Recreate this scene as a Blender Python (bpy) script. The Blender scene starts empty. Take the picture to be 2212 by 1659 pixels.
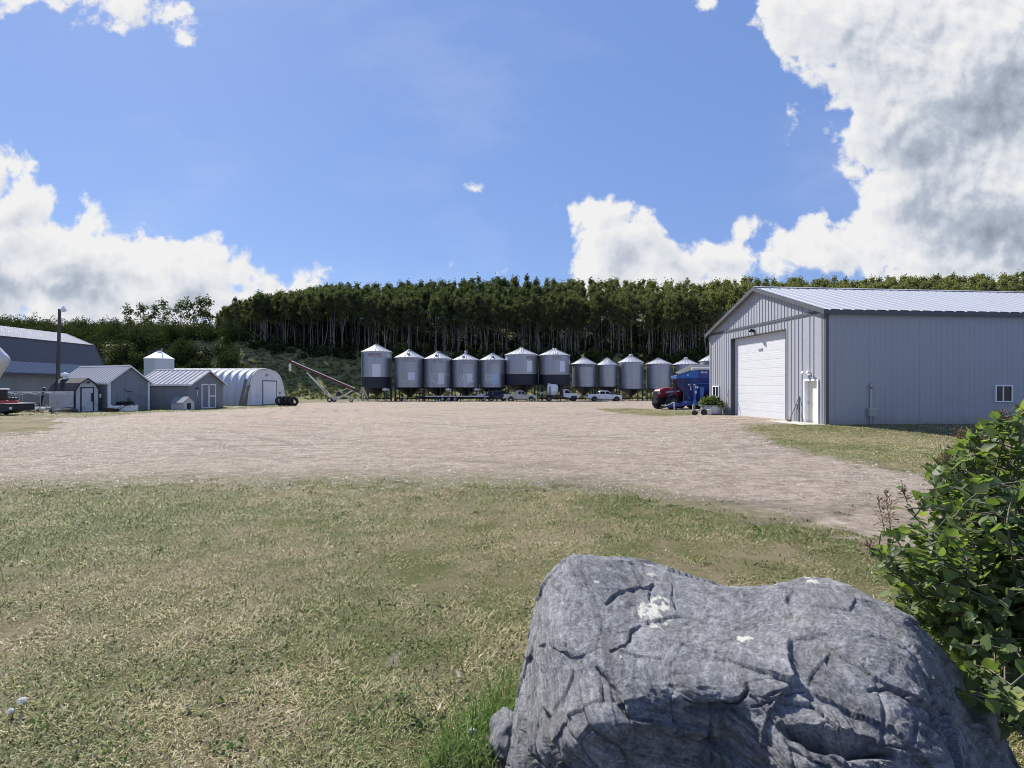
import bpy, bmesh, math, random
import numpy as np
from mathutils import Vector, Matrix, noise
R = math.radians
rnd = random.Random(11)
RG = np.random.default_rng(5)
sc = bpy.context.scene
COL = sc.collection
F, U0, V0, HC = 1130.0, 1106.0, 838.0, 1.75      # focal length in photo units, principal column, horizon row, eye height

def lerp(a, b, t): return a + (b - a) * t
def sm(a, b, x):
    t = min(1.0, max(0.0, (x - a) / (b - a)))
    return t * t * (3 - 2 * t)
def nsm(a, b, x):
    t = np.clip((x - a) / (b - a), 0, 1)
    return t * t * (3 - 2 * t)

# ------------------------------------------------------------------ terrain
def G(x, y):
    """yard surface"""
    x = np.asarray(x, float); y = np.asarray(y, float)
    z = -0.0064 * np.clip(y, -5, 112)
    pad = nsm(9.0, 13.5, x) * nsm(19.5, 25.2, y) * (1 - nsm(40, 47, y))
    z = z + pad * (0.135 + 0.006 * (y - 25.4))
    z = z - 0.36 * np.exp(-(((x - 20) / 6.5) ** 2 + ((y - 17.5) / 4.6) ** 2))
    z = z + 0.012 * np.sin(x * 0.7 + 1.3) * np.cos(y * 0.5) + 0.006 * np.sin(x * 2.1 + y * 1.3)
    return z
def g(x, y): return float(G(x, y))

HU = np.array([-900, -400, 0, 200, 300, 400, 450, 510, 560, 650, 800, 1000, 1110, 1200, 1400, 1600, 1800, 2000, 2212, 2800])
HVE = np.array([742, 742, 744, 744, 742, 736, 730, 724, 737, 755, 764, 766, 768, 768, 770, 772, 772, 772, 772, 772])
HVS = np.array([672, 672, 673, 684, 690, 688, 680, 654, 640, 624, 616, 606, 599, 607, 608, 606, 603, 599, 590, 586])
HTH = np.array([6, 6, 6, 6, 6, 7, 9, 12, 13, 14, 14, 14, 14, 14, 14, 14, 14, 14, 14, 14])
YF, YE, YR = 109.0, 135.0, 188.0
def H(x, y):
    """hill surface behind the yard"""
    x = np.asarray(x, float); y = np.asarray(y, float)
    u = U0 + F * x / np.maximum(y, 1)
    ve = np.interp(u, HU, HVE); vs = np.interp(u, HU, HVS); th = np.interp(u, HU, HTH)
    ze = HC + (V0 - ve) / F * YE
    zr = HC + (V0 - vs) / F * YR - th
    z0 = -0.0064 * np.clip(y, 0, 112)
    a = np.clip((y - YF) / (YE - YF), 0, 1); b = np.clip((y - YE) / (YR - YE), 0, 1)
    z = z0 + (ze + 0.7) * (a ** 1.15) + (zr - ze) * b - np.maximum(y - YR, 0) * 0.05
    z = z + 0.35 * np.sin(x * 0.21 + y * 0.13) * np.cos(y * 0.17 - x * 0.05) * a
    return z

# ------------------------------------------------------------------ object helpers
def tag(o, label=None, cat=None, group=None, kind=None):
    if label: o['label'] = label
    if cat: o['category'] = cat
    if group: o['group'] = group
    if kind: o['kind'] = kind
    return o
def thing(name, label, cat, loc=(0, 0, 0), rz=0.0, group=None):
    o = bpy.data.objects.new(name, None); COL.objects.link(o)
    o.empty_display_size = 0.3
    o.location = loc; o.rotation_euler = (0, 0, rz)
    return tag(o, label, cat, group)
def link(o, parent=None):
    COL.objects.link(o)
    if parent is not None: o.parent = parent
    return o
def dup(o, parent=None, loc=None):
    c = o.copy(); link(c, parent)
    if loc is not None: c.location = loc
    for ch in list(o.children): dup(ch, c)
    return c
def axes(d):
    d = Vector(d).normalized()
    a = Vector((0, 0, 1)) if abs(d.z) < 0.9 else Vector((1, 0, 0))
    x = d.cross(a).normalized()
    return x, d.cross(x).normalized()

class MB:
    def __init__(s): s.v = []; s.f = []; s.s = []
    def add(s, vs, fs, smooth=False):
        o = len(s.v); s.v += [tuple(p) for p in vs]; s.f += [tuple(i + o for i in f) for f in fs]; s.s += [smooth] * len(fs); return s
    def box(s, x0, x1, y0, y1, z0, z1):
        return s.add([(x0, y0, z0), (x1, y0, z0), (x1, y1, z0), (x0, y1, z0), (x0, y0, z1), (x1, y0, z1), (x1, y1, z1), (x0, y1, z1)],
                     [(3, 2, 1, 0), (4, 5, 6, 7), (0, 1, 5, 4), (1, 2, 6, 5), (2, 3, 7, 6), (3, 0, 4, 7)])
    def beam(s, p, q, w, h):
        p = Vector(p); q = Vector(q); d = (q - p).normalized()
        a = Vector((0, 0, 1)) if abs(d.z) < 0.95 else Vector((0, 1, 0))
        x = d.cross(a).normalized() * w / 2; y = x.normalized().cross(d) * h / 2
        return s.add([p - x - y, p + x - y, p + x + y, p - x + y, q - x - y, q + x - y, q + x + y, q - x + y],
                     [(3, 2, 1, 0), (4, 5, 6, 7), (0, 1, 5, 4), (1, 2, 6, 5), (2, 3, 7, 6), (3, 0, 4, 7)])
    def path(s, pts, rs, n=8, cap=True):
        pts = [Vector(p) for p in pts]
        if not isinstance(rs, (list, tuple)): rs = [rs] * len(pts)
        vs = []; fs = []
        for i, p in enumerate(pts):
            d = pts[min(i + 1, len(pts) - 1)] - pts[max(i - 1, 0)]
            x, y = axes(d)
            for k in range(n):
                a = 2 * math.pi * k / n
                vs.append(p + (x * math.cos(a) + y * math.sin(a)) * rs[i])
        for i in range(len(pts) - 1):
            for k in range(n):
                k2 = (k + 1) % n
                fs.append((i * n + k, i * n + k2, (i + 1) * n + k2, (i + 1) * n + k))
        s.add(vs, fs, True)
        if cap:
            m = len(pts) - 1
            s.add([vs[k] for k in range(n)], [tuple(range(n))[::-1]])
            s.add([vs[m * n + k] for k in range(n)], [tuple(range(n))])
        return s
    def tube(s, p, q, r, r2=None, n=8, cap=True): return s.path([p, q], [r, r if r2 is None else r2], n, cap)
    def lathe(s, prof, n=32, c=(0, 0, 0), axis='z', smooth=True, a0=0.0, a1=2 * math.pi):
        vs = []; fs = []; full = abs(a1 - a0 - 2 * math.pi) < 1e-6; m = n if full else n + 1
        for r, z in prof:
            for k in range(m):
                a = a0 + (a1 - a0) * k / n
                p = (r * math.sin(a), -r * math.cos(a), z)
                if axis == 'y': p = (p[0], p[2], p[1])
                if axis == 'x': p = (p[2], p[0], p[1])
                vs.append((p[0] + c[0], p[1] + c[1], p[2] + c[2]))
        for i in range(len(prof) - 1):
            for k in range(n):
                k2 = (k + 1) % m
                fs.append((i * m + k, i * m + k2, (i + 1) * m + k2, (i + 1) * m + k))
        return s.add(vs, fs, smooth)
    def prism(s, poly, y0, y1, wf=None):
        """polygon in xz extruded along y; wf(z) scales the half width"""
        n = len(poly); vs = []
        for y in (y0, y1):
            for (x, z) in poly: vs.append((x, y * (wf(z) if wf else 1), z))
        fs = [tuple(range(n)), tuple(range(2 * n - 1, n - 1, -1))]
        for i in range(n): fs.append((i, n + i, n + (i + 1) % n, (i + 1) % n))
        return s.add(vs, fs)
    def slab(s, poly, z0, z1, top=None):
        """polygon in xy extruded along z; top = other polygon for the upper end"""
        n = len(poly); t = top or poly
        vs = [(x, y, z0) for x, y in poly] + [(x, y, z1) for x, y in t]
        fs = [tuple(range(n))[::-1], tuple(range(n, 2 * n))]
        for i in range(n): fs.append((i, (i + 1) % n, n + (i + 1) % n, n + i))
        return s.add(vs, fs)
    def quad(s, *p): return s.add(p, [tuple(range(len(p)))])
    def ribs(s, a0, a1, b0, b1, step=0.3, dep=0.03, w=0.07, first=None):
        """ribbed metal sheet: ribs run from the line a0-a1 to the line b0-b1"""
        a0, a1, b0, b1 = map(Vector, (a0, a1, b0, b1))
        n = (a1 - a0).cross(b0 - a0).normalized()
        L = (a1 - a0).length
        prof = [(0.0, 0.0)]
        c = step / 2 if first is None else first
        while c < L - w:
            prof += [(c - w / 2, 0), (c - w / 4, dep), (c + w / 4, dep), (c + w / 2, 0)]; c += step
        prof.append((L, 0))
        vs = []; fs = []
        for d, o in prof:
            t = d / L
            vs += [a0.lerp(a1, t) + n * o, b0.lerp(b1, t) + n * o]
        for i in range(len(prof) - 1): fs.append((2 * i, 2 * i + 1, 2 * i + 3, 2 * i + 2))
        return s.add(vs, fs)
    def ribwall(s, L, z0, top, openings=(), step=0.3, dep=0.025, w=0.07, breaks=()):
        """upright ribbed wall in the local plane y = 0 (ribs towards -y), from x = 0 to L, up to top(x)"""
        br = {0.0: 0.0, L: 0.0}
        c = step / 2
        while c < L - w:
            for d, o in ((-w / 2, 0), (-w / 4, dep), (w / 4, dep), (w / 2, 0)): br[c + d] = o
            c += step
        for x in list(breaks) + [q for o in openings for q in o[:2]]:
            near = [k for k in br if abs(k - x) < w * 0.6 and 0 < k < L]
            for k in near: del br[k]
            br[x] = 0.0
        xs = sorted(br)
        for a, b in zip(xs[:-1], xs[1:]):
            m = (a + b) / 2; iv = [(z0, None)]
            segs = []; lo = z0
            for o in sorted([o for o in openings if o[0] < m < o[1]], key=lambda o: o[2]):
                if o[2] > lo + 1e-4: segs.append((lo, lo, o[2], o[2]))
                lo = o[3]
            segs.append((lo, lo, top(a), top(b)))
            for (l1, l2, h1, h2) in segs:
                s.add([(a, -br[a], l1), (b, -br[b], l2), (b, -br[b], h2), (a, -br[a], h1)], [(0, 1, 2, 3)])
        return s
    def xf(s, M, i0=0):
        for i in range(i0, len(s.v)): s.v[i] = tuple(M @ Vector(s.v[i]))
        return s
    def mesh(s, name, mt):
        me = bpy.data.meshes.new(name)
        me.from_pydata(s.v, [], s.f); me.polygons.foreach_set('use_smooth', s.s)
        bm = bmesh.new(); bm.from_mesh(me); bmesh.ops.delete(bm, geom=[v for v in bm.verts if not v.link_faces], context='VERTS'); bmesh.ops.recalc_face_normals(bm, faces=bm.faces); bm.to_mesh(me); bm.free()
        if mt: me.materials.append(mt)
        return me
    def build(s, name, mt, parent=None, loc=None, rz=None, bevel=0.0, label=None):
        o = bpy.data.objects.new(name, s.mesh(name, mt)); link(o, parent)
        if loc is not None: o.location = loc
        if rz is not None: o.rotation_euler[2] = rz
        if bevel:
            m = o.modifiers.new('bevel', 'BEVEL'); m.width = bevel; m.segments = 2; m.limit_method = 'ANGLE'; m.angle_limit = R(35)
        if label: o['label'] = label
        return o

def npmesh(name, V, Fq, mats, tone=None, midx=None, smooth=False):
    me = bpy.data.meshes.new(name)
    V = np.ascontiguousarray(V, np.float32); Fq = np.ascontiguousarray(Fq, np.int32); k = Fq.shape[1]
    me.vertices.add(len(V)); me.vertices.foreach_set('co', V.ravel())
    me.loops.add(Fq.size); me.loops.foreach_set('vertex_index', Fq.ravel())
    me.polygons.add(len(Fq)); me.polygons.foreach_set('loop_start', np.arange(0, Fq.size, k, dtype=np.int32))
    if smooth: me.polygons.foreach_set('use_smooth', np.ones(len(Fq), bool))
    for m in mats: me.materials.append(m)
    if midx is not None: me.polygons.foreach_set('material_index', np.ascontiguousarray(midx, np.int32))
    me.update(calc_edges=True)
    if tone is not None:
        a = me.attributes.new('tone', 'FLOAT', 'POINT'); a.data.foreach_set('value', np.ascontiguousarray(tone, np.float32))
    return me
def npobj(name, me, parent=None):
    return link(bpy.data.objects.new(name, me), parent)

def leafquads(C, S, rng, flat=0.0, asp=0.7):
    """one leaf-shaped quad at each centre"""
    n = len(C)
    N = rng.normal(size=(n, 3)); N[:, 2] = N[:, 2] * (1 + flat) + flat
    N /= np.linalg.norm(N, axis=1)[:, None] + 1e-9
    T = np.cross(N, rng.normal(size=(n, 3))); T /= np.linalg.norm(T, axis=1)[:, None] + 1e-9
    B = np.cross(N, T)
    S = np.asarray(S)[:, None]
    V = np.stack([C - T * S, C + B * S * asp - T * S * 0.1, C + T * S, C - B * S * asp + T * S * 0.1], 1).reshape(-1, 3)
    Q = np.arange(4 * n).reshape(n, 4)
    return V, Q

# ------------------------------------------------------------------ materials
def grime(m, col, top=0.7, amt=0.55, streak=0.25):
    """mud splash along the foot of a wall and faint vertical run-off streaks"""
    t = NT(m.node_tree); p = t.n['Principled BSDF']; src = p.inputs['Base Color'].links[0].from_socket
    co = t.coord(); sp = t.node('ShaderNodeSeparateXYZ'); t.put(sp.inputs[0], co)
    n = t.noise(co, 2.2, 7, .7); s = t.noise(t.vmath('MULTIPLY', co, (2.5, 2.5, .10)), 1.5, 6, .65)
    h = t.math('ADD', sp.outputs[2], t.math('MULTIPLY', t.math('SUBTRACT', n, .5), 1.1))
    c = t.mix(t.maprange(h, top, 0.0, 0.0, amt), src, col)
    c = t.mix(t.maprange(s, .50, .72, 0, streak), c, tuple(q * .8 for q in col))
    t.put(p.inputs['Base Color'], c)
class NT:
    """small helper round a node tree"""
    def __init__(s, nt): s.nt = nt; s.n = nt.nodes; s.l = nt.links
    def node(s, t, **kw):
        nd = s.n.new(t)
        for k, v in kw.items(): setattr(nd, k, v)
        return nd
    def put(s, sock, v):
        if isinstance(v, bpy.types.NodeSocket): s.l.new(v, sock)
        else: sock.default_value = v
    def math(s, op, a, b=None, c=None, clamp=False):
        nd = s.node('ShaderNodeMath', operation=op, use_clamp=clamp); s.put(nd.inputs[0], a)
        if b is not None: s.put(nd.inputs[1], b)
        if c is not None: s.put(nd.inputs[2], c)
        return nd.outputs[0]
    def vmath(s, op, a, b=None, scale=None):
        nd = s.node('ShaderNodeVectorMath', operation=op); s.put(nd.inputs[0], a)
        if b is not None: s.put(nd.inputs[1], b)
        if scale is not None: s.put(nd.inputs['Scale'], scale)
        return nd.outputs['Value'] if op in ('LENGTH', 'DOT_PRODUCT') else nd.outputs[0]
    def noise(s, vec, scale, detail=4, rough=0.55, dist=0.0, color=False, dim='3D'):
        nd = s.node('ShaderNodeTexNoise', noise_dimensions=dim)
        if vec is not None: s.put(nd.inputs['Vector'], vec)
        s.put(nd.inputs['Scale'], scale); s.put(nd.inputs['Detail'], detail); s.put(nd.inputs['Roughness'], rough); s.put(nd.inputs['Distortion'], dist)
        return nd.outputs['Color' if color else 'Fac']
    def ramp(s, fac, stops, interp='LINEAR'):
        nd = s.node('ShaderNodeValToRGB'); s.put(nd.inputs[0], fac); nd.color_ramp.interpolation = interp
        el = nd.color_ramp.elements
        while len(el) < len(stops): el.new(0.5)
        for e, (p, c) in zip(el, stops):
            e.position = p; e.color = (*c, 1) if not np.isscalar(c) else (c, c, c, 1)
        return nd.outputs[0]
    def mix(s, fac, a, b, mode='MIX'):
        nd = s.node('ShaderNodeMix', data_type='RGBA', blend_type=mode)
        s.put(nd.inputs['Factor'], fac)
        for k, v in ((6, a), (7, b)):
            if isinstance(v, (tuple, list)): v = (*v[:3], 1)
            s.put(nd.inputs[k], v)
        return nd.outputs[2]
    def maprange(s, v, a, b, c=0.0, d=1.0, smooth=True):
        nd = s.node('ShaderNodeMapRange', interpolation_type='SMOOTHSTEP' if smooth else 'LINEAR')
        for i, q in enumerate((v, a, b, c, d)): s.put(nd.inputs[i], q)
        return nd.outputs[0]
    def bump(s, h, strength=0.3, dist=0.02, normal=None):
        nd = s.node('ShaderNodeBump'); s.put(nd.inputs['Height'], h); nd.inputs['Strength'].default_value = strength; nd.inputs['Distance'].default_value = dist
        if normal is not None: s.put(nd.inputs['Normal'], normal)
        return nd.outputs[0]
    def attr(s, name): return s.node('ShaderNodeAttribute', attribute_name=name).outputs['Fac']
    def coord(s, what='Object'): return s.node('ShaderNodeTexCoord').outputs[what]
    def pos(s): return s.node('ShaderNodeNewGeometry').outputs['Position']
def newmat(name):
    m = bpy.data.materials.new(name); m.use_nodes = True
    t = NT(m.node_tree); p = t.n['Principled BSDF']
    return m, t, p
MATS = {}
def mat(name, col, rough=0.6, metal=0.0, var=0.18, scale=3.0, bump=0.0, bscale=60.0, dirt=None, dscale=1.2, damt=0.5, spec=0.5, stretch=None):
    """painted / plain surface with some tonal unevenness and optional stains"""
    if name in MATS: return MATS[name]
    m, t, p = newmat(name)
    co = t.coord()
    if stretch: co = t.vmath('MULTIPLY', co, stretch)
    n1 = t.noise(co, scale, 6, 0.6)
    c = t.mix(n1, tuple(max(0, q * (1 - var)) for q in col), tuple(min(1, q * (1 + var)) for q in col))
    if dirt:
        n2 = t.noise(co, dscale, 8, 0.65, 0.3)
        c = t.mix(t.maprange(n2, 0.5, 0.75, 0.0, damt), c, dirt)
    t.put(p.inputs['Base Color'], c)
    t.put(p.inputs['Roughness'], t.maprange(n1, 0.3, 0.7, rough * 0.88, min(1, rough * 1.12)))
    p.inputs['Metallic'].default_value = metal; p.inputs['Specular IOR Level'].default_value = spec
    if bump: t.put(p.inputs['Normal'], t.bump(t.noise(co, bscale, 4, 0.6), bump, 0.01))
    MATS[name] = m; return m
def leafmat(name, c0, c1, c2, trans=0.35, rough=0.5, varscale=0.0, vcol=None, xlit=False):
    m, t, p = newmat(name)
    a = t.attr('tone')
    c = t.ramp(a, [(0.0, c0), (0.5, c1), (1.0, c2)])
    if xlit:                                                       # crowns lighter and yellower to the right: sunlight there painted into leaf colour
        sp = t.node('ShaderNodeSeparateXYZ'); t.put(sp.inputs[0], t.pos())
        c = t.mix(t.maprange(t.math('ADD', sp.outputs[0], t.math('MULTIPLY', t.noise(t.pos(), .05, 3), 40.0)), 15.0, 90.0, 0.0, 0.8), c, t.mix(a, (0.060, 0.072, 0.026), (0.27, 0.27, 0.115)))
    if varscale:
        n = t.noise(t.pos(), varscale, 3, 0.6)
        c = t.mix(t.maprange(n, 0.42, 0.62, 0, 0.75), c, vcol)
    p.inputs['Roughness'].default_value = rough; t.put(p.inputs['Base Color'], c); p.inputs['Specular IOR Level'].default_value = 0.0
    tr = t.node('ShaderNodeBsdfTranslucent'); t.put(tr.inputs[0], t.mix(1.0, c, (1.0, 1.1, 0.6), 'MULTIPLY'))
    mx = t.node('ShaderNodeMixShader'); mx.inputs[0].default_value = trans
    t.l.new(p.outputs[0], mx.inputs[1]); t.l.new(tr.outputs[0], mx.inputs[2])
    t.l.new(mx.outputs[0], t.n['Material Output'].inputs[0])
    return m
def glassmat():
    m, t, p = newmat('dark_glass')
    p.inputs['Base Color'].default_value = (0.008, 0.009, 0.014, 1); p.inputs['Roughness'].default_value = 0.05; p.inputs['Specular IOR Level'].default_value = 0.3
    return m
GLASS = glassmat()
WHITE = mat('white_paint', (0.72, 0.73, 0.74), 0.5, var=0.06, dirt=(0.45, 0.43, 0.4), damt=0.35)
TRIMW = mat('white_trim', (0.83, 0.84, 0.86), 0.55, var=0.05, dirt=(0.5, 0.48, 0.44), damt=0.3)
BLACK = mat('black_paint', (0.018, 0.018, 0.022), 0.5, var=0.3)
RUBBER = mat('tyre_rubber', (0.022, 0.022, 0.023), 0.85, var=0.3, dirt=(0.11, 0.095, 0.08), damt=0.6, dscale=4)
STEEL = mat('bare_steel', (0.45, 0.46, 0.48), 0.42, 0.8, var=0.15)
CHROME = mat('chrome', (0.7, 0.71, 0.73), 0.2, 1.0, var=0.05)
DARKST = mat('dark_frame_steel', (0.03, 0.03, 0.036), 0.6, 0.2, var=0.3, dirt=(0.1, 0.08, 0.065), damt=0.4)
WOODG = mat('weathered_wood', (0.17, 0.15, 0.13), 0.85, var=0.35, stretch=(1, 1, 8))
REDP = mat('red_paint', (0.34, 0.018, 0.018), 0.4, var=0.2, dirt=(0.2, 0.06, 0.05), damt=0.4)
# ------------------------------------------------------------------ camera, sun, sky
cam = bpy.data.objects.new('camera', bpy.data.cameras.new('camera')); COL.objects.link(cam)
cam.data.sensor_width = 36.0; cam.data.lens = 36.0 * F / 2212.0
cam.location = (0, 0, HC); cam.rotation_euler = (R(90), 0, 0)
cam.data.shift_y = (V0 - 829.5) / 2212.0
cam.data.clip_start = 0.05; cam.data.clip_end = 6000
sc.camera = cam
sc.view_settings.view_transform = 'Standard'; sc.view_settings.look = 'None'
sc.view_settings.exposure = 0.7; sc.view_settings.gamma = 1.0

SUN_EL, SUN_AZ = R(43), R(-38)                       # azimuth clockwise from +Y
SDIR = Vector((math.sin(SUN_AZ) * math.cos(SUN_EL), math.cos(SUN_AZ) * math.cos(SUN_EL), math.sin(SUN_EL)))
sl = bpy.data.lights.new('sun', 'SUN'); sl.energy = 5.0; sl.angle = R(0.55); sl.color = (1.0, 0.955, 0.88)
so = bpy.data.objects.new('sun', sl); COL.objects.link(so)
so.rotation_euler = (-SDIR).to_track_quat('-Z', 'Y').to_euler()

def make_world():
    w = bpy.data.worlds.new('World'); sc.world = w; w.use_nodes = True
    t = NT(w.node_tree); bg = t.n['Background']
    sky = t.node('ShaderNodeTexSky', sky_type='NISHITA')
    sky.sun_disc = False; sky.sun_elevation = SUN_EL; sky.sun_rotation = SUN_AZ
    sky.altitude = 700; sky.air_density = 1.0; sky.dust_density = 0.3; sky.ozone_density = 2.0
    # ---- clouds: a density field over directions, shared by the opacity and the shading
    ng = bpy.data.node_groups.new('cloud_field', 'ShaderNodeTree')
    ng.interface.new_socket('P', in_out='INPUT', socket_type='NodeSocketVector')
    ng.interface.new_socket('D', in_out='OUTPUT', socket_type='NodeSocketFloat')
    q = NT(ng); gi = q.node('NodeGroupInput'); go = q.node('NodeGroupOutput')
    P = gi.outputs[0]
    wn = q.vmath('SUBTRACT', q.noise(P, 5.0, 3, 0.6, color=True, dim='2D'), (0.5, 0.5, 0.5))
    PW = q.vmath('ADD', P, q.vmath('SCALE', wn, scale=0.11))
    blobs = [(-34, 385, 84, 46, 0), (10, 530, 170, 74, 8, .006), (-20, 450, 110, 60, 0), (190, 562, 140, 70, 12, .006), (110, 610, 260, 85, 0), (300, 580, 150, 85, 14), (420, 620, 130, 72, 20), (530, 628, 112, 54, 18, .004), (600, 655, 60, 40, 25, .006), (350, 650, 300, 60, 0),
             (1290, 462, 78, 62, 20), (1320, 530, 105, 95, 30), (1430, 570, 110, 68, 10), (1555, 570, 130, 52, 6), (1604, 578, 50, 40, 0, .008), (1460, 612, 200, 42, 0),
             (2080, 120, 330, 260, 10), (2180, 420, 290, 260, 0), (1830, 60, 170, 120, 35), (1960, 250, 170, 150, 30), (1985, 400, 130, 120, 0), (1870, 505, 150, 52, 0, .006), (1806, 552, 66, 62, 0, .004), (1990, 540, 220, 72, 0), (2200, 575, 190, 50, 0),
             (205, 6, 130, 36, 16, .002), (120, -24, 170, 36, 10, .002), (278, 40, 50, 22, 30, .002), (1510, -6, 40, 24, 0, .012), (1042, 404, 22, 16, 0, .030), (1178, 446, 30, 22, 40, .016), (970, 582, 22, 16, 10, .022), (1003, 594, 14, 22, 0, .022), (1700, 242, 13, 15, 0), (1845, 350, 30, 26, 0), (1630, 508, 22, 14, 0)]
    D = None
    for (u, v, a, b, rot, *bias) in blobs:
        c = ((u - U0) / F, (V0 - v) / F, 0)
        d = q.vmath('SUBTRACT', PW, c)
        if rot:
            mp = q.node('ShaderNodeVectorRotate', rotation_type='Z_AXIS'); q.put(mp.inputs['Vector'], d); mp.inputs['Angle'].default_value = R(rot); d = mp.outputs[0]
        ln = q.vmath('LENGTH', q.vmath('MULTIPLY', d, (F / a, F / b, 0)))
        e = q.math('MULTIPLY', q.math('SUBTRACT', 1.0, ln), min(a, b) / F)
        if bias: e = q.math('SUBTRACT', e, bias[0])
        D = e if D is None else q.math('SMOOTH_MAX', D, e, 0.012)
    f1 = q.math('SUBTRACT', q.noise(P, 9.0, 9, 0.58, 0.15, dim='2D'), 0.5)
    vo = q.node('ShaderNodeTexVoronoi', feature='F1', normalize=True, voronoi_dimensions='2D'); q.put(vo.inputs['Vector'], q.vmath('ADD', P, q.vmath('SCALE', wn, scale=0.05)))
    vo.inputs['Scale'].default_value = 15.0; vo.inputs['Detail'].default_value = 4.0; vo.inputs['Roughness'].default_value = 0.55
    f2 = q.math('SUBTRACT', 0.42, vo.outputs['Distance'])
    D = q.math('ADD', D, q.math('MULTIPLY', f1, 0.13)); D = q.math('ADD', D, q.math('MULTIPLY', f2, 0.085))
    q.put(go.inputs[0], D)
    dirv = t.coord('Generated')
    sp = t.node('ShaderNodeSeparateXYZ'); t.put(sp.inputs[0], dirv)
    ay = t.math('MAXIMUM', t.math('ABSOLUTE', sp.outputs[1]), 0.06)
    cb = t.node('ShaderNodeCombineXYZ'); t.put(cb.inputs[0], t.math('DIVIDE', sp.outputs[0], ay)); t.put(cb.inputs[1], t.math('DIVIDE', sp.outputs[2], ay))
    def field(p):
        nd = t.node('ShaderNodeGroup'); nd.node_tree = ng; t.put(nd.inputs[0], p); return nd.outputs[0]
    P = cb.outputs[0]
    D0 = field(P)
    D1 = field(t.vmath('ADD', P, (-0.011, 0.015, 0)))
    D2 = field(t.vmath('ADD', P, (-0.055, 0.075, 0)))
    alpha = t.maprange(D0, -0.004, 0.020)
    thin = t.maprange(D0, 0.004, 0.085)                             # thin rims glow, cores go grey
    shade = t.math('ADD', t.math('MULTIPLY', t.math('SUBTRACT', D1, D0), 12.0), t.math('MULTIPLY', t.math('SUBTRACT', D2, D0), 2.5))
    core = t.math('ADD', t.math('MULTIPLY', thin, 0.42), t.math('MULTIPLY', shade, 0.75))
    core = t.math('ADD', core, t.math('MULTIPLY', t.math('SUBTRACT', t.noise(P, 3.0, 7, 0.58, dim='2D'), 0.5), 1.15))
    PW = t.vmath('ADD', P, t.vmath('SCALE', t.vmath('SUBTRACT', t.noise(P, 4.0, 5, 0.6, color=True, dim='2D'), (0.5, 0.5, 0.5)), scale=0.16))
    for (u, v, a, b, k) in ((90, 600, 300, 92, .52), (420, 650, 220, 46, .38), (2110, 470, 210, 74, .36), (2190, 240, 200, 230, .08), (1400, 545, 90, 46, .30), (1960, 60, 180, 60, .22)):
        ln = t.vmath('LENGTH', t.vmath('MULTIPLY', t.vmath('SUBTRACT', PW, ((u - U0) / F, (V0 - v) / F, 0)), (F / a, F / b, 0)))
        core = t.math('ADD', core, t.math('MULTIPLY', t.math('MULTIPLY', t.maprange(ln, 1.15, 0.25), thin), k))
    core = t.math('MULTIPLY', core, 0.80)
    ccol = t.ramp(core, [(0.0, (0.98, 0.98, 0.98)), (0.28, (0.80, 0.83, 0.89)), (0.55, (0.53, 0.59, 0.69)), (1.0, (0.31, 0.35, 0.44))])
    ccol = t.vmath('SCALE', ccol, scale=6.5)
    tint = t.mix(0.62, sky.outputs[0], (1.50, 2.50, 5.75))
    veil = t.math('MULTIPLY', t.maprange(t.noise(t.vmath('MULTIPLY', P, (1.0, 2.2, 1)), 2.0, 6, 0.6, dim='2D'), 0.45, 0.8), 0.14)
    base = t.mix(veil, tint, (5.5, 5.9, 6.8))
    colr = t.mix(alpha, base, ccol)
    t.put(bg.inputs[0], colr); bg.inputs[1].default_value = 0.085
    w.cycles.sampling_method = 'MANUAL'; w.cycles.sample_map_resolution = 256
make_world()

# ------------------------------------------------------------------ ground sheets
def patch_uv(u, v, poly):
    """inside test of a closed outline, arrays"""
    ins = np.zeros(u.shape, bool); n = len(poly)
    for i in range(n):
        (x1, y1), (x2, y2) = poly[i], poly[(i + 1) % n]
        c = ((y1 > v) != (y2 > v)) & (u < (x2 - x1) * (v - y1) / (y2 - y1 + 1e-9) + x1)
        ins ^= c
    return ins
NEAR_EDGE = [(-700, 1085), (-300, 1068), (0, 1060), (200, 1054), (400, 1050), (800, 1046), (1000, 1048), (1180, 1054), (1300, 1063), (1450, 1086), (1600, 1116), (1750, 1152), (1880, 1192), (2050, 1262), (2250, 1370), (2600, 1600), (3400, 2200)]
SHOP_GRASS = [(1600, 928), (1645, 934), (1668, 950), (1700, 966), (1800, 987), (1900, 1004), (1990, 1023), (2120, 1052), (2300, 1090), (3200, 1220), (3200, 880), (1790, 905), (1700, 914), (1640, 921)]
TRACTOR_GRASS = [(1290, 884), (1360, 882.5), (1440, 886), (1500, 888), (1512, 893), (1500, 898), (1440, 899), (1370, 896), (1310, 889)]
LEFT_GRASS = [(-600, 918), (0, 903), (60, 902), (118, 907), (128, 915), (110, 928), (70, 936), (0, 940), (-600, 960)]
SHED_GRASS = [(-600, 880), (60, 893), (200, 890.5), (330, 886.5), (420, 884.5), (500, 880), (540, 877.5), (600, 875), (640, 875), (640, 878.5), (540, 882), (420, 889), (330, 891), (260, 897), (150, 903), (60, 902), (0, 903), (-600, 918)]
FAR_EDGE = [(-900, 893), (0, 893), (200, 890), (420, 884.5), (490, 880), (540, 876), (640, 872), (700, 868.5), (780, 867.5), (900, 867), (1100, 866), (1300, 864.5), (1400, 863.5), (1440, 863), (3000, 863)]
WOBX = np.array([rnd.random() * 6.28 for _ in range(12)])
def wob(x, y):
    return (np.sin(x * 1.7 + WOBX[0]) + np.sin(x * 4.1 + y * 2.3 + WOBX[1]) * 0.6 + np.sin(x * 9.7 - y * 6.1 + WOBX[2]) * 0.4 + np.sin(y * 13.0 + x * 17 + WOBX[3]) * 0.35) / 2.3
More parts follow.
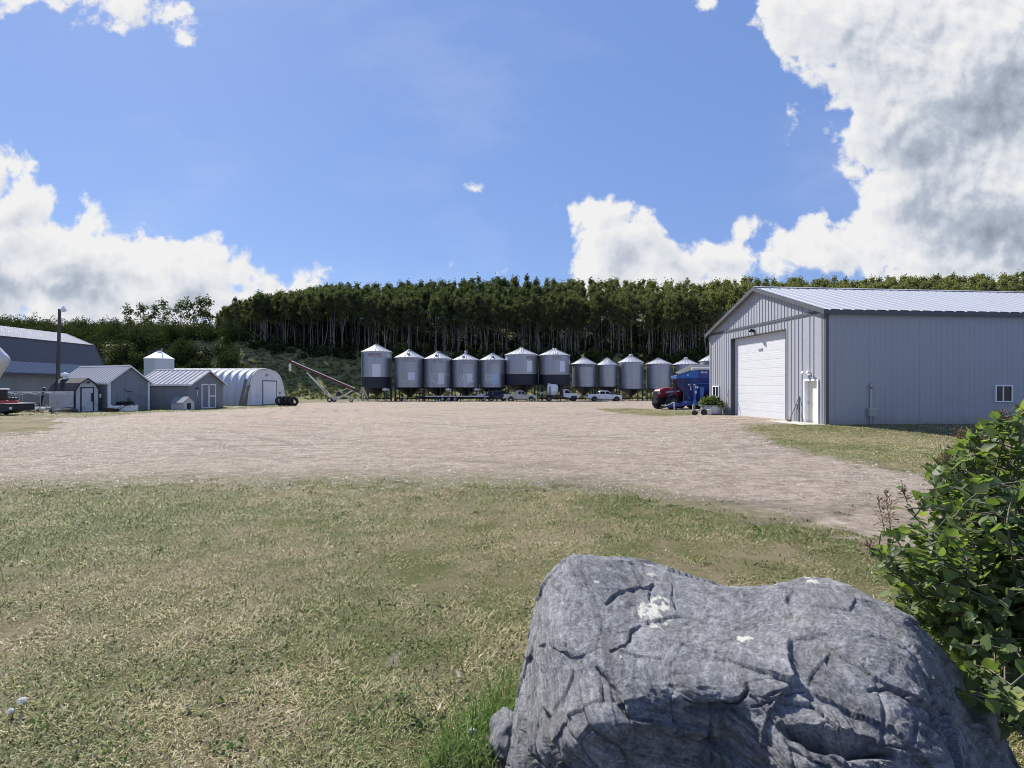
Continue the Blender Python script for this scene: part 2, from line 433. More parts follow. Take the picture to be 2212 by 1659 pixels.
def vnoise(x, y, s, seed):
    """smooth value noise on arrays"""
    T = np.random.default_rng(seed).random((64, 64))
    X = x * s + 500; Y = y * s + 500; i = np.floor(X).astype(int); j = np.floor(Y).astype(int); f = X - i; h = Y - j
    f = f * f * (3 - 2 * f); h = h * h * (3 - 2 * h); i &= 63; j &= 63; i1 = (i + 1) & 63; j1 = (j + 1) & 63
    return (T[i, j] * (1 - f) + T[i1, j] * f) * (1 - h) + (T[i, j1] * (1 - f) + T[i1, j1] * f) * h
def gravel_margin(x, y):
    v = V0 + F * (HC - G(x, y)) / np.maximum(y, .3); u = U0 + F * x / np.maximum(y, .3); ne = np.array(NEAR_EDGE)
    m = np.clip((np.interp(u, ne[:, 0], ne[:, 1]) - v) / 60.0, 0, 1)
    sg = np.array([(1600, 925), (1645, 940), (1668, 953), (1700, 969), (1800, 990), (1990, 1027), (2300, 1095), (3200, 1225)])
    m2 = np.where((u > 1600) & (v > 915), np.clip((v - np.interp(u, sg[:, 0], sg[:, 1])) / 30.0 + .35, 0, 1), 1)
    return np.minimum(m, m2)
def gravel_mask(x, y, jit=True):
    """True where the yard is gravel"""
    x = np.asarray(x, float); y = np.asarray(y, float)
    yy = np.maximum(y, 0.3)
    if jit: x_, y_ = x + 0.25 * wob(y * 0.8, x), yy * (1 + 0.025 * wob(x, yy))
    else: x_, y_ = x, yy
    u = U0 + F * x_ / y_; v = V0 + F * (HC - G(x_, y_)) / y_
    if jit:
        rag = (vnoise(x, y, 1.1, 21) - .5) * 22 + (vnoise(x, y, 3.7, 22) - .5) * 26 + (vnoise(x, y, 11.0, 23) - .5) * 22
        v = v + rag * np.clip((v - 880) / 170, .04, 1.6)
    ne = np.array(NEAR_EDGE); fe = np.array(FAR_EDGE)
    m = (v < np.interp(u, ne[:, 0], ne[:, 1])) & (v > np.interp(u, fe[:, 0], fe[:, 1])) & (y > 1.5)
    for p in (SHOP_GRASS, TRACTOR_GRASS, LEFT_GRASS, SHED_GRASS): m &= ~patch_uv(u, v, p)
    return m

def grid_mesh(ts, ys, zf):
    T, Y = np.meshgrid(ts, ys); X = T * (Y + 3.0)
    Z = zf(X, Y)
    V = np.stack([X, Y, Z], -1).reshape(-1, 3)
    n, m = len(ys), len(ts)
    i = np.arange(n * m).reshape(n, m)
    Q = np.stack([i[:-1, :-1], i[:-1, 1:], i[1:, 1:], i[1:, :-1]], -1).reshape(-1, 4)
    return V, Q

def ground_mat():
    m, t, p = newmat('turf_soil')
    P = t.pos()
    big = t.noise(P, 0.22, 4, 0.55); mid = t.noise(P, 1.3, 6, 0.6, 0.4); fine = t.noise(P, 26.0, 8, 0.72); fine2 = t.noise(P, 80.0, 4, 0.7)
    green = t.mix(fine, (0.042, 0.050, 0.016), (0.14, 0.15, 0.052)); straw = t.mix(fine, (0.10, 0.078, 0.048), (0.31, 0.25, 0.155))
    f = t.math('ADD', t.math('MULTIPLY', mid, 0.6), t.math('MULTIPLY', big, 0.5))
    c = t.mix(t.maprange(f, 0.44, 0.66), green, straw)
    bare = t.noise(P, 0.9, 7, 0.65, 0.8)
    c = t.mix(t.maprange(bare, 0.62, 0.72, 0, 0.8), c, t.mix(fine2, (0.15, 0.115, 0.09), (0.30, 0.25, 0.21)))
    t.put(p.inputs['Base Color'], c); p.inputs['Roughness'].default_value = 0.95; p.inputs['Specular IOR Level'].default_value = 0.15
    t.put(p.inputs['Normal'], t.bump(t.math('ADD', fine, t.math('MULTIPLY', fine2, 0.5)), 0.9, 0.03))
    return m
def gravel_mat():
    m, t, p = newmat('gravel')
    P = t.pos()
    st = t.vmath('MULTIPLY', P, (0.45, 1.0, 1.0))
    big = t.noise(P, 0.10, 5, 0.55, 0.6); mid = t.noise(st, 0.8, 7, 0.62, 0.5); fine = t.noise(P, 7.0, 9, 0.82); peb = t.noise(P, 45.0, 4, 0.75)
    st2 = t.noise(t.vmath('MULTIPLY', P, (0.85, 1.15, 1.0)), 2.6, 8, 0.72, 0.3)
    v = t.math('ADD', t.math('MULTIPLY', fine, 0.42), t.math('ADD', t.math('MULTIPLY', peb, 0.30), t.math('MULTIPLY', st2, 0.36)))
    c = t.ramp(v, [(0.39, (0.045, 0.036, 0.028)), (0.485, (0.190, 0.152, 0.116)), (0.555, (0.325, 0.270, 0.214)), (0.67, (0.54, 0.475, 0.395))])
    c = t.mix(t.maprange(big, 0.40, 0.66, 0, 0.5), c, t.mix(st2, (0.20, 0.145, 0.10), (0.44, 0.335, 0.245)))
    c = t.mix(t.maprange(mid, 0.50, 0.66, 0.0, 0.6), c, t.mix(fine, (0.11, 0.09, 0.07), (0.32, 0.27, 0.22)))
    tn = t.math('ADD', t.math('MULTIPLY', t.noise(P, 1.7, 6, .7), .5), t.math('MULTIPLY', t.noise(P, 9.0, 5, .7), .6))
    tf = t.maprange(t.math('SUBTRACT', tn, t.math('MULTIPLY', t.attr('tone'), 0.62)), 0.14, 0.44)
    c = t.mix(t.math('MULTIPLY', tf, .85), c, t.mix(fine, (0.07, 0.075, 0.032), (0.25, 0.225, 0.125)))
    # wheel tracks curving through the yard
    sp = t.node('ShaderNodeSeparateXYZ'); t.put(sp.inputs[0], P)
    wob_ = t.math('MULTIPLY', t.noise(P, 0.05, 2), 9.0)
    d1 = t.math('ADD', t.vmath('LENGTH', t.vmath('SUBTRACT', P, (-30.0, 78.0, 0))), wob_); d2 = t.math('ADD', t.vmath('LENGTH', t.vmath('SUBTRACT', P, (34.0, 70.0, 0))), wob_)
    tr = t.math('MAXIMUM', t.math('SINE', t.math('MULTIPLY', d1, 3.3)), t.math('SINE', t.math('MULTIPLY', d2, 3.3)))
    tr = t.math('MULTIPLY', t.maprange(tr, 0.55, 0.98), t.maprange(t.noise(P, 0.14, 4, 0.6), 0.44, 0.62, 0, 0.62))
    c = t.mix(tr, c, (0.15, 0.12, 0.10))
    t.put(p.inputs['Base Color'], c); p.inputs['Roughness'].default_value = 0.95; p.inputs['Specular IOR Level'].default_value = 0.2
    b = t.bump(t.math('ADD', t.math('MULTIPLY', fine, 1.0), t.math('MULTIPLY', peb, 0.5)), 0.85, 0.05)
    t.put(p.inputs['Normal'], t.bump(mid, 0.8, 0.14, b))
    return m
TURF, GRAVEL = ground_mat(), gravel_mat()
ts = np.linspace(-1.75, 1.75, 340)
ys = np.concatenate([np.linspace(-6, 1.0, 14), np.geomspace(1.1, 112, 330)])
V, Q = grid_mesh(ts, ys, G)
o = npobj('ground', npmesh('ground', V, Q, [TURF], smooth=True)); tag(o, kind='structure')
ts = np.linspace(-1.6, 1.6, 900)
ys = np.concatenate([np.geomspace(2.5, 8.0, 120), np.geomspace(8.03, 13, 190), np.geomspace(13.05, 111, 420)])
V, Q = grid_mesh(ts, ys, lambda x, y: G(x, y) + 0.005)
cen = V[Q].mean(1)
Q = Q[gravel_mask(cen[:, 0], cen[:, 1])]
used, inv = np.unique(Q, return_inverse=True)
o = npobj('gravel_yard', npmesh('gravel_yard', V[used], inv.reshape(Q.shape), [GRAVEL], gravel_margin(V[used][:, 0], V[used][:, 1]), smooth=True)); tag(o, kind='structure')

def hill_mat():
    m, t, p = newmat('hill_pasture')
    P = t.pos()
    a = t.noise(P, 0.09, 6, 0.6, 0.5); b = t.noise(P, 0.8, 8, 0.68); 
    c = t.mix(b, (0.085, 0.092, 0.034), (0.28, 0.27, 0.12))
    c = t.mix(t.maprange(a, 0.5, 0.68, 0, 0.7), c, t.mix(b, (0.17, 0.135, 0.068), (0.40, 0.32, 0.18)))
    t.put(p.inputs['Base Color'], c); p.inputs['Roughness'].default_value = 0.95; p.inputs['Specular IOR Level'].default_value = 0.1
    t.put(p.inputs['Normal'], t.bump(b, 1.0, 0.5))
    return m
ts = np.linspace(-1.7, 1.7, 260); ys = np.concatenate([np.linspace(YF - 0.6, YR + 4, 90), np.linspace(YR + 10, 420, 20)])
V, Q = grid_mesh(ts, ys, H)
o = npobj('hill', npmesh('hill', V, Q, [hill_mat()], smooth=True)); tag(o, kind='structure')

# ------------------------------------------------------------------ the wood
ASPEN = leafmat('aspen_leaf', (0.042, 0.055, 0.028), (0.092, 0.110, 0.055), (0.175, 0.188, 0.095), 0.38, xlit=True)
def bark_mat():
    m, t, p = newmat('aspen_bark')
    P = t.pos(); n = t.noise(t.vmath('MULTIPLY', P, (1, 1, 0.45)), 2.2, 5, 0.65)
    c = t.ramp(n, [(0.36, (0.032, 0.029, 0.027)), (0.46, (0.155, 0.14, 0.13)), (0.7, (0.33, 0.31, 0.29))])
    oi = t.node('ShaderNodeObjectInfo'); rv = t.maprange(oi.outputs['Random'], 0.0, 1.0, 0.22, 1.15); c = t.vmath('SCALE', c, scale=1.0); c = t.mix(1.0, c, rv, 'MULTIPLY')
    t.put(p.inputs['Base Color'], c); p.inputs['Roughness'].default_value = 0.8
    return m
BARK = bark_mat()
def aspen_geo(rng, h, nleaf, crown0=0.5, limbs=7, seg=8, ns=6, leaf=(0.2, 0.34), cr=1.7):
    """trunk MB and leaf arrays of one aspen, base at the origin"""
    t = MB()
    lean = rng.normal(0, 0.04, 2); bend = rng.normal(0, 0.3, 2); thick = rng.uniform(0.6, 1.15); crown0 = crown0 + rng.uniform(-0.08, 0.10)
    def axis(q): return np.array([lean[0] * q * h + bend[0] * math.sin(q * 4.0), lean[1] * q * h + bend[1] * math.sin(q * 3.3 + 1), q * h])
    r0 = (0.065 + 0.0058 * h) * thick
    pts = [axis(i / seg) for i in range(seg + 1)]; pts[0] = pts[0] * 0 + np.array([0, 0, -0.4])
    t.path([Vector(p) for p in pts], [r0 * (1.0 - 0.86 * i / seg) for i in range(seg + 1)], ns, True)
    C = []; S = []
    k = 0
    for i in range(limbs):
        q = crown0 + (1 - crown0) * (i + rng.random() * 0.8) / limbs * 0.93
        a = rng.random() * 6.283 + i * 2.4; L = cr * (1.15 - 0.75 * (q - crown0) / (1 - crown0)) * rng.uniform(0.55, 1.15)
        if rng.random() < 0.2: L *= 1.25
        p = axis(q); e = p + np.array([math.cos(a) * L, math.sin(a) * L, L * rng.uniform(0.35, 0.9)])
        m = (p + e) / 2 + np.array([0, 0, -0.1 * L])
        t.path([Vector(p), Vector(m), Vector(e)], [r0 * 0.32, r0 * 0.2, r0 * 0.08], 4, False)
        n = int(nleaf / (limbs + 2) * rng.uniform(0.6, 1.35)); sub = rng.integers(2, 4)
        for s_ in range(sub):
            c = p + (e - p) * rng.uniform(0.45, 1.1) + rng.normal(0, 0.25, 3)
            rad = np.array([0.62, 0.62, 0.5]) * rng.uniform(0.6, 1.2) * cr / 1.7
            pt = rng.normal(size=(n // sub, 3)); pt *= (rng.random(n // sub) ** 0.33 / (np.linalg.norm(pt, axis=1) + 1e-9))[:, None]
            C.append(c + pt * rad * 1.5)
    n = int(nleaf / (limbs + 2) * 2)
    C.append(axis(1.0) + rng.normal(0, 1, (n, 3)) * np.array([0.42, 0.42, 0.6]) * cr / 1.7 + np.array([0, 0, -0.3]))
    C = np.concatenate(C)
    return t, C, rng.uniform(*leaf, len(C))
def tree_variants(n, seed, **kw):
    out = []
    for i in range(n):
        rng = np.random.default_rng(seed + i)
        h = kw.get('h', 14.0)
        t, C, S = aspen_geo(rng, h, **{k: v for k, v in kw.items() if k != 'h'})
        V, Q = leafquads(C, S, rng, 0.3)
        tone = np.repeat(np.clip(rng.normal(0.5, 0.24, len(C)), 0, 1), 4)
        out.append((t.mesh('trunk', BARK), npmesh('crown', V, Q, [ASPEN], tone)))
    return out
def place_tree(name, label, cat, group, pair, loc, rz, sc_=1.0, sz=1.0):
    o = thing(name, label, cat, loc, rz, group); o.scale = (sc_, sc_, sc_ * sz)
    npobj('trunk', pair[0], o); npobj('crown', pair[1], o)
    return o
VAR = tree_variants(14, 100, h=14.0, nleaf=1000, crown0=0.60, leaf=(0.13, 0.25), limbs=8, cr=1.5)
GROUPS = {0: ('slim pale-trunked aspen on the wood edge above the pasture, left of the grain bins', 'aspens above the pasture'),
          1: ('tall pale-trunked aspen on the wood edge right behind the grain bins', 'aspens behind the grain bins'),
          2: ('tall lighter-crowned aspen on the wood edge near the last bins and the shop', 'aspens towards the big shop')}
NT_FRONT = 285
front = []
i = 0
while len(front) < NT_FRONT:
    u = 486 + (1560 - 486) * rnd.random()
    if noise.noise(Vector((u * .035, 2.2, 0))) < rnd.uniform(-.75, .1): continue
    row = (len(front) * 7) % 4
    y = YE - 1.0 + row * 2.1 + rnd.uniform(-0.9, 0.9)
    x = (u - U0) / F * y
    front.append((u, x, y))
for k, (u, x, y) in enumerate(front):
    gidx = 0 if u < 790 else (1 if u < 1395 else 2)
    lab, grp = GROUPS[gidx]
    s = rnd.uniform(0.84, 1.10) * float(np.interp(u, [480, 545, 700], [0.52, 0.76, 0.97]))
    place_tree('aspen_tree', lab, 'tree', grp, VAR[rnd.randrange(14)], (x, y, float(H(x, y))), rnd.random() * 6.28, s, rnd.uniform(0.93, 1.08))
# the wood behind them: trunks and crowns of one mass
def merged_wood(name, spots, seed, nleaf, leaf, h0, crown0=0.48, cr=1.8, toner=None):
    rng = np.random.default_rng(seed)
    base = [aspen_geo(np.random.default_rng(seed + 50 + i), h0, nleaf, crown0, 4, 5, 4, leaf, cr) for i in range(10)]
    VV, QQ, TT, MI = [], [], [], []; off = 0
    prep = []
    for (t, C, S) in base:
        tv = np.array(t.v); tq = np.array([f if len(f) == 4 else (f[0], f[1], f[2], f[2]) for f in t.f if len(f) == 4])
        lv, lq = leafquads(C, S, rng, 0.3); prep.append((tv, tq, lv, lq))
    for (x, y, s, u) in spots:
        tv, tq, lv, lq = prep[rng.integers(10)]
        a = rng.random() * 6.28; ca, sa = math.cos(a), math.sin(a)
        M = np.array([[ca, -sa, 0], [sa, ca, 0], [0, 0, 1]]).T * s
        p = np.array([x, y, float(H(x, y))])
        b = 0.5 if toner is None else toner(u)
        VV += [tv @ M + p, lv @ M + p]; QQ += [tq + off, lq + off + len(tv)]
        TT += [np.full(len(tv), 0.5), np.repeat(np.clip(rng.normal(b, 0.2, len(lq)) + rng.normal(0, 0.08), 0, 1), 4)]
        MI += [np.ones(len(tq), int), np.zeros(len(lq), int)]
        off += len(tv) + len(lv)
    o = npobj(name, npmesh(name, np.concatenate(VV), np.concatenate(QQ), [ASPEN, BARK], np.concatenate(TT), np.concatenate(MI)))
    return o
spots = []
for _ in range(2050):
    u = (rnd.uniform(470, 2330) if rnd.random() < .82 else rnd.uniform(2330, 3000)) if rnd.random() < .85 else rnd.uniform(470, 760); y = YE + 6 + (YR + 4 - YE - 6) * rnd.random() ** 0.8
    if u > 1560: y = YE + (YR + 4 - YE) * rnd.random() ** 0.6
    x = (u - U0) / F * y
    s = rnd.uniform(0.84, 1.07) * float(np.interp(u, [470, 545, 700], [0.5, 0.76, 0.97]))
    spots.append((x, y, s, u))
tone_u = lambda u: float(np.interp(u, [500, 1150, 1500, 1800], [0.40, 0.48, 0.72, 0.82]))  # brighter crowns to the right, the lit canopy put into leaf tone
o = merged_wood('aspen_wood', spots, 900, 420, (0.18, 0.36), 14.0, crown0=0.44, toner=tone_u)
tag(o, 'dense aspen wood rising over the hill behind its front row of trunks', 'wood', kind='stuff')
# low scrub at the foot of the wood and over the left hillside
SCRUB = leafmat('scrub_leaf', (0.028, 0.038, 0.016), (0.056, 0.072, 0.031), (0.098, 0.115, 0.050), 0.25)
def scrub(name, spots, seed, leaf, n, lm=None):
    rng = np.random.default_rng(seed); VV, QQ, TT = [], [], []; off = 0
    for (x, y, r, hgt, b) in spots:
        m = int(n * rng.uniform(0.7, 1.3)); pt = rng.normal(size=(m, 3)); pt /= np.linalg.norm(pt, axis=1)[:, None] + 1e-9
        pt *= (rng.random(m) ** 0.3)[:, None]
        lobes = rng.normal(0, 0.33, (5, 3)); pt = pt * 0.72 + lobes[rng.integers(0, 5, m)]
        pt[:, 2] = np.abs(pt[:, 2] + 0.35)
        C = pt * np.array([r, r, hgt * 0.75]) + np.array([x, y, float(H(x, y)) if y > YF else g(x, y)])
        v, q = leafquads(C, rng.uniform(leaf[0], leaf[1], m), rng, 0.3)
        VV.append(v); QQ.append(q + off); off += len(v)
        TT.append(np.repeat(np.clip(rng.normal(b, 0.18, m) + rng.normal(0, 0.1), 0, 1), 4))
    return npobj(name, npmesh(name, np.concatenate(VV), np.concatenate(QQ), [lm or SCRUB], np.concatenate(TT)))
spots = []
for _ in range(420):
    u = rnd.uniform(500, 1600); y = YE - 3.2 + rnd.uniform(-1.2, 9)
    spots.append(((u - U0) / F * y, y, rnd.uniform(0.7, 1.5), rnd.uniform(0.7, 2.3), 0.25))
for _ in range(520):
    u = rnd.uniform(495, 1640) if rnd.random() < .7 else rnd.uniform(490, 800); y = rnd.uniform(152, 188)
    spots.append(((u - U0) / F * y, y, rnd.uniform(1.3, 2.4), rnd.uniform(3.0, 7.5), 0.05))
for _ in range(420):
    u = rnd.uniform(560, 1640); y = rnd.uniform(YE + 3, 154)
    spots.append(((u - U0) / F * y, y, rnd.uniform(0.9, 1.8), rnd.uniform(1.2, 3.2), 0.08))
o = scrub('undergrowth', spots, 31, (0.22, 0.42), 90); tag(o, 'dark low brush along the foot of the aspen trunks', 'undergrowth', kind='stuff')
spots = []
while len(spots) < 900:
    u = rnd.uniform(-330, 528); y = rnd.uniform(YF - 6, YR + 2)
    lim = float(np.interp(y, [YF, 122, YE, 150], [512, 524, 516, 508])) + rnd.uniform(-14, 8)
    if u > lim: continue
    hh = rnd.uniform(2.6, 5.6) * (1.0 if y > 120 else 0.8)
    spots.append(((u - U0) / F * y, y, rnd.uniform(1.5, 2.7), hh, 0.36 if y < 160 else 0.62))
o = scrub('hillside_brush', spots, 33, (0.13, 0.27), 640); tag(o, 'thick dark green brush covering the left hillside', 'brush', kind='stuff')
WEED = leafmat('weed_leaf', (0.070, 0.085, 0.030), (0.15, 0.16, 0.068), (0.28, 0.26, 0.14), 0.3)
spots = []
while len(spots) < 2600:
    u = rnd.uniform(490, 1540); y = YF + (YE - YF - 2) * rnd.random()
    if u < float(np.interp(y, [YF, 122, YE, 150], [512, 524, 500, 480])): continue
    spots.append(((u - U0) / F * y, y, rnd.uniform(0.3, 0.75), rnd.uniform(0.2, 0.65), rnd.uniform(0.3, 0.7)))
o = scrub('pasture_weeds', spots, 35, (0.1, 0.2), 26, WEED); tag(o, 'rough weedy growth on the open pasture slope', 'weeds', kind='stuff')
# single trees standing against the sky on the left hill
SKYV = tree_variants(5, 400, h=9.0, nleaf=430, crown0=0.35, limbs=9, leaf=(0.18, 0.34), cr=1.9)
for k, (u, vt, s) in enumerate([(283, 660, .95), (304, 657, .9), (331, 658, .85), (352, 650, 1.0), (388, 652, .9), (413, 645, 1.05), (437, 643, 1.1), (455, 645, .95)]):
    y = 172.0; x = (u - U0) / F * y; z = float(H(x, y)); top = HC + (V0 - vt) / F * y
    labs = ['leftmost of the sparse trees standing against the clouds on the left hill', 'thin skyline tree second from the left on the left hill', 'short skyline tree on the left hill, before a gap of sky',
            'round-headed skyline tree in the middle of the row on the left hill', 'small skyline tree just right of the middle of the row on the left hill', 'broad skyline tree third from the right on the left hill',
            'tallest skyline tree on the left hill, near where the aspen wood starts', 'rightmost skyline tree on the left hill beside the aspen wood']
    h_ = (top - z)
    place_tree('skyline_tree', labs[k], 'tree', 'trees on the left skyline', SKYV[k % 5], (x, y, z), rnd.random() * 6, h_ / 9.6 * 1.0, 1.0)
# ------------------------------------------------------------------ buildings
SHOPW = mat('shop_siding', (0.335, 0.35, 0.385), 0.5, 0.0, var=0.05, dirt=(0.285, 0.295, 0.315), damt=0.3, dscale=0.5)
GALV = mat('galvalume_roof', (0.40, 0.415, 0.45), 0.7, 0.0, spec=0.25, var=0.12, stretch=(1, .12, 1), scale=1.2)
TRIMD = mat('charcoal_trim', (0.075, 0.078, 0.09), 0.5, var=0.1)
SHEDG = mat('shed_grey_wall', (0.22, 0.24, 0.275), 0.85, var=0.08, scale=2.0, bump=0.25, bscale=30, dirt=(0.13, 0.135, 0.14), damt=0.5)
SHEDR = mat('shed_metal_roof', (0.30, 0.315, 0.36), 0.8, 0.0, var=0.12, spec=0.15)
BARNW = mat('barn_siding', (0.27, 0.285, 0.29), 0.7, var=0.08, dirt=(0.2, 0.2, 0.2), damt=0.5)
BARNR = mat('barn_roof_metal', (0.14, 0.145, 0.165), 0.75, 0.0, var=0.08, spec=0.15)
SHINGLE = mat('dark_shingles', (0.035, 0.033, 0.038), 0.9, var=0.6, scale=9, dirt=(0.14, 0.13, 0.13), damt=0.6, dscale=3)
CONC = mat('concrete', (0.45, 0.42, 0.38), 0.9, var=0.15, dirt=(0.3, 0.25, 0.2), damt=0.5)
HUTW = mat('hut_white', (0.80, 0.81, 0.83), 0.6, var=0.04)
DOORW = mat('door_white', (0.62, 0.63, 0.65), 0.45, var=0.03, dirt=(0.62, 0.55, 0.42), damt=0.25)
CREAM = mat('cream_door', (0.72, 0.70, 0.60), 0.5, var=0.05)
QUON = mat('ribbed_arch_metal', (0.50, 0.515, 0.54), 0.65, 0.0, spec=0.25, var=0.08, dirt=(0.5, 0.48, 0.46), damt=0.4)

grime(SHOPW, (.27, .24, .20), .55, .5, .22); grime(SHEDG, (.16, .14, .12), .5, .55, .25); grime(BARNW, (.18, .165, .15), .6, .5, .35)
def window(parent, x0, x1, z0, z1, y=-0.03, split=0.5, fr=0.055):
    """slider window on a local wall plane facing -y"""
    f = MB(); d0, d1 = y - 0.05, y + 0.02
    f.box(x0, x1, d0, d1, z1 - fr, z1); f.box(x0, x1, d0, d1, z0, z0 + fr)
    f.box(x0, x0 + fr, d0, d1, z0 + fr, z1 - fr); f.box(x1 - fr, x1, d0, d1, z0 + fr, z1 - fr)
    c = lerp(x0, x1, split); f.box(c - fr / 2, c + fr / 2, d0 + 0.008, d1, z0 + fr, z1 - fr)
    w = f.build('window', TRIMW, parent)
    for a, b in ((x0 + fr, c - fr / 2), (c + fr / 2, x1 - fr)):
        MB().box(a, b, y - 0.012, y + 0.004, z0 + fr, z1 - fr).build('pane', GLASS, w)
    return w

def face_frame(parent, name, rz, loc=(0, 0, 0)):
    """an oriented helper matrix for walls that do not face -y"""
    return Matrix.Translation(Vector(loc)) @ Matrix.Rotation(rz, 4, 'Z')

def big_shop():
    L, W, HE, RISE = 26.0, 11.87, 5.6, 2.15
    C = (15.26, 25.4, -0.03)
    s = thing('machine_shop', 'large grey metal-sided shop with a tall white overhead door and a bright ribbed metal roof', 'shop', C, R(5.57))
    # long wall facing the camera (local -y)
    wx0, wx1, wz0, wz1 = 9.03, 9.93, 1.1, 1.89
    mb = MB(); mb.ribwall(L, -0.3, lambda x: HE, [(wx0, wx1, wz0, wz1)], 0.3, 0.016, 0.09); mb.build('side_wall', SHOPW, s)
    window(s, wx0 - 0.03, wx1 + 0.03, wz0 - 0.03, wz1 + 0.03, split=0.46)
    # gable wall: local frame with x running from the far corner to the near one
    Mg = Matrix.Translation((0, W, 0)) @ Matrix.Rotation(R(-90), 4, 'Z')
    top = lambda q: HE + RISE * (1 - abs(q - W / 2) / (W / 2))
    fx = lambda y: W - y
    D0, D1, DZ = fx(8.97), fx(3.2), 4.97
    P0, P1, PZ = fx(1.54), fx(0.60), 2.14
    Wn = (fx(11.38), fx(10.57), 1.14, 1.88)
    mb = MB(); mb.ribwall(W, -0.3, top, [(D0, D1, -0.3, DZ), (P0, P1, -0.3, PZ), Wn], 0.3, 0.028, 0.085, breaks=(W / 2,))
    mb.xf(Mg); gw = mb.build('gable_wall', SHOPW, s)
    w = window(s, Wn[0] - 0.03, Wn[1] + 0.03, Wn[2] - 0.03, Wn[3] + 0.03, split=0.5); w.matrix_local = Mg
    # other walls, plain
    mb = MB(); mb.ribwall(L, -0.3, lambda x: HE, (), 0.3, 0.016, 0.09); mb.xf(Matrix.Translation((L, W, 0)) @ Matrix.Rotation(R(180), 4, 'Z')); mb.build('rear_wall', SHOPW, s)
    mb = MB(); mb.ribwall(W, -0.3, top, (), 0.3, 0.02, 0.085, breaks=(W / 2,)); mb.xf(Matrix.Translation((L, 0, 0)) @ Matrix.Rotation(R(90), 4, 'Z')); mb.build('end_wall', SHOPW, s)
    # roof
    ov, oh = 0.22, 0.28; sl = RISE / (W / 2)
    def roof(sign):
        y0 = W / 2; ye = -ov if sign < 0 else W + ov; ze = HE - ov * sl + 0.06; zr = HE + RISE + 0.06
        m = MB()
        if sign < 0: m.ribs((-oh, y0, zr), (L + oh, y0, zr), (-oh, ye, ze), (L + oh, ye, ze), 0.6, 0.045, 0.16)
        else: m.ribs((L + oh, y0, zr), (-oh, y0, zr), (L + oh, ye, ze), (-oh, ye, ze), 0.6, 0.045, 0.16)
        return m.v, m.f
    mb = MB(); mb.add(*roof(-1)); mb.add(*roof(1)); rf = mb.build('roof', GALV, s)
    mb = MB(); z = HE + RISE + 0.1
    mb.add([(-oh - .02, W / 2 - .2, z - .2 * sl), (-oh - .02, W / 2, z + .01), (-oh - .02, W / 2 + .2, z - .2 * sl), (L + oh, W / 2 - .2, z - .2 * sl), (L + oh, W / 2, z + .01), (L + oh, W / 2 + .2, z - .2 * sl)], [(0, 1, 4, 3), (1, 2, 5, 4)]); mb.build('ridge_cap', GALV, rf)
    mb = MB()                                                       # eave and rake fascia
    ze = HE - ov * sl
    mb.box(-oh, L + oh, -ov - 0.03, -ov, ze - 0.17, ze + 0.03)
    mb.box(-oh, L + oh, W + ov, W + ov + 0.03, ze - 0.17, ze + 0.03)
    for sgn in (-1, 1):
        yb = -ov - .03 if sgn < 0 else W + ov + .03
        zb = HE - (ov + .03) * sl; zt = HE + RISE
        for xa, xb in ((-oh - 0.035, -oh - 0.003), (L + oh + 0.003, L + oh + 0.035)):
            v = [(xa, yb, zb - .17), (xa, yb, zb + .075), (xa, W / 2, zt + .075), (xa, W / 2, zt - .17), (xb, yb, zb - .17), (xb, yb, zb + .075), (xb, W / 2, zt + .075), (xb, W / 2, zt - .17)]
            mb.add(v, [(0, 1, 2, 3), (7, 6, 5, 4), (0, 4, 5, 1), (1, 5, 6, 2), (2, 6, 7, 3), (3, 7, 4, 0)])
    mb.build('fascia', TRIMD, s)
    mb = MB()                                                       # soffits
    mb.quad((-oh, -ov, ze - .12), (L + oh, -ov, ze - .12), (L + oh, 0.0, ze - .12), (-oh, 0, ze - .12)); mb.build('soffit', SHOPW, s)
    mb = MB(); mb.box(-0.045, 0.10, -0.045, -0.026, -0.3, HE - .2); mb.box(-0.045, -0.032, -0.026, 0.13, -0.3, HE - .2); mb.build('corner_trim', TRIMD, s)
    mb = MB(); mb.box(-0.044, -0.03, W - .1, W + .03, -0.3, HE - .1); mb.build('corner_trim', SHOPW, s)
    mb = MB(); mb.box(-0.05, -0.031, 0.13, W - .1, HE - .12, HE + 0.02); mb.build('gable_band', TRIMD, s)
    # overhead door
    dy0, dy1, dx = 3.2, 8.97, 0.25
    mb = MB(); mb.box(-0.02, dx, dy0 - .05, dy0, -0.3, DZ); mb.box(-0.02, dx, dy1, dy1 + .05, -0.3, DZ); mb.box(-.02, dx, dy0 - .05, dy1 + .05, DZ, DZ + .05); mb.build('door_jamb', TRIMD, s)
    mb = MB(); n = 10; ph = (DZ + 0.12) / n
    for k in range(n):
        z0 = -0.12 + k * ph
        mb.box(dx, dx + .04, dy0, dy1, z0 + .012, z0 + ph)
        for j in (1, 2, 3): mb.box(dx - .003, dx + .002, dy0, dy1, z0 + ph * j / 4 - .02, z0 + ph * j / 4 + .02)
    mb.box(dx + .01, dx + .03, dy0, dy1, -.12, DZ)
    od = mb.build('overhead_door', DOORW, s)
    mb = MB(); mb.box(dx - .03, dx - .005, dy0 + 2.6, dy0 + 3.0, DZ - .95, DZ - .82); mb.build('operator_bracket', STEEL, od)
    mb = MB(); mb.box(dx - .012, dx - .004, dy0, dy1, -.13, -.03); mb.build('bottom_seal', RUBBER, od)
    # entry door in its white frame
    mb = MB()
    for a, b in ((0.52, 0.60), (1.54, 1.62)): mb.box(-.06, .22, a, b, -.2, PZ + .08)
    mb.box(-.06, .22, .60, 1.54, PZ, PZ + .08); fr = mb.build('door_frame', TRIMW, s)
    ed = MB(); ed.box(.16, .20, .60, 1.54, -.05, PZ)
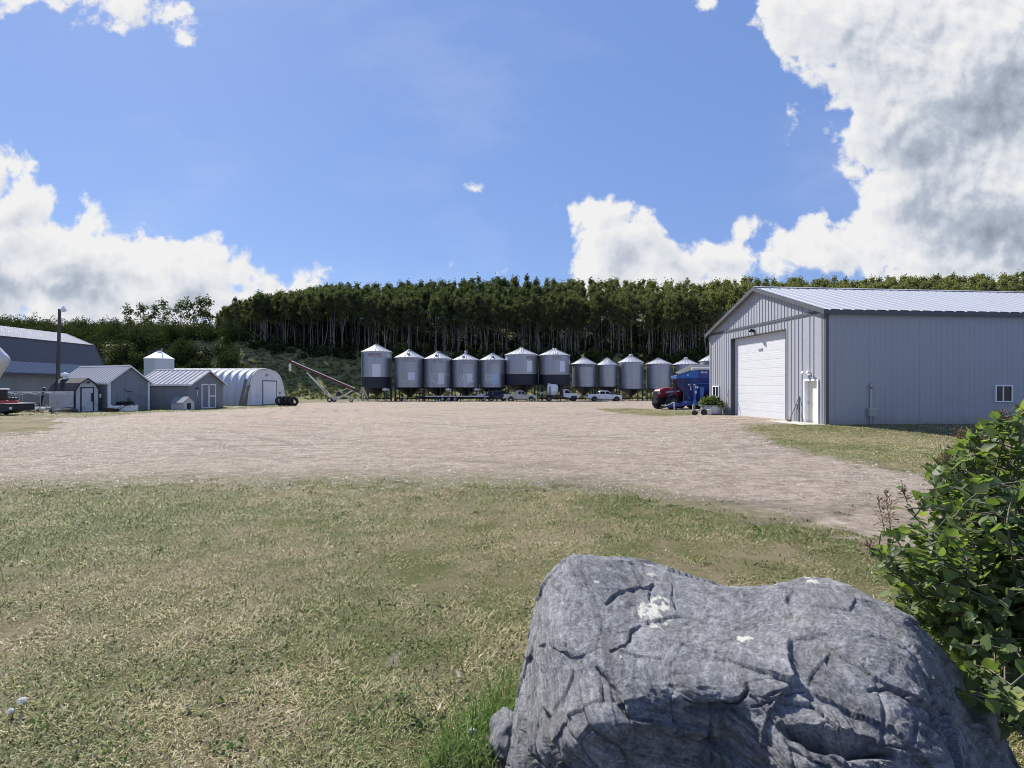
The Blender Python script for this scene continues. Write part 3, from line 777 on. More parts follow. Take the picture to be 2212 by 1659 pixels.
    for (a, b, c, d) in ((.70, 1.02, .15, .85), (1.12, 1.44, .15, .85), (.70, 1.02, .98, 1.62), (1.12, 1.44, .98, 1.62), (.70, 1.02, 1.74, 2.02), (1.12, 1.44, 1.74, 2.02)):
        ed.box(.152, .161, a, b, c, d)
    e = ed.build('entry_door', CREAM, s, bevel=0.004)
    MB().lathe([(0, .0), (.03, .0), (.034, -.05), (0, -.06)], 12, (.15, 1.46, 1.0), 'x').build('door_handle', STEEL, e)
    # lamps on the gable
    def lamp(y, z, m, big=1.0):
        mb = MB(); mb.box(-.06, -.02, y - .09 * big, y + .09 * big, z - .06, z + .1); mb.tube((-.05, y, z + .03), (-.17, y, z + .08), .025)
        l = mb.build('wall_lamp', m, s)
        h = MB(); h.lathe([(.02, .14), (.09 * big, .10), (.11 * big, -.06), (.09 * big, -.06), (.07 * big, .05)], 16, (-.19, y, z)); h.build('lamp_shade', m, l)
    lamp(6.3, 5.22, DARKST, 1.25)
    mb = MB(); mb.box(-.07, -.02, 1.16, 1.32, 2.44, 2.62)
    l = mb.build('wall_lamp', TRIMW, s)
    for dy in (-.2, .2):
        h = MB(); h.lathe([(.0, -.1), (.04, -.1), (.055, .0), (.085, .12), (.0, .11)], 14, (0, 0, 0)); h.xf(Matrix.Translation((-.16, 1.24 + dy, 2.52)) @ Matrix.Rotation(R(-62), 4, 'Y')); h.build('flood_head', TRIMW, l)
    # outlet and the meter on the long wall
    mb = MB(); mb.box(-.1, -.02, 2.12, 2.26, .72, .95); mb.tube((-.05, 2.19, -.1), (-.05, 2.19, .72), .022); mb.build('outlet_box', STEEL, s)
    mb = MB(); mb.tube((2.26, -.08, -.3), (2.26, -.08, 1.75), .034); mb.tube((2.42, -.07, -.3), (2.42, -.07, .4), .025); mb.box(2.2, 2.32, -.12, -.03, 1.5, 1.52); mb.box(2.2, 2.32, -.12, -.03, .96, .99)
    c = mb.build('conduit', STEEL, s)
    mb = MB(); mb.lathe([(0, 1.75), (.06, 1.75), (.06, 1.92), (.04, 2.0), (0, 2.0)], 14, (2.27, -.09, 0)); mb.build('weather_head', STEEL, c)
    mb = MB(); mb.box(2.1, 2.48, -.2, -.03, .38, .78); mb.build('meter_box', mat('meter_grey_green', (.34, .37, .33), .5), s, bevel=.015)
    mb = MB(); mb.box(2.09, 2.49, -.215, -.198, .74, .79); mb.build('box_lid', STEEL, s)
    # concrete slab in front of the doors
    p = MB(); p.box(-1.25, .12, -.05, 3.1, -.16, .012); p.box(-.5, .12, 3.1, 9.1, -.2, -.02)
    o = p.build('concrete_pad', CONC, None, C, R(5.57), bevel=.02); tag(o, kind='structure')
    return s, C
shop, SHOPC = big_shop()
SHM = Matrix.Translation(SHOPC) @ Matrix.Rotation(R(5.57), 4, 'Z')
def shop_at(x, y, z): return SHM @ Vector((x, y, z))

def gable_shed(name, label, C, rz, L, W, HE, RISE, wallm, roofm, ov=.22, cut=None):
    """ridge along local x (from 0 at the shown gable back to -L), gable facing +x, long front facing -y"""
    s = thing(name, label, 'shed', C, rz)
    mb = MB(); mb.ribwall(L, -.5, lambda x: HE, (), .4, .008, .05); mb.xf(Matrix.Translation((-L, 0, 0))); mb.build('front_wall', wallm, s)
    mb = MB(); mb.ribwall(L, -.5, lambda x: HE, (), .4, .008, .05); mb.xf(Matrix.Translation((0, W, 0)) @ Matrix.Rotation(R(180), 4, 'Z')); mb.build('back_wall', wallm, s)
    top = lambda q: HE + RISE * (1 - abs(q - W / 2) / (W / 2))
    for nm, M in (('gable_wall', Matrix.Rotation(R(90), 4, 'Z')), ('far_gable_wall', Matrix.Translation((-L, W, 0)) @ Matrix.Rotation(R(-90), 4, 'Z'))):
        mb = MB(); mb.ribwall(W, -.5, top, (), .4, .008, .05, breaks=(W / 2,)); mb.xf(M); mb.build(nm, wallm, s)
    sl = RISE / (W / 2); ze = HE - ov * sl + .05; zr = HE + RISE + .05
    mb = MB(); mb.ribs((-L - ov, W / 2, zr), (ov, W / 2, zr), (-L - ov, -ov, ze), (ov, -ov, ze), .45, .05, .14)
    mb.ribs((ov, W / 2, zr), (-L - ov, W / 2, zr), (ov, W + ov, ze), (-L - ov, W + ov, ze), .45, .05, .14)
    rf = mb.build('roof', roofm, s)
    mb = MB(); mb.add([(-L - ov, W / 2 - .14, zr + .03 - .14 * sl), (-L - ov, W / 2, zr + .045), (-L - ov, W / 2 + .14, zr + .03 - .14 * sl), (ov, W / 2 - .14, zr + .03 - .14 * sl), (ov, W / 2, zr + .045), (ov, W / 2 + .14, zr + .03 - .14 * sl)], [(0, 1, 4, 3), (1, 2, 5, 4)]); mb.build('ridge_cap', roofm, rf)
    mb = MB(); t = .14
    mb.box(-L - ov, ov, -ov - .03, -ov, ze - t - .02, ze - .01); mb.box(-L - ov, ov, W + ov, W + ov + .03, ze - t - .02, ze - .01)
    for xa, xb in ((ov + .004, ov + .034), (-L - ov - .034, -L - ov - .004)):
        for y0 in (-ov - .03, W + ov + .03):
            zb = HE - (ov + .03) * sl + .03; zt = HE + RISE + .03
            v = [(xa, y0, zb - t), (xa, y0, zb), (xa, W / 2, zt), (xa, W / 2, zt - t), (xb, y0, zb - t), (xb, y0, zb), (xb, W / 2, zt), (xb, W / 2, zt - t)]
            mb.add(v, [(0, 1, 2, 3), (7, 6, 5, 4), (0, 4, 5, 1), (1, 5, 6, 2), (2, 6, 7, 3), (3, 7, 4, 0)])
    mb.build('fascia', TRIMW, s)
    mb = MB(); mb.quad((-L - ov, -ov, ze - .1), (ov, -ov, ze - .1), (ov, 0, ze - .1), (-L - ov, 0, ze - .1)); mb.build('soffit', TRIMW, s)
    return s
def atz(u, v, y): p = px(u, v, y); return p
def px(u, v, y): return Vector(((u - U0) / F * y, y, HC - (v - V0) / F * y))
# small shed with corner boards
A1 = math.atan2(-.38, .925)
c = (-35.84, 46.5)
shed1 = gable_shed('storage_shed', 'grey shed with white corner boards, its gable facing the yard behind the white planter box', (c[0], c[1], g(*c)), A1, 7.3, 3.5, 2.66, 1.42, SHEDG, SHEDR)
for y0, y1 in ((-.03, .13), (3.37, 3.53)):
    mb = MB(); mb.box(.012, .04, y0, y1, -.3, 2.6)
    if y0 < 0: mb.box(-.13, .012, -.04, -.012, -.3, 2.6)
    mb.build('corner_board', TRIMW, shed1)
mb = MB(); mb.lathe([(0, 0), (.05, 0), (.05, .03), (0, .04)], 10, (.02, 1.32, 1.93), 'x'); mb.build('knob', BLACK, shed1)
mb = MB(); mb.tube((.09, 1.4, 1.72), (.09, 1.95, 1.72), .025, n=6); mb.tube((.01, 1.45, 1.72), (.09, 1.45, 1.72), .02); mb.tube((.01, 1.9, 1.72), (.09, 1.9, 1.72), .02); mb.build('handle', DARKST, shed1)
# second shed with double doors
c = (-31.46, 51.0)
shed2 = gable_shed('double_door_shed', 'grey shed with white-framed double doors in its gable, beside the arched hut', (c[0], c[1], g(*c)), 0.0, 5.0, 6.0, 2.55, 1.35, SHEDG, SHEDR, .3)
fr = MB(); y0, y1, zt = 1.95, 4.5, 2.5
for a, b in ((y0, y0 + .13), (y1 - .13, y1), ((y0 + y1) / 2 - .1, (y0 + y1) / 2 + .1)): fr.box(.012, .06, a, b, .0, zt)
fr.box(.012, .06, y0 + .13, y1 - .13, zt - .13, zt); fr.box(.012, .058, y0 + .13, y1 - .13, .0, .1); fr.box(.012, .056, (y0 + y1) / 2 + .1, y1 - .13, 1.18, 1.3)
d = fr.build('double_door', TRIMW, shed2)
MB().box(.012, .03, y0 + .13, y1 - .13, .1, zt - .13).build('door_leaf', SHEDG, d)
mb = MB(); mb.box(.01, .12, 1.0, 1.12, 2.02, 2.1); mb.lathe([(.03, .1), (.13, .02), (.14, 0), (.12, 0)], 12, (.2, 1.06, 1.98)); mb.build('wall_lamp', DARKST, shed2)
MB().box(.012, .04, 1.2, 1.28, 1.25, 1.85).build('thermometer', TRIMW, shed2)
# barn: gambrel roof, ridge running away from the camera
def barn():
    X0, YN, YFAR = -46.0, 37.0, 58.7; L = YFAR - YN; zg = -.36
    s = thing('gambrel_barn', 'big grey barn with a gambrel metal roof at the left edge, behind the sheds', 'barn', (X0, YFAR, zg), R(90))
    # local x runs towards +Y (far), local y towards -X (west); wall facing east is at y = 0
    WB = 8.8; prof = [(-.55, 3.52), (.12, 4.62), (1.06, 6.86), (4.4, 8.25)]
    ang = []
    top = lambda q: float(np.interp(min(q, WB - q), [p[0] for p in prof], [p[1] for p in prof]))
    mb = MB(); mb.ribwall(L, -.4, lambda x: 3.85, (), .35, .012, .05); mb.xf(Matrix.Translation((-L, 0, 0))); mb.build('long_wall', BARNW, s)
    mb = MB(); mb.ribwall(L, -.4, lambda x: 3.85, (), .35, .012, .05); mb.xf(Matrix.Translation((0, WB, 0)) @ Matrix.Rotation(R(180), 4, 'Z')); mb.build('west_wall', BARNW, s)
    for M in (Matrix.Rotation(R(90), 4, 'Z'), Matrix.Translation((-L, WB, 0)) @ Matrix.Rotation(R(-90), 4, 'Z')):
        mb = MB(); mb.ribwall(WB, -.4, lambda q: top(q) - .06, (), .35, .012, .05, breaks=(.12, 1.06, 4.4, WB - 1.06, WB - .12)); mb.xf(M); mb.build('end_wall', BARNW, s)
    ov = .35
    def strip(p, q, dep, step): 
        m = MB(); m.ribs((-L - ov, p[0], p[1]), (ov, p[0], p[1]), (-L - ov, q[0], q[1]), (ov, q[0], q[1]), step, dep, .09)
        m.ribs((ov, WB - p[0], p[1]), (-L - ov, WB - p[0], p[1]), (ov, WB - q[0], q[1]), (-L - ov, WB - q[0], q[1]), step, dep, .09); return m
    strip(prof[3], prof[2], .03, .32).build('upper_roof', SHEDR, s)
    strip(prof[2], prof[1], .035, .32).build('lower_roof', BARNR, s)
    strip((.10, 4.60), prof[0], .045, .32).build('eave_roof', SHEDR, s)
    mb = MB()
    for a, b in ((prof[0], prof[1]), (prof[1], prof[2]), (prof[2], prof[3])):
        for f_ in (lambda p: p[0], lambda p: WB - p[0]): mb.beam((ov + .02, f_(a), a[1] - .05), (ov + .02, f_(b), b[1] - .05), .04, .16)
    mb.box(-L - ov, ov, -.6, -.56, 3.3, 3.5); mb.build('fascia', TRIMD, s)
    mb = MB(); mb.quad((-L - ov, -.56, 3.4), (ov, -.56, 3.4), (ov, 0, 3.6), (-L - ov, 0, 3.6)); mb.build('soffit', BARNW, s)
    mb = MB(); mb.box(-L - ov, ov, 1.0, 1.06, 6.83, 6.93); mb.build('roof_flashing', TRIMD, s)
barn()
# little white gambrel shed
def coop():
    c = (-37.2, 44.5); L, W = 3.7, 1.86
    s = thing('chicken_coop', 'small weathered white shed with black trim and a dark shingled gambrel roof', 'shed', (c[0], c[1], g(*c)), A1)
    prof = [(-.05, 1.78), (.32, 2.42), (W / 2, 2.86)]
    top = lambda q: float(np.interp(min(q, W - q), [p[0] for p in prof], [p[1] for p in prof]))
    PEEL = mat('peeling_white', (.56, .57, .60), .8, var=.1, dirt=(.22, .21, .21), damt=.7, dscale=2.2)
    mb = MB(); mb.ribwall(L, -.2, lambda x: 1.9, (), 1.2, .006, .05); mb.xf(Matrix.Translation((-L, 0, 0))); mb.build('side_wall', PEEL, s)
    mb = MB(); mb.ribwall(L, -.2, lambda x: 1.9, (), 1.2, .006, .05); mb.xf(Matrix.Translation((0, W, 0)) @ Matrix.Rotation(R(180), 4, 'Z')); mb.build('back_wall', PEEL, s)
    for M in (Matrix.Rotation(R(90), 4, 'Z'), Matrix.Translation((-L, W, 0)) @ Matrix.Rotation(R(-90), 4, 'Z')):
        mb = MB(); mb.ribwall(W, -.2, lambda q: top(q) - .03, (), 3, .0, .05, breaks=(.32, W / 2, W - .32)); mb.xf(M); mb.build('end_wall', PEEL, s)
    mb = MB(); ov = .12
    for a, b in ((prof[0], prof[1]), (prof[1], prof[2])):
        for k in (0, 1):
            q = [(a[0] if k == 0 else W - a[0], a[1]), (b[0] if k == 0 else W - b[0], b[1])]
            mb.add([(-L - ov, q[0][0], q[0][1]), (ov, q[0][0], q[0][1]), (ov, q[1][0], q[1][1]), (-L - ov, q[1][0], q[1][1]), (-L - ov, q[0][0], q[0][1] + .05), (ov, q[0][0], q[0][1] + .05), (ov, q[1][0], q[1][1] + .05), (-L - ov, q[1][0], q[1][1] + .05)],
                   [(0, 1, 2, 3), (4, 5, 6, 7), (0, 1, 5, 4), (1, 2, 6, 5), (2, 3, 7, 6), (3, 0, 4, 7)])
    mb.build('roof', SHINGLE, s)
    mb = MB()
    for a, b in ((prof[0], prof[1]), (prof[1], prof[2])):
        mb.beam((ov + .02, a[0], a[1] + .0), (ov + .02, b[0], b[1] + .0), .03, .1); mb.beam((ov + .02, W - a[0], a[1] + .0), (ov + .02, W - b[0], b[1] + .0), .03, .1)
    for y in (-.02, W - .07): mb.box(.005, .03, y, y + .09, -.2, 1.8)
    mb.box(-.1, .0, -.035, -.012, -.2, 1.8); mb.build('trim', BLACK, s)
    mb = MB(); y0, y1, zt = .5, 1.36, 2.02
    mb.box(.006, .05, y0 - .09, y0, 0, zt + .1); mb.box(.006, .05, y1, y1 + .09, 0, zt + .1); mb.box(.006, .05, y0, y1, zt, zt + .1); f = mb.build('door_frame', BLACK, s)
    d = MB().box(.006, .035, y0, y1, .0, zt).build('door', PEEL, s)
    MB().box(.036, .06, y1 - .14, y1 + .0, .85, 1.6).build('latch_plate', BLACK, d)
    mb = MB(); mb.lathe([(.03, .1), (.1, .06), (.12, -.08), (0, -.06)], 12, (.16, .95, 2.52)); mb.build('wall_lamp', BLACK, s)
    mb = MB(); M = Matrix.Translation((-3.0, W / 2 - .1, 2.83)); mb.lathe([(.17, 0), (.15, .14), (.16, .2), (.3, .24), (.33, .36), (.22, .52), (0, .58)], 20); mb.box(-.35, .3, -.25, .25, -.02, .04); mb.xf(M); mb.build('roof_vent', TRIMW, s)
    mb = MB(); mb.box(.0, .1, W + .02, W + .12, 1.2, 1.5); mb.build('meter_box', TRIMW, s)
    return s
coop()
# arched ribbed hut
def quonset():
    c = (-32.8, 64.7); W, Ht, L = 10.6, 4.55, 12.0
    s = thing('arched_hut', 'white ribbed arched metal hut with a white roll-up door in its plank-sided end', 'hut', (c[0], c[1], g(*c)), 0.0)
    # arch profile across local y (0..W); open end faces +x
    n = 30; arc = []
    for i in range(n + 1):
        a = math.pi * i / n
        ex = .62
        y = -math.copysign(abs(math.cos(a)) ** ex, math.cos(a)); z = math.sin(a) ** .88
        arc.append((W / 2 + y * W / 2, z * Ht))
    nx = []
    ribw = .62
    x = 0.0
    steps = []
    k = 0
    while x > -L:
        for q in range(8):
            xx = x - ribw * 1.55 * q / 8
            steps.append((xx, 0.20 * max(0, math.sin(math.pi * 2 * q / 8)) + (.0 if q < 4 else -.0)))
        x -= ribw * 1.55
    vs = []; fs = []; m = n + 1
    for (xx, off) in steps:
        for i, (y, z) in enumerate(arc):
            dy, dz = (y - W / 2) / (W / 2), z / Ht
            l = math.hypot(dy, dz) + 1e-6
            vs.append((xx, y + off * dy / l, z + off * dz / l - (.3 if z < .02 else 0)))
    for i in range(len(steps) - 1):
        for j in range(n): fs.append((i * m + j, i * m + j + 1, (i + 1) * m + j + 1, (i + 1) * m + j))
    mb = MB(); mb.add(vs, fs, True); mb.build('arch_shell', QUON, s)
    mb = MB(); mb.path([(.03, y, z) for y, z in arc], .09, 6); mb.build('edge_trim', TRIMW, s)
    mb = MB(); mb.path([(.09, W / 2 + (y - W / 2) * 1.016, z * 1.02) for y, z in arc if z > .05], .035, 5); mb.build('edge_seal', DARKST, s)
    # planked end: horizontal boards
    mb = MB(); ys_ = np.array([p[0] for p in arc]); zs_ = np.array([p[1] for p in arc])
    z = -.3; b = .3
    half = n // 2
    while z < Ht - .06:
        z1 = min(z + b, Ht - .04); zm = max(z1, .02)
        yl = float(np.interp(zm, zs_[:half + 1], ys_[:half + 1])); yr = W - yl
        yl0 = float(np.interp(max(z, .02), zs_[:half + 1], ys_[:half + 1])); yr0 = W - yl0
        mb.add([(.0, yl0, z), (.0, yr0, z), (-.05, yr, z1), (-.05, yl, z1)], [(0, 1, 2, 3)])
        mb.add([(.0, yl0, z), (.0, yr0, z), (-.05, yr0, z), (-.05, yl0, z)], [(0, 1, 2, 3)])
        z = z1
    mb.build('end_wall', mat('end_boards', (.74, .75, .77), .7, var=.1, dirt=(.5, .49, .48), damt=.5), s)
    y0, y1, zt = 4.2, 8.0, 3.05
    fr = MB(); fr.box(-.02, .05, y0 - .12, y0, 0, zt + .12); fr.box(-.02, .05, y1, y1 + .12, 0, zt + .12); fr.box(-.02, .05, y0, y1, zt, zt + .12); fr.build('door_frame', TRIMD, s)
    mb = MB()
    for k in range(8): mb.box(-.01, .022, y0, y1, zt * k / 8 + .01, zt * (k + 1) / 8 - .01)
    mb.box(-.02, .012, y0, y1, 0, zt); mb.build('roll_up_door', HUTW, s)
    d = MB().box(-.02, .03, .95, 2.05, 0, 2.42).build('side_door', HUTW, s)
    mb = MB(); mb.box(.01, .04, .84, .95, 0, 2.5); mb.box(.01, .04, 2.05, 2.16, 0, 2.5); mb.box(.01, .04, .95, 2.05, 2.42, 2.5); mb.build('door_casing', TRIMW, s)
    mb = MB(); mb.box(.0, .1, W / 2 - .35, W / 2 + .2, Ht - .75, Ht - .5); mb.build('end_vent', STEEL, s)
    mb = MB(); mb.box(.0, .12, 8.9, 9.3, 1.35, 1.6); mb.build('electric_box', STEEL, s)
    return s
quonset()
def plank(u, v, y, hgt, tilt, label, lean=.35, w=.28):
    p = px(u, v, y); z = g(p.x, p.y)
    mb = MB(); mb.box(-w / 2, w / 2, -.025, .025, 0, hgt)
    o = mb.build('plank', WOODG, None, (p.x, p.y, z), 0, bevel=.006); o.rotation_euler = (R(-lean * 57.3 * .5), R(tilt), R(6))
    return tag(o, label, 'plank', 'boards leaning on the arched hut')
plank(518, 880, 62.6, 3.3, 9, 'longest dark board leaning on the ribbed side of the arched hut', w=.36)
plank(524, 879, 62.4, 2.6, 14, 'middle pale grey board leaning on the ribbed side of the arched hut')
plank(531, 879, 62.8, 2.5, 2, 'short board leaning on the arched hut nearest its end wall')

# white bin behind the sheds
def white_bin():
    p = px(344, 870, 62.0); zg = g(p.x, p.y)
    s = thing('white_bin', 'white round storage bin with a low cone roof, standing behind the grey sheds', 'bin', (p.x, p.y, zg))
    r = 1.5; ze = 5.2 - zg
    m = mat('white_bin_wall', (.60, .63, .62), .7, var=.08, dirt=(.38, .37, .33), damt=.6, dscale=1.0, stretch=(1, 1, .3))
    MB().lathe([(r, -.3), (r, ze)], 40).build('wall', m, s)
    mb = MB(); mb.lathe([(r + .06, ze - .05), (r + .06, ze), (.32, ze + .82), (.32, ze + .9), (.0, ze + .94)], 40, smooth=False); mb.build('roof', TRIMW, s)
    mb = MB(); mb.tube((.3, 0, ze + .85), (.3, 0, ze + 1.25), .05); mb.tube((.3, 0, ze + 1.0), (.05, 0, ze + .92), .03); mb.build('vent_pipe', STEEL, s)
white_bin()
# ------------------------------------------------------------------ grain bins
def bin_mat():
    m, t, p = newmat('galvanised_bin_wall')
    co = t.coord(); sp = t.node('ShaderNodeSeparateXYZ'); t.put(sp.inputs[0], co)
    n = t.noise(t.vmath('MULTIPLY', co, (1.2, 1.2, .25)), 1.6, 6, .65); n2 = t.noise(co, 5.0, 6, .7)
    c = t.mix(n, (.22, .235, .275), (.40, .42, .46))
    c = t.mix(t.maprange(n2, .55, .75, 0, .35), c, (.42, .42, .43))
    p.inputs['Metallic'].default_value = .75
    t.put(p.inputs['Base Color'], c); t.put(p.inputs['Roughness'], t.maprange(n, .3, .7, .28, .42))
    return m
BINW = bin_mat()
BINR = mat('galvanised_bin_roof', (.50, .51, .54), .6, .1, var=.1, scale=1.5)
SEAM = mat('weathered_roof_seam', (.20, .21, .235), .55, .3, var=.15)
HOP = mat('dark_hopper_paint', (.010, .011, .026), .5, var=.2, dirt=(.02, .02, .034), damt=.5)
PANELW = mat('white_bin_panel', (.66, .69, .76), .5, var=.08, dirt=(.45, .47, .52), damt=.4, dscale=2.5)
PANELB = mat('pale_blue_bin_panel', (.40, .52, .70), .5, var=.06)
WORN = mat('scoured_zinc_patch', (.50, .51, .53), .5, .25, var=.25, scale=6)
REDT = mat('faded_red_lettering', (.24, .07, .075), .7, var=.2)
REDF = mat('very_faded_red_lettering', (.27, .19, .20), .7, var=.1)
BLKT = mat('black_lettering', (.03, .05, .055), .7)
WHT = mat('white_lettering', (.78, .80, .84), .5, var=.03)

def text_geo(s, size=1.0, bold=.0, shear=0.0, ext=0.0):
    cu = bpy.data.curves.new('lettering', 'FONT'); cu.body = s; cu.size = size; cu.align_x = 'CENTER'; cu.align_y = 'CENTER'
    cu.offset = bold; cu.shear = shear; cu.extrude = ext; cu.resolution_u = 2
    o = bpy.data.objects.new('lettering', cu); COL.objects.link(o)
    dg = bpy.context.evaluated_depsgraph_get(); me = bpy.data.meshes.new_from_object(o.evaluated_get(dg))
    bpy.data.objects.remove(o); bpy.data.curves.remove(cu)
    bm = bmesh.new(); bm.from_mesh(me)
    bmesh.ops.triangulate(bm, faces=bm.faces)
    bmesh.ops.subdivide_edges(bm, edges=[e for e in bm.edges if e.calc_length() > size * .25], cuts=2)
    bmesh.ops.triangulate(bm, faces=bm.faces)
    v = [tuple(q.co) for q in bm.verts]; f = [tuple(q.index for q in fc.verts) for fc in bm.faces]
    bm.free(); bpy.data.meshes.remove(me)
    return v, f
def fit(v, width=None, height=None):
    xs = [p[0] for p in v]; ys = [p[1] for p in v]
    sx = width / (max(xs) - min(xs)); sy = height / (max(ys) - min(ys)) if height else sx
    cx, cy = (max(xs) + min(xs)) / 2, (max(ys) + min(ys)) / 2
    return [((p[0] - cx) * sx, (p[1] - cy) * sy) for p in v]
def patch(mb, r, th, w, z0, z1, n=8):
    """curved plate on a round wall; th = bearing from -y"""
    vs = []; fs = []
    for i in range(n + 1):
        a = th + (i / n - .5) * w / r
        for rr, z in ((r, z0), (r, z1)): vs.append((rr * math.sin(a), -rr * math.cos(a), z))
    for i in range(n): fs.append((2 * i, 2 * i + 2, 2 * i + 3, 2 * i + 1))
    vs2 = [((p[0]) * (r - .03) / r, p[1] * (r - .03) / r, p[2]) for p in vs]
    o = len(vs); fs += [(a, b, b + o, a + o) for a, b in [(2 * i, 2 * i + 2) for i in range(n)] + [(2 * i + 1, 2 * i + 3) for i in range(n)] + [(0, 1), (2 * n, 2 * n + 1)]]
    mb.add(vs + vs2, fs)
def grain_bin(label, ul, ur, ve, va, vb, Y, vc=853, skirt=None, panel=None, pmat=None, frame=False, ladder=None, roof_ladder=False, text=None, fan=False, cap='cap', patches=(), hatch=None, ow=.1):
    cx = (ul + ur) / 2; p = px(cx, 866, Y); zg = g(p.x, p.y)
    s = thing('grain_bin', label, 'grain bin', (p.x, Y, zg), 0, 'hopper grain bins in a row')
    Z = lambda v: HC - (v - V0) / F * Y - zg
    r = (ur - ul) / 2 / F * Y
    ze, za, zb = Z(ve), Z(va), Z(vb)
    zs = Z(skirt) if skirt else zb
    # corrugated wall with a step at each ring seam
    prof = []; z = zs; nr = max(3, round((ze - zs) / .82)); rh = (ze - zs) / nr
    for k in range(nr):
        for q in range(8):
            prof.append((r + (.012 if q % 2 else -.006) + .012 * (k % 2), zs + rh * (k + q / 8)))
    prof.append((r, ze))
    MB().lathe(prof, 44).build('wall', BINW, s)
    if skirt:
        MB().lathe([(r + .012, zb), (r + .012, zs + .02), (r + .05, zs + .02), (r + .05, zs + .1), (r, zs + .1)], 44, smooth=False).build('skirt', HOP, s)
    hb = Z(vc)
    mb = MB(); mb.lathe([(r * .995, zb + .06), (r * .995, zb), (.28, hb), (.28, hb - .18), (.0, hb - .18)], 44, smooth=False); mb.build('hopper', HOP, s)
    mb = MB(); mb.lathe([(r + .03, zb - .02), (r + .06, zb - .02), (r + .06, zb + .12), (r + .03, zb + .12)], 44, smooth=False); mb.build('support_ring', DARKST, s)
    # cone roof with raised seams
    rr = r + ow; n = 22
    mb = MB(); mb.lathe([(rr, ze - .08), (rr + .015, ze - .03), (rr, ze + .01), (.36, za - .1)], n * 2, smooth=False)
    roof = mb.build('roof', BINR, s)
    mb = MB()
    for k in range(n):
        a = 2 * math.pi * (k + .5) / n
        d = Vector((math.sin(a), -math.cos(a), 0))
        mb.beam(d * rr + Vector((0, 0, ze + .02)), d * .36 + Vector((0, 0, za - .08)), .07, .07)
    mb.build('roof_seam', SEAM, roof)
    mb = MB()
    if cap == 'cap': mb.lathe([(.36, za - .14), (.36, za - .02), (.40, za - .02), (.40, za + .03), (.0, za + .1)], 20)
    elif cap == 'dome': mb.lathe([(.36, za - .14), (.42, za - .02), (.36, za + .12), (.2, za + .2), (0, za + .22)], 20)
    else:
        mb.lathe([(.36, za - .14), (.36, za - .02), (.0, za + .0)], 20); M = Matrix.Translation((0, .1, za + .28)) @ Matrix.Rotation(R(70), 4, 'X'); i0 = len(mb.v); mb.lathe([(0, 0), (.30, 0), (.30, .05), (0, .05)], 16); mb.xf(M, i0)
    mb.build('roof_cap', BINR if cap != 'lid' else STEEL, roof)
    if hatch:
        a = R(hatch); d = Vector((math.sin(a), -math.cos(a), 0)); t = .42
        c = (d * rr).lerp(d * .36, t) + Vector((0, 0, lerp(ze, za - .1, t) + .05))
        mb = MB(); mb.lathe([(0, -.02), (.24, -.02), (.24, .1), (0, .12)], 14, c); mb.build('roof_hatch', DARKST, roof)
    nl = 10
    for k in range(nl):
        a = 2 * math.pi * (k + .5) / nl
        d = Vector((math.sin(a), -math.cos(a), 0)) * (r - .02)
        mb = MB(); mb.box(d.x - .07, d.x + .07, d.y - .07, d.y + .07, -.12, zb + .1)
        d2 = d * .62; t = (r * .38 - .03) / r
        mb.build('leg', DARKST, s)
    mb = MB(); zb2 = .42
    for k in range(nl):
        a0 = 2 * math.pi * (k + .5) / nl; a1 = a0 + 2 * math.pi / nl
        mb.beam((math.sin(a0) * (r - .02), -math.cos(a0) * (r - .02), zb2), (math.sin(a1) * (r - .02), -math.cos(a1) * (r - .02), zb2), .06, .1)
    mb.build('leg_brace', DARKST, s)
    if panel:
        fr_, wd, v0, v1 = panel
        th = math.asin(fr_); mb = MB()
        patch(mb, r + .035, th, wd * r, Z(v1), Z(v0))
        dr = mb.build('wall_panel', pmat or PANELW, s)
        if frame:
            mb = MB(); e = .07
            for a_ in (-1, 1): patch(mb, r + .06, th + a_ * (wd / 2 + .02), .1, Z(v1) - e, Z(v0) + e, 2)
            patch(mb, r + .06, th, wd * r, Z(v0), Z(v0) + e, 6); patch(mb, r + .06, th, wd * r, Z(v1) - e, Z(v1), 6)
            mb.build('panel_frame', STEEL, dr)
    for (fr_, wd, v0, v1) in patches:
        # scoured bright zinc, ragged outline
        mb = MB(); th = math.asin(fr_); n_ = 40; m_ = 18; vs = []; fs = []
        for i in range(n_):
            for j in range(m_):
                if noise.noise(Vector((i * .15 + ul, j * .2, 1.7))) + .5 * noise.noise(Vector((i * .4 + ul, j * .6, 4.7))) > .0:
                    a = th + ((i) / n_ - .5) * wd; b_ = th + ((i + 1) / n_ - .5) * wd; za_ = lerp(Z(v1), Z(v0), j / m_); zb_ = lerp(Z(v1), Z(v0), (j + 1) / m_); q = r + .022
                    o_ = len(vs); vs += [(q * math.sin(a), -q * math.cos(a), za_), (q * math.sin(b_), -q * math.cos(b_), za_), (q * math.sin(b_), -q * math.cos(b_), zb_), (q * math.sin(a), -q * math.cos(a), zb_)]; fs.append((o_, o_ + 1, o_ + 2, o_ + 3))
        if vs: mb.add(vs, fs); mb.build('scoured_patch', WORN, s)
    if ladder is not None:
        th = R(ladder[0]); d = Vector((math.sin(th), -math.cos(th), 0)); tn = Vector((math.cos(th), math.sin(th), 0)); mb = MB()
        lo = Z(ladder[1]); hi = Z(ladder[2]); m = (DARKST if ladder[3] else STEEL)
        for s_ in (-1, 1): mb.tube(d * (r + .14) + tn * .23 * s_ + Vector((0, 0, lo)), d * (r + .14) + tn * .23 * s_ + Vector((0, 0, hi)), .028, n=5)
        z = lo + .15
        while z < hi: mb.tube(d * (r + .14) - tn * .23 + Vector((0, 0, z)), d * (r + .14) + tn * .23 + Vector((0, 0, z)), .02, n=5); z += .36
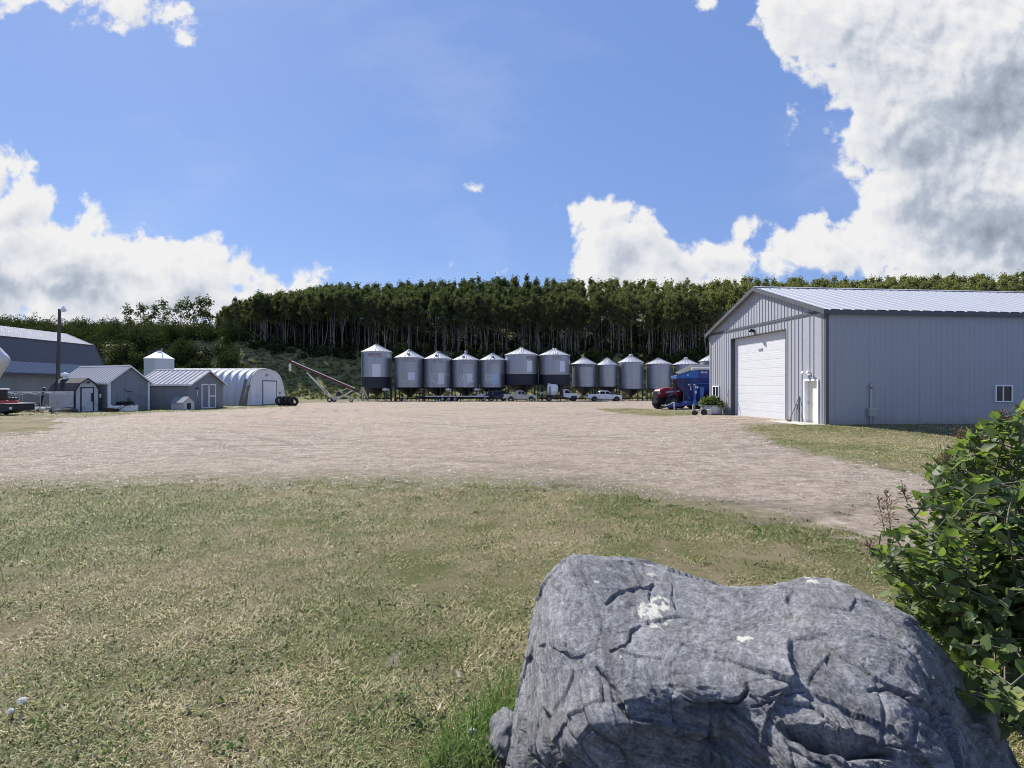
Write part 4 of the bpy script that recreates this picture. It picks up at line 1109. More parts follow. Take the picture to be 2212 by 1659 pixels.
        for z in (lo + .3, (lo + hi) / 2, hi - .3):
            for s_ in (-1, 1): mb.tube(d * (r - .02) + tn * .23 * s_ + Vector((0, 0, z)), d * (r + .14) + tn * .23 * s_ + Vector((0, 0, z)), .018, n=5)
        mb.build('ladder', m, s)
    if roof_ladder:
        mb = MB(); d = Vector((.02, -1, 0)); tn = Vector((1, 0, 0)); up = Vector((0, 0, .1))
        a0 = d * rr + Vector((0, 0, ze)) + up; a1 = d * .5 + Vector((0, 0, za - .14)) + up
        for s_ in (-1, 1): mb.tube(a0 + tn * .2 * s_, a1 + tn * .2 * s_, .03, n=5)
        for i in range(6): q = a0.lerp(a1, (i + .5) / 6); mb.tube(q - tn * .2, q + tn * .2, .026, n=5)
        mb.build('roof_ladder', STEEL, roof)
    if text:
        word, fr_, wd, v0, v1, tm, sh = text
        v, f = text_geo(word, 1.0, .012, sh)
        v = fit(v, wd * r, (v1 - v0) / F * Y); th = math.asin(fr_); zc = Z((v0 + v1) / 2)
        vs = [((r + .03) * math.sin(th + x / r), -(r + .03) * math.cos(th + x / r), zc + y) for x, y in v]
        mb = MB(); mb.add(vs, f); mb.build('lettering', tm, s)
    if fan:
        th = R(fan); d = Vector((math.sin(th), -math.cos(th), 0)); c = d * (r * .92); z = zb - .25
        mb = MB(); M = Matrix.Translation(c + Vector((0, 0, z))) @ Matrix.Rotation(R(20), 4, 'Z')
        mb.lathe([(0, -.35), (.2, -.35), (.26, -.28), (.3, 0), (.3, .12), (.34, .14), (.34, .3), (0, .3)], 18, (0, 0, 0), 'x'); mb.box(-.1, .75, -.1, .2, -.2, .12); mb.xf(M)
        mb.build('aeration_fan', TRIMW, s)
    return s
W1 = 97.0
grain_bin('tall grain bin with red lettering, dark ladder and dark skirt, left end of the row', 782, 846, 760.6, 744, 838, W1, 853, 816, (.225, .53, 788, 814.6), PANELW, ladder=(-42, 838, 765, True), text=('WESTEEL', .12, .95, 764.5, 772, REDT, .25), fan=46, cap='cap')
grain_bin('second bin from the left, with a small square white panel low on its wall', 853, 915.5, 773, 756, 838, W1, 856, None, (.34, .48, 805, 821), PANELW, ladder=(-15, 834, 775, False), text=('WESTEEL', .2, .8, 775.5, 783, REDF, 0), hatch=5, patches=((-.25, .5, 822, 837),))
grain_bin('third bin from the left, with a striped white panel and scoured bright patches', 917, 976, 775.5, 760, 838, W1, 856, None, (.35, .42, 806.8, 830.3), PANELW, ladder=(-19, 807, 776, False), text=('WESTEEL', .1, .8, 778, 785, REDF, 0), fan=52, hatch=-4, patches=((-.05, .7, 820, 838), (.0, .5, 806, 814), (.75, .5, 806, 814)))
grain_bin('fourth bin from the left, with a dark disc standing on its roof and scoured patches', 977, 1035.5, 778, 764, 838, W1, 856, None, (.36, .42, 807.8, 826), PANELW, ladder=(-20, 822, 780, False), text=('WESTEEL', .25, .8, 780, 787.5, REDF, 0), fan=55, cap='lid', hatch=-10, patches=((-.1, .7, 808, 834), (.3, .9, 822, 837)))
grain_bin('fifth bin from the left, the only one with a pale blue panel', 1037, 1092, 778, 763.5, 838, W1, 856, None, (.21, .5, 807.8, 830), PANELB, ladder=(-18, 805, 780, False), text=('WESTEEL', .2, .8, 780, 787, REDF, 0), hatch=3, patches=((-.3, .55, 808, 828), (.35, .6, 828, 838)))
grain_bin('tall wide bin behind the tan pickup, left one of the tall middle pair', 1091, 1162, 767, 751.5, 831, W1, 852, 810, (.46, .36, 781, 804), PANELW, roof_ladder=True, text=('WESTEEL', .5, .6, 771, 778, REDF, 0))
grain_bin('tall wide bin behind the white tank truck, right one of the tall middle pair', 1164, 1231, 768, 753, 831, W1, 852, 811, (.43, .36, 781.5, 804), PANELW, roof_ladder=True, text=('WESTEEL', .1, .6, 771.5, 778.5, REDF, 0))
W2 = 100.0
grain_bin('small bin with black lettering under its eave, first to the right of the tall pair', 1236, 1287, 786.6, 772, 836.5, W2, 853, None, (.24, .45, 815, 830), BINW, frame=True, text=('WESTEEL-ROSCO', .05, 1.2, 788.5, 793.5, BLKT, 0), ow=.22)
grain_bin('small bin behind the white crew-cab pickup, with a framed door and a roof ladder', 1291, 1333, 788.5, 774, 836.5, W2, 853, None, (.1, .55, 816, 832), BINW, frame=True, roof_ladder=True, ow=.22)
grain_bin('bin with a gap on both sides, just right of the white crew-cab pickup', 1337, 1389, 783, 767.5, 841, W2, 855, None, (-.18, .45, 820, 836), BINW, frame=True, cap='dome', ow=.16)
grain_bin('bin directly behind the red tractor, with a flat round cap on its roof', 1397, 1449, 786.5, 774, 841, W2, 855, None, (.1, .38, 813, 836), BINW, frame=True, cap='cap', ow=.2)
grain_bin('bin rising behind the blue grain cart, only its top showing', 1456, 1508, 787.5, 774.5, 841, W2, 855, None, None, cap='dome', ow=.2)
grain_bin('last bin on the right, cut off by the corner of the big shop', 1512, 1566, 780, 764, 841, W2, 855, None, None, hatch=-20, ladder=(-40, 838, 783, True), ow=.12)

# ------------------------------------------------------------------ wheels and trucks
def wheel(parent, x, y, z, r, w, rimm, side=-1, rim=.6, lugs=0, hub=True):
    """tyre with a rim child; side = -1 when the outer face looks to -y"""
    mb = MB(); hw = w / 2; ri = r * rim
    mb.lathe([(ri, -hw * .8), (ri * 1.08, -hw), (r * .93, -hw), (r, -hw * .72), (r, hw * .72), (r * .93, hw), (ri * 1.08, hw), (ri, hw * .8)], 28, (0, 0, 0), 'y')
    if lugs:
        for k in range(lugs):
            for sd in (-1, 1):
                a = 2 * math.pi * (k + (.5 if sd > 0 else 0)) / lugs
                a2 = a + .32
                p = Vector((math.sin(a) * r * 1.0, sd * hw * .1, math.cos(a) * r * 1.0)); q = Vector((math.sin(a2) * r * .97, sd * hw * .98, math.cos(a2) * r * .97))
                mb.beam(p, q, .07, .09)
    o = mb.build('wheel', RUBBER, parent, (x, y, z))
    m = MB(); s = side; d = hw * .5
    m.lathe([(ri * 1.02, s * hw * .82), (ri * .92, s * hw * .8), (ri * .86, s * d * .6), (ri * .5, s * d * .9), (ri * .3, s * hw * .75), (0, s * hw * .78)], 24, (0, 0, 0), 'y')
    if hub:
        for k in range(6):
            a = k * math.pi / 3; m.tube((math.sin(a) * ri * .62, s * d * .55, math.cos(a) * ri * .62), (math.sin(a) * ri * .62, s * (d * .95), math.cos(a) * ri * .62), ri * .12, n=8)
    m.build('rim', rimm, o)
    return o
def arch(cx, cz, r, a0, a1, n=7):
    return [(cx + r * math.cos(lerp(a0, a1, i / n)), cz + r * math.sin(lerp(a0, a1, i / n))) for i in range(n + 1)]
def pickup(name, label, loc, rz, paint, crew=True, rimm=None, L=5.9, grime=0.0):
    s = thing(name, label, 'pickup', loc, rz)
    rimm = rimm or CHROME; h = L / 2; fx, rx, wr = h - 1.0, -h + 1.28, .39
    side = [(-h + .05, .62), (-h, .78), (-h + .02, 1.24), (-h + .08, 1.27), (.3 if crew else -.2, 1.26)]
    side = [(-h + .06, .55), (-h + .02, .8), (-h + .04, 1.25), (-h + .1, 1.28), (-.35, 1.25), (h - 1.75, 1.20), (h - 1.0, 1.15), (h - .25, 1.06), (h - .03, .94), (h, .62), (h - .12, .48)]
    side += arch(fx, wr, .50, R(8), R(172)) + [(fx - .56, .40), (rx + .56, .40)] + arch(rx, wr, .50, R(8), R(172)) + [(rx - .56, .46)]
    b = MB(); b.prism(side, -.97, .97, lambda z: 1.0 - .05 * max(0, (z - .95) / .3)); body = b.build('body', paint, s, bevel=.05)
    MB().box(-h + .14, -.40 if not crew else -.72, -.78, .78, 1.2, 1.285).build('bed_floor', BLACK, body)
    MB().prism(arch(fx, wr, .485, R(0), R(180), 10), -.975, .975).build('wheel_arch', BLACK, body)
    MB().prism(arch(rx, wr, .485, R(0), R(180), 10), -.975, .975).build('wheel_arch', BLACK, body)
    cb = -.95 if crew else -.75
    zb, zt = 1.22, 1.86
    ce = h - 1.62
    cab = [(cb - .08, zb), (cb + .06, 1.70), (cb + .18, zt - .03), (cb + .5, zt), (ce - 1.0, zt), (ce - .82, zt - .04), (ce, zb)]
    wf = lambda z: 1.0 - .22 * max(0, (z - zb) / (zt - zb))
    c = MB(); c.prism(cab, -.93, .93, wf); cabo = c.build('cab', paint, s, bevel=.05)
    def pane(poly, nm='side_window'):
        m = MB()
        for sd in (-1, 1):
            vs = [(x, sd * (.93 * wf(z) + .012), z) for x, z in poly]; m.add(vs, [tuple(range(len(vs)))])
        return m
    z0, z1 = zb + .08, zt - .13
    segs = ([(cb + .12, cb + 1.0), (cb + 1.1, ce - .30)] if crew else [(cb + .42, cb + .85), (cb + .97, ce - .30)])
    for i, (a, q) in enumerate(segs):
        last = i == len(segs) - 1
        poly = [(a, z0), (q if not last else q + .12, z0), (q if not last else q - .55, z1), (a + (.07 if i == 0 else 0), z1)]
        for sd in (-1, 1):
            vs = [(x, sd * (.93 * wf(z) + .014), z) for x, z in poly]
            MB().add(vs, [(0, 1, 2, 3)]).build('side_window', GLASS, cabo)
    m = MB(); m.quad((ce + .0, -.80, zb + .07), (ce + .0, .80, zb + .07), (ce - .70, .66, zt - .1), (ce - .70, -.66, zt - .1)); m.build('windshield', GLASS, cabo)
    m = MB(); m.quad((cb - .085, -.78, zb + .12), (cb - .085, .78, zb + .12), (cb + .045, .66, zt - .2), (cb + .045, -.66, zt - .2)); m.build('rear_window', GLASS, cabo)
    mb = MB()
    for x in ([cb + 1.05, ce - .12, cb - .02] if crew else [cb + .9, ce - .12, cb + .02]):
        for sd in (-1, 1): mb.box(x - .008, x + .008, sd * .968 - .006, sd * .968 + .006, .5, 1.2)
    mb.build('door_gap', BLACK, body)
    for x in ([cb + .3, cb + 1.25] if crew else [cb + 1.12]):
        MB().box(x, x + .2, -.995, -.96, 1.04, 1.10).build('door_handle', BLACK if not crew else paint, body)
    for sd in (-1, 1):
        MB().box(ce - .38, ce - .18, sd * 1.0 - .1, sd * 1.0 + .1, 1.2, 1.42).build('mirror', BLACK, s, bevel=.03)
        MB().box(h - .2, h - .005, sd * .80 - .15, sd * .80 + .15, .84, 1.02).build('headlight', mat('lamp_glass', (.6, .62, .64), .12, var=.02), s, bevel=.03)
        MB().box(-h - .005, -h + .12, sd * .86 - .1, sd * .86 + .1, .88, 1.2).build('taillight', mat('tail_lamp_red', (.10, .012, .012), .25, var=.05), s, bevel=.02)
    MB().box(h - .15, h + .06, -.93, .93, .46, .66).build('front_bumper', CHROME if not crew else BLACK, s, bevel=.04)
    MB().box(h - .06, h + .012, -.6, .6, .72, 1.0).build('grille', BLACK, s, bevel=.02)
    MB().box(-h - .08, -h + .1, -.92, .92, .52, .70).build('rear_bumper', CHROME, s, bevel=.03)
    MB().box(rx + .6, fx - .6, -.95, .95, .30, .42).build('running_board', DARKST, s)
    for x in (fx, rx):
        for y in (-.84, .84): wheel(s, x, y, wr, wr, .26, rimm, -1 if y < 0 else 1)
    return s
TAN = mat('tan_metallic_paint', (.46, .44, .40), .35, .35, var=.05, dirt=(.3, .26, .22), damt=.5, dscale=1.5)
WPAINT = mat('white_car_paint', (.74, .75, .77), .28, var=.03, dirt=(.5, .46, .42), damt=.2)
NAVY = mat('navy_car_paint', (.022, .024, .05), .3, var=.08, dirt=(.12, .1, .09), damt=.4)
GREYP = mat('grey_car_paint', (.10, .105, .115), .35, .3, var=.06)
def at_u(u, y, dz=0.0):
    x = (u - U0) / F * y; return (x, y, g(x, y) + dz)
pickup('pickup_truck', 'tan extended-cab pickup parked sideways in front of the tall middle bins', at_u(1123.5, 90.5), 0, TAN, False, CHROME, 5.75)
pickup('pickup_truck', 'white crew-cab pickup parked to the right of the white tank truck', at_u(1304.5, 92.5), 0, WPAINT, True, mat('dark_alloy', (.16, .16, .17), .35, .7), 6.15)
pickup('pickup_truck', 'dark navy pickup hitched to the flat trailer, mostly hidden by the tan pickup', at_u(1083, 93.6), 0, NAVY, True, CHROME, 6.0)
pickup('pickup_truck', 'white pickup at the back, only its roof and windshield frame showing behind the navy one', at_u(1064, 95.9), 0, WPAINT, True, CHROME, 5.9)
def tank_truck():
    s = thing('flatbed_truck', 'white single-cab flatbed truck with a black deck, parked between the tan and the white pickup', 'truck', at_u(1207, 91.8))
    h = 3.55; fx, rx, r = 2.55, -1.75, .50
    side = [(.75, .78), (.72, 1.38), (2.0, 1.42), (2.9, 1.36), (3.35, 1.22), (3.5, 1.0), (3.5, .62), (3.3, .55)] + arch(fx, .5, .6, R(5), R(175)) + [(1.85, .62)]
    body = MB().prism(side, -1.0, 1.0, lambda z: 1.0 - .06 * max(0, z - 1.0)).build('body', WPAINT, s, bevel=.05)
    MB().prism(arch(fx, .5, .585, 0, R(180), 10), -1.005, 1.005).build('wheel_arch', BLACK, body)
    zb, zt = 1.36, 2.1; wf = lambda z: 1 - .2 * max(0, (z - zb) / (zt - zb))
    c = MB().prism([(.72, zb), (.76, 2.0), (.9, zt), (1.35, zt), (1.6, 2.0), (2.2, zb)], -.95, .95, wf).build('cab', WPAINT, s, bevel=.05)
    for sd in (-1, 1):
        MB().add([(x, sd * (.95 * wf(z) + .014), z) for x, z in [(1.0, zb + .08), (2.0, zb + .08), (1.55, zt - .16), (1.05, zt - .14)]], [(0, 1, 2, 3)]).build('side_window', GLASS, c)
        MB().box(1.75, 1.95, sd * 1.12 - .1, sd * 1.12 + .1, 1.42, 1.7).build('mirror', BLACK, s, bevel=.02)
        MB().box(3.3, 3.5, sd * .8 - .14, sd * .8 + .14, .95, 1.12).build('headlight', MATS['lamp_glass'], s, bevel=.02)
        MB().box(1.95, 3.15, sd * .99 - .06, sd * .99 + .06, .98, 1.12).build('fender_flare', WPAINT, s, bevel=.03)
    MB().quad((2.2, -.8, zb + .06), (2.2, .8, zb + .06), (1.6, .68, zt - .12), (1.6, -.68, zt - .12)).build('windshield', GLASS, c)
    MB().box(.95, 1.1, -1.0, -.97, 1.16, 1.22).build('door_handle', BLACK, body)
    MB().box(3.44, 3.6, -1.0, 1.0, .5, .74).build('front_bumper', DARKST, s, bevel=.03)
    mb = MB(); mb.box(-3.5, 3.3, -.45, -.33, .62, .82); mb.box(-3.5, 3.3, .33, .45, .62, .82); mb.box(-.6, .5, -.9, -.5, .45, .8); mb.box(.75, 1.7, -1.0, 1.0, .5, .66); mb.build('frame', DARKST, s)
    mb = MB(); mb.box(-3.55, .55, -1.2, 1.2, .95, 1.08); mb.box(-3.55, .55, -1.22, -1.2, .88, 1.08); mb.box(.45, .55, -1.1, 1.1, 1.08, 2.0); d = mb.build('deck', BLACK, s)
    for y in (-.85, .85):
        wheel(s, fx, y, r, r, .3, DARKST, -1 if y < 0 else 1)
        wheel(s, rx, y, r, r, .5, MATS['dark_alloy'], -1 if y < 0 else 1)
    mb = MB(); mb.prism(arch(rx, r, .6, R(5), R(175)) + arch(rx, r, .56, R(175), R(5)), -1.12, -.6); mb.build('mudguard', BLACK, s)
    # tank on the deck
    p = at_u(1193.6, 91.8)
    t = thing('water_tank', 'white ribbed poly tank with a domed lid, strapped on the deck of the flatbed truck', 'tank', (p[0], p[1], p[2] + 1.08))
    POLY = mat('white_poly', (.74, .75, .76), .45, var=.03)
    mb = MB(); mb.lathe([(0, 0), (.93, 0), (.98, .06), (.98, .62), (1.0, .66), (.98, .70), (.98, 1.55), (.92, 1.7), (.6, 1.88), (.3, 1.93), (0, 1.94)], 36); mb.build('tank_body', POLY, t)
    mb = MB(); mb.lathe([(0, 1.84), (.26, 1.84), (.26, 1.98), (.22, 2.02), (0, 2.02)], 20, (-.62, 0, 0)); mb.build('lid', POLY, t)
    mb = MB()
    for x in (-.42, -.58): mb.path([(x, -1.0 if abs(x) < .5 else -.84, .0), (x + .0, -.93 if abs(x) < .5 else -.84, 1.5)], .035, 6)
    mb.build('strap', DARKST, t)
    # pump
    p = at_u(1183.5, 91.4)
    q = thing('pump', 'small yellowish engine pump on the deck behind the white tank', 'pump', (p[0] - .45, p[1], p[2] + 1.08))
    YEL = mat('pump_yellow', (.42, .37, .14), .6, var=.3)
    mb = MB(); mb.box(-.35, .3, -.25, .25, .0, .08); mb.box(-.25, .12, -.2, .2, .12, .5); mb.build('pump_engine', YEL, q)
    mb = MB(); mb.box(-.35, .2, -.22, .22, .55, .7); mb.lathe([(0, 0), (.2, 0), (.2, .18), (0, .18)], 14, (.2, -.1, .25), 'y'); mb.build('pump_fuel_tank', YEL, q)
    mb = MB(); mb.path([(-.3, -.2, .3), (-.6, -.3, .5), (-.8, -.35, .25), (-.9, -.4, .02)], .05, 8); mb.build('hose', TRIMW, q)
tank_truck()
def flat_trailer():
    y = 91.0; x0 = (903 - U0) / F * y; x1 = (1066 - U0) / F * y
    zg = g((x0 + x1) / 2, y)
    s = thing('flat_deck_trailer', 'long flat-deck trailer with three axles, parked along the grain bins', 'trailer', ((x0 + x1) / 2, y, zg))
    h = (x1 - x0) / 2; dz = .95
    PLK = mat('pale_deck_planks', (.52, .50, .47), .8, var=.2, stretch=(.4, 4, 1))
    mb = MB()
    for k in range(9): yy = -1.2 + k * 2.4 / 9; mb.box(-h + 1.4, h - .8, yy + .01, yy + 2.4 / 9 - .01, dz - .05, dz)
    mb.build('deck', PLK, s)
    mb = MB(); mb.box(-h + 1.4, h - .8, -1.26, -1.2, dz - .13, dz + .01); mb.box(-h + 1.4, h - .8, 1.2, 1.26, dz - .13, dz + .01); mb.build('deck_edge', mat('pale_edge_rail', (.6, .6, .6), .5, var=.1), s)
    mb = MB()
    for yy in (-.5, .5): mb.box(-h + .4, h - .6, yy - .07, yy + .07, dz - .4, dz - .14)
    k = -h + 1.6
    while k < h - .9: mb.box(k - .04, k + .04, -1.2, 1.2, dz - .13, dz - .055); k += .6
    mb.build('frame', DARKST, s)
    mb = MB(); mb.add([(-h + 1.4, -1.25, dz), (-h + 1.4, 1.25, dz), (-h, 1.25, dz - .06), (-h, -1.25, dz - .06), (-h + 1.4, -1.25, dz - .15), (-h + 1.4, 1.25, dz - .15), (-h, 1.25, dz - .4), (-h, -1.25, dz - .4)], [(0, 1, 2, 3), (4, 5, 6, 7), (0, 3, 7, 4), (1, 2, 6, 5), (2, 3, 7, 6)])
    for k in range(6): yy = -1.1 + k * .42; mb.box(-h, -h + 1.3, yy, yy + .1, dz - .05, dz + .03)
    mb.build('dovetail', DARKST, s)
    for k in range(7):
        xx = lerp(-h + 2.2, h - 1.4, k / 6); MB().box(xx - .04, xx + .04, -1.32, -1.26, dz - .2, dz + .0).build('stake_pocket', TRIMW if k % 2 else STEEL, s)
    wx = [(u - U0) / F * y - (x0 + x1) / 2 for u in (957.5, 971.2, 984.3)]
    for x in wx:
        for yy in (-1.0, 1.0): wheel(s, x, yy, .42, .42, .34, mat('grey_rim', (.38, .39, .41), .45, .4), -1 if yy < 0 else 1, hub=False)
    mb = MB()
    mb.box(wx[0] - .95, wx[0] - .5, -1.2, -.7, .35, .5); mb.box(wx[0] - 1.3, wx[0] - .55, -1.15, -1.1, .15, .62); mb.build('mud_flap', BLACK, s)
    mb = MB(); mb.box(h - 1.6, h - .7, -1.2, 1.2, dz, dz + .12)
    for yy in (-.5, .5): mb.beam((h - .9, yy, dz - .2), (h - .7, yy, dz + .85), .16, .2); mb.beam((h - .8, yy, dz + .8), (h + 1.5, yy * .3, dz + .85), .16, .2)
    mb.beam((h + 1.4, 0, dz + .85), (h + 1.4, 0, dz + .2), .12, .12); mb.build('gooseneck', DARKST, s)
    for yy in (-.95, .95): MB().box(h - 1.5, h - 1.38, yy - .06, yy + .06, .05, dz + .5).build('landing_leg', STEEL, s)
    mb = MB(); mb.lathe([(.14, 0), (.14, .0), (.02, .42), (0, .43)], 14); o = mb.build('traffic_cone', TRIMW, None, (x0 + 3.5, y - 1.5, g(x0 + 3.5, y - 1.5))); tag(o, 'small pale cone standing by the trailer wheels', 'cone')
flat_trailer()

# ------------------------------------------------------------------ auger
def auger():
    y = 84.0
    base = at_u(717, y); s = thing('grain_auger', 'long red grain auger on a white wheeled frame, raised in front of the pasture', 'auger', base)
    b = Vector(base)
    top = px(626, 781, y) - b; low = px(766, 841.5, y) - b; inn = px(781, 852, y) - b
    AUR = mat('auger_red', (.10, .014, .016), .45, var=.15, dirt=(.3, .1, .1), damt=.3)
    mb = MB(); mb.tube(top, low, .18, n=16); mb.build('auger_tube', AUR, s)
    d = (low - top).normalized(); up = Vector((d.z, 0, -d.x)); up = up if up.z > 0 else -up
    mb = MB(); mb.beam(top + up * .2, low + up * .2, .14, .08); mb.build('drive_cover', TRIMW, s)
    mb = MB(); mb.tube(low, inn, .09, n=10); mb.build('intake_tube', BLACK, s)
    mb = MB(); mb.lathe([(.22, 0), (.26, -.15), (.26, .2), (.1, .3)], 14, top); mb.beam(top + up * .2, top - d * .28 + up * .16, .3, .25); mb.build('auger_head', AUR, s)
    mb = MB(); mb.lathe([(.2, -.35), (.2, -1.55), (.17, -1.55), (.17, -.4)], 14, top + Vector((.05, 0, 0))); mb.build('discharge_spout', mat('spout_white', (.66, .66, .64), .6, var=.08), s)
    pv = px(663, 805, y) - b; ax = Vector((0.12, 0, .33)); kn = px(715, 862, y) - b
    mb = MB()
    for yy in (-.75, .75):
        mb.beam(pv + Vector((0, yy * .12, 0)), px(719, 861, y) - b + Vector((0, yy, 0)), .1, .1)
        q = px(761, 843.5, y) - b
        mb.beam(px(717, 862, y) - b + Vector((0, yy, 0)), px(745, 853.5, y) - b + Vector((0, yy * .6, 0)), .12, .14)
        mb.beam(px(743, 854, y) - b + Vector((0, yy * .6, 0)), q + Vector((0, yy * .15, 0)), .12, .14)
        mb.beam(px(722, 851.5, y) - b + Vector((0, yy * .4, 0)), px(750, 838.5, y) - b + Vector((0, yy * .2, 0)), .06, .07)
        mb.beam(px(745, 855, y) - b + Vector((0, yy * .6, 0)), px(763, 861.5, y) - b + Vector((0, yy * .3, 0)), .09, .1)
        mb.beam(px(722, 863, y) - b + Vector((0, yy, 0)), px(764, 862, y) - b + Vector((0, yy * .3, 0)), .07, .08)
    mb.beam(px(715, 862, y) - b + Vector((0, -1.0, 0)), px(715, 862, y) - b + Vector((0, 1.0, 0)), .12, .12)
    mb.build('undercarriage', mat('frame_white', (.58, .57, .53), .55, var=.1, dirt=(.35, .32, .28), damt=.5), s)
    r = .40
    for yy in (-1.05, 1.05): wheel(s, 0 if yy < 0 else -.0, yy, r, r, .25, mat('rim_white', (.6, .6, .57), .5, var=.1), -1 if yy < 0 else 1, hub=False)
    q = px(759, 866, y) - b; wheel(s, q.x, 0, .30, .30, .2, MATS['rim_white'], -1, hub=False)
    mb = MB(); e = px(731, 850, y) - b; mb.box(e.x - .25, e.x + .25, -.3, .3, e.z - .4, e.z + .35); mb.box(e.x + .2, e.x + .5, -.2, .2, e.z - .2, e.z + .1); mb.build('engine', DARKST, s, bevel=.04)
    mb = MB(); mb.beam(px(714, 858, y) - b, px(708, 848, y) - b, .05, .05); mb.beam(px(723, 843, y) - b, px(731, 852, y) - b, .05, .05); mb.build('lift_arm', TRIMW, s)
auger()
def stand():
    y = 91.5; p = at_u(783.5, y); s = thing('trestle_stand', 'pale three-legged stand under the left edge of the tallest grain bin', 'stand', p)
    b = Vector(p); top = px(783.0, 838.5, y) - b; m = mat('bleached_wood', (.5, .48, .45), .8, var=.2)
    for (u, v, dy) in ((774.5, 867, -.3), (789.5, 867, -.5), (795, 864.5, .6), (780.5, 865, .9)):
        t = top + Vector(((0.16 if u > 784 else -.1), dy * .2, 0)); q = px(u, v, y) - b; q.y = dy; q.z = 0
        MB().beam(q, t, .13, .13).build('leg', m, s)
    MB().box(top.x - .3, top.x + .35, -.2, .2, top.z - .02, top.z + .12).build('cross_beam', m, s)
stand()
def jerry(u, y, label, m, hgt=.55, w=.4):
    p = at_u(u, y); s = thing('fuel_can', label, 'can', p)
    mb = MB(); mb.box(-w / 2, w / 2, -.12, .12, 0, hgt * .8); mb.build('can_body', m, s, bevel=.04)
    mb = MB(); mb.box(-w * .3, w * .25, -.02, .02, hgt * .88, hgt * .95); mb.box(-w * .3, -w * .22, -.02, .02, hgt * .78, hgt * .9); mb.box(w * .17, w * .25, -.02, .02, hgt * .78, hgt * .9); mb.build('handle', m, s)
    mb = MB(); mb.tube((w * .4, 0, hgt * .75), (w * .5, 0, hgt * .95), .05); mb.build('cap', BLACK, s)
CANR = mat('faded_red_plastic', (.42, .06, .06), .55, var=.15)
jerry(855, 96.0, 'faded red fuel can on the ground under the gap between the first two bins', CANR, .62, .62)
jerry(867.5, 96.2, 'faded red can with a white jug beside it, below the second bin', CANR, .6, .6)
jerry(875, 96.0, 'white jug standing beside a red can below the second bin', TRIMW, .85, .3)

# ------------------------------------------------------------------ tractor and grain cart
def tractor():
    y = 51.5; p = at_u(1441, y); s = thing('tractor', 'red tractor facing left, its cab hidden behind the blue grain cart', 'tractor', p, R(180 + 27))
    # local x forward
    TR = mat('tractor_red', (.30, .012, .016), .3, var=.1, dirt=(.25, .08, .07), damt=.25)
    hood = [(-1.5, 1.25), (-1.5, 2.12), (-.4, 2.16), (.7, 2.08), (1.25, 1.9), (1.42, 1.6), (1.45, 1.2)]
    MB().prism(hood, -.46, .46, lambda z: 1.0 - .22 * max(0, (z - 1.5) / .6)).build('hood', TR, s, bevel=.06)
    MB().box(1.38, 1.49, -.36, .36, 1.05, 1.78).build('grille', BLACK, s, bevel=.03)
    for sd in (-1, 1):
        MB().box(1.3, 1.47, sd * .34 - .13, sd * .34 + .13, 1.5, 1.66).build('headlight', MATS['lamp_glass'], s, bevel=.02)
        MB().add([(x, sd * (.475 - .02), z) for x, z in [(-1.2, 1.72), (.6, 1.62), (.6, 1.72), (-1.2, 1.86)]], [(0, 1, 2, 3)]).build('hood_stripe', TRIMW, s)
        f = [(math.cos(R(a)) * .80, math.sin(R(a)) * .80) for a in range(45, 151, 15)]
        mb = MB(); mb.prism([(.2 + a, .68 + b) for a, b in f] + [(.2 + a * .94, .68 + b * .94) for a, b in reversed(f)], sd * .82 - .27, sd * .82 + .27); mb.build('fender', BLACK if sd > 0 else TR, s)
        wheel(s, .2, sd * .95, .68, .68, .52, mat('wheel_centre_grey', (.2, .19, .19), .5, .2), sd, .58, lugs=17)
        wheel(s, -2.55, sd * 1.0, .98, .98, .66, MATS['wheel_centre_grey'], sd, .56, lugs=20)
    mb = MB(); mb.box(-2.9, 1.2, -.3, .3, .6, 1.25); mb.box(.0, .4, -.9, .9, .58, .78); mb.box(-2.8, -2.3, -1.0, 1.0, .8, 1.1); mb.box(1.2, 1.55, -.3, .3, .65, .9); mb.build('chassis', DARKST, s)
    cab = [(-3.1, 1.5), (-2.95, 3.0), (-1.5, 3.0), (-1.35, 2.0), (-1.4, 1.5)]
    c = MB().prism(cab, -.8, .8, lambda z: 1 - .1 * (z - 1.5) / 1.5).build('cab', GLASS, s)
    MB().box(-3.2, -1.35, -.82, .82, 3.0, 3.2).build('cab_roof', TR, s, bevel=.07)
    mb = MB()
    for sd in (-1, 1):
        for a, b in (((-3.1, 1.5), (-2.95, 3.0)), ((-1.36, 1.9), (-1.5, 3.0)), ((-2.2, 1.4), (-2.15, 3.0))): mb.beam((a[0], sd * .82, a[1]), (b[0], sd * .75, b[1]), .09, .09)
    mb.build('cab_pillar', BLACK, c)
    mb = MB(); mb.tube((-1.15, -.55, 1.6), (-1.15, -.55, 2.95), .07); mb.build('exhaust_stack', BLACK, s)
tractor()
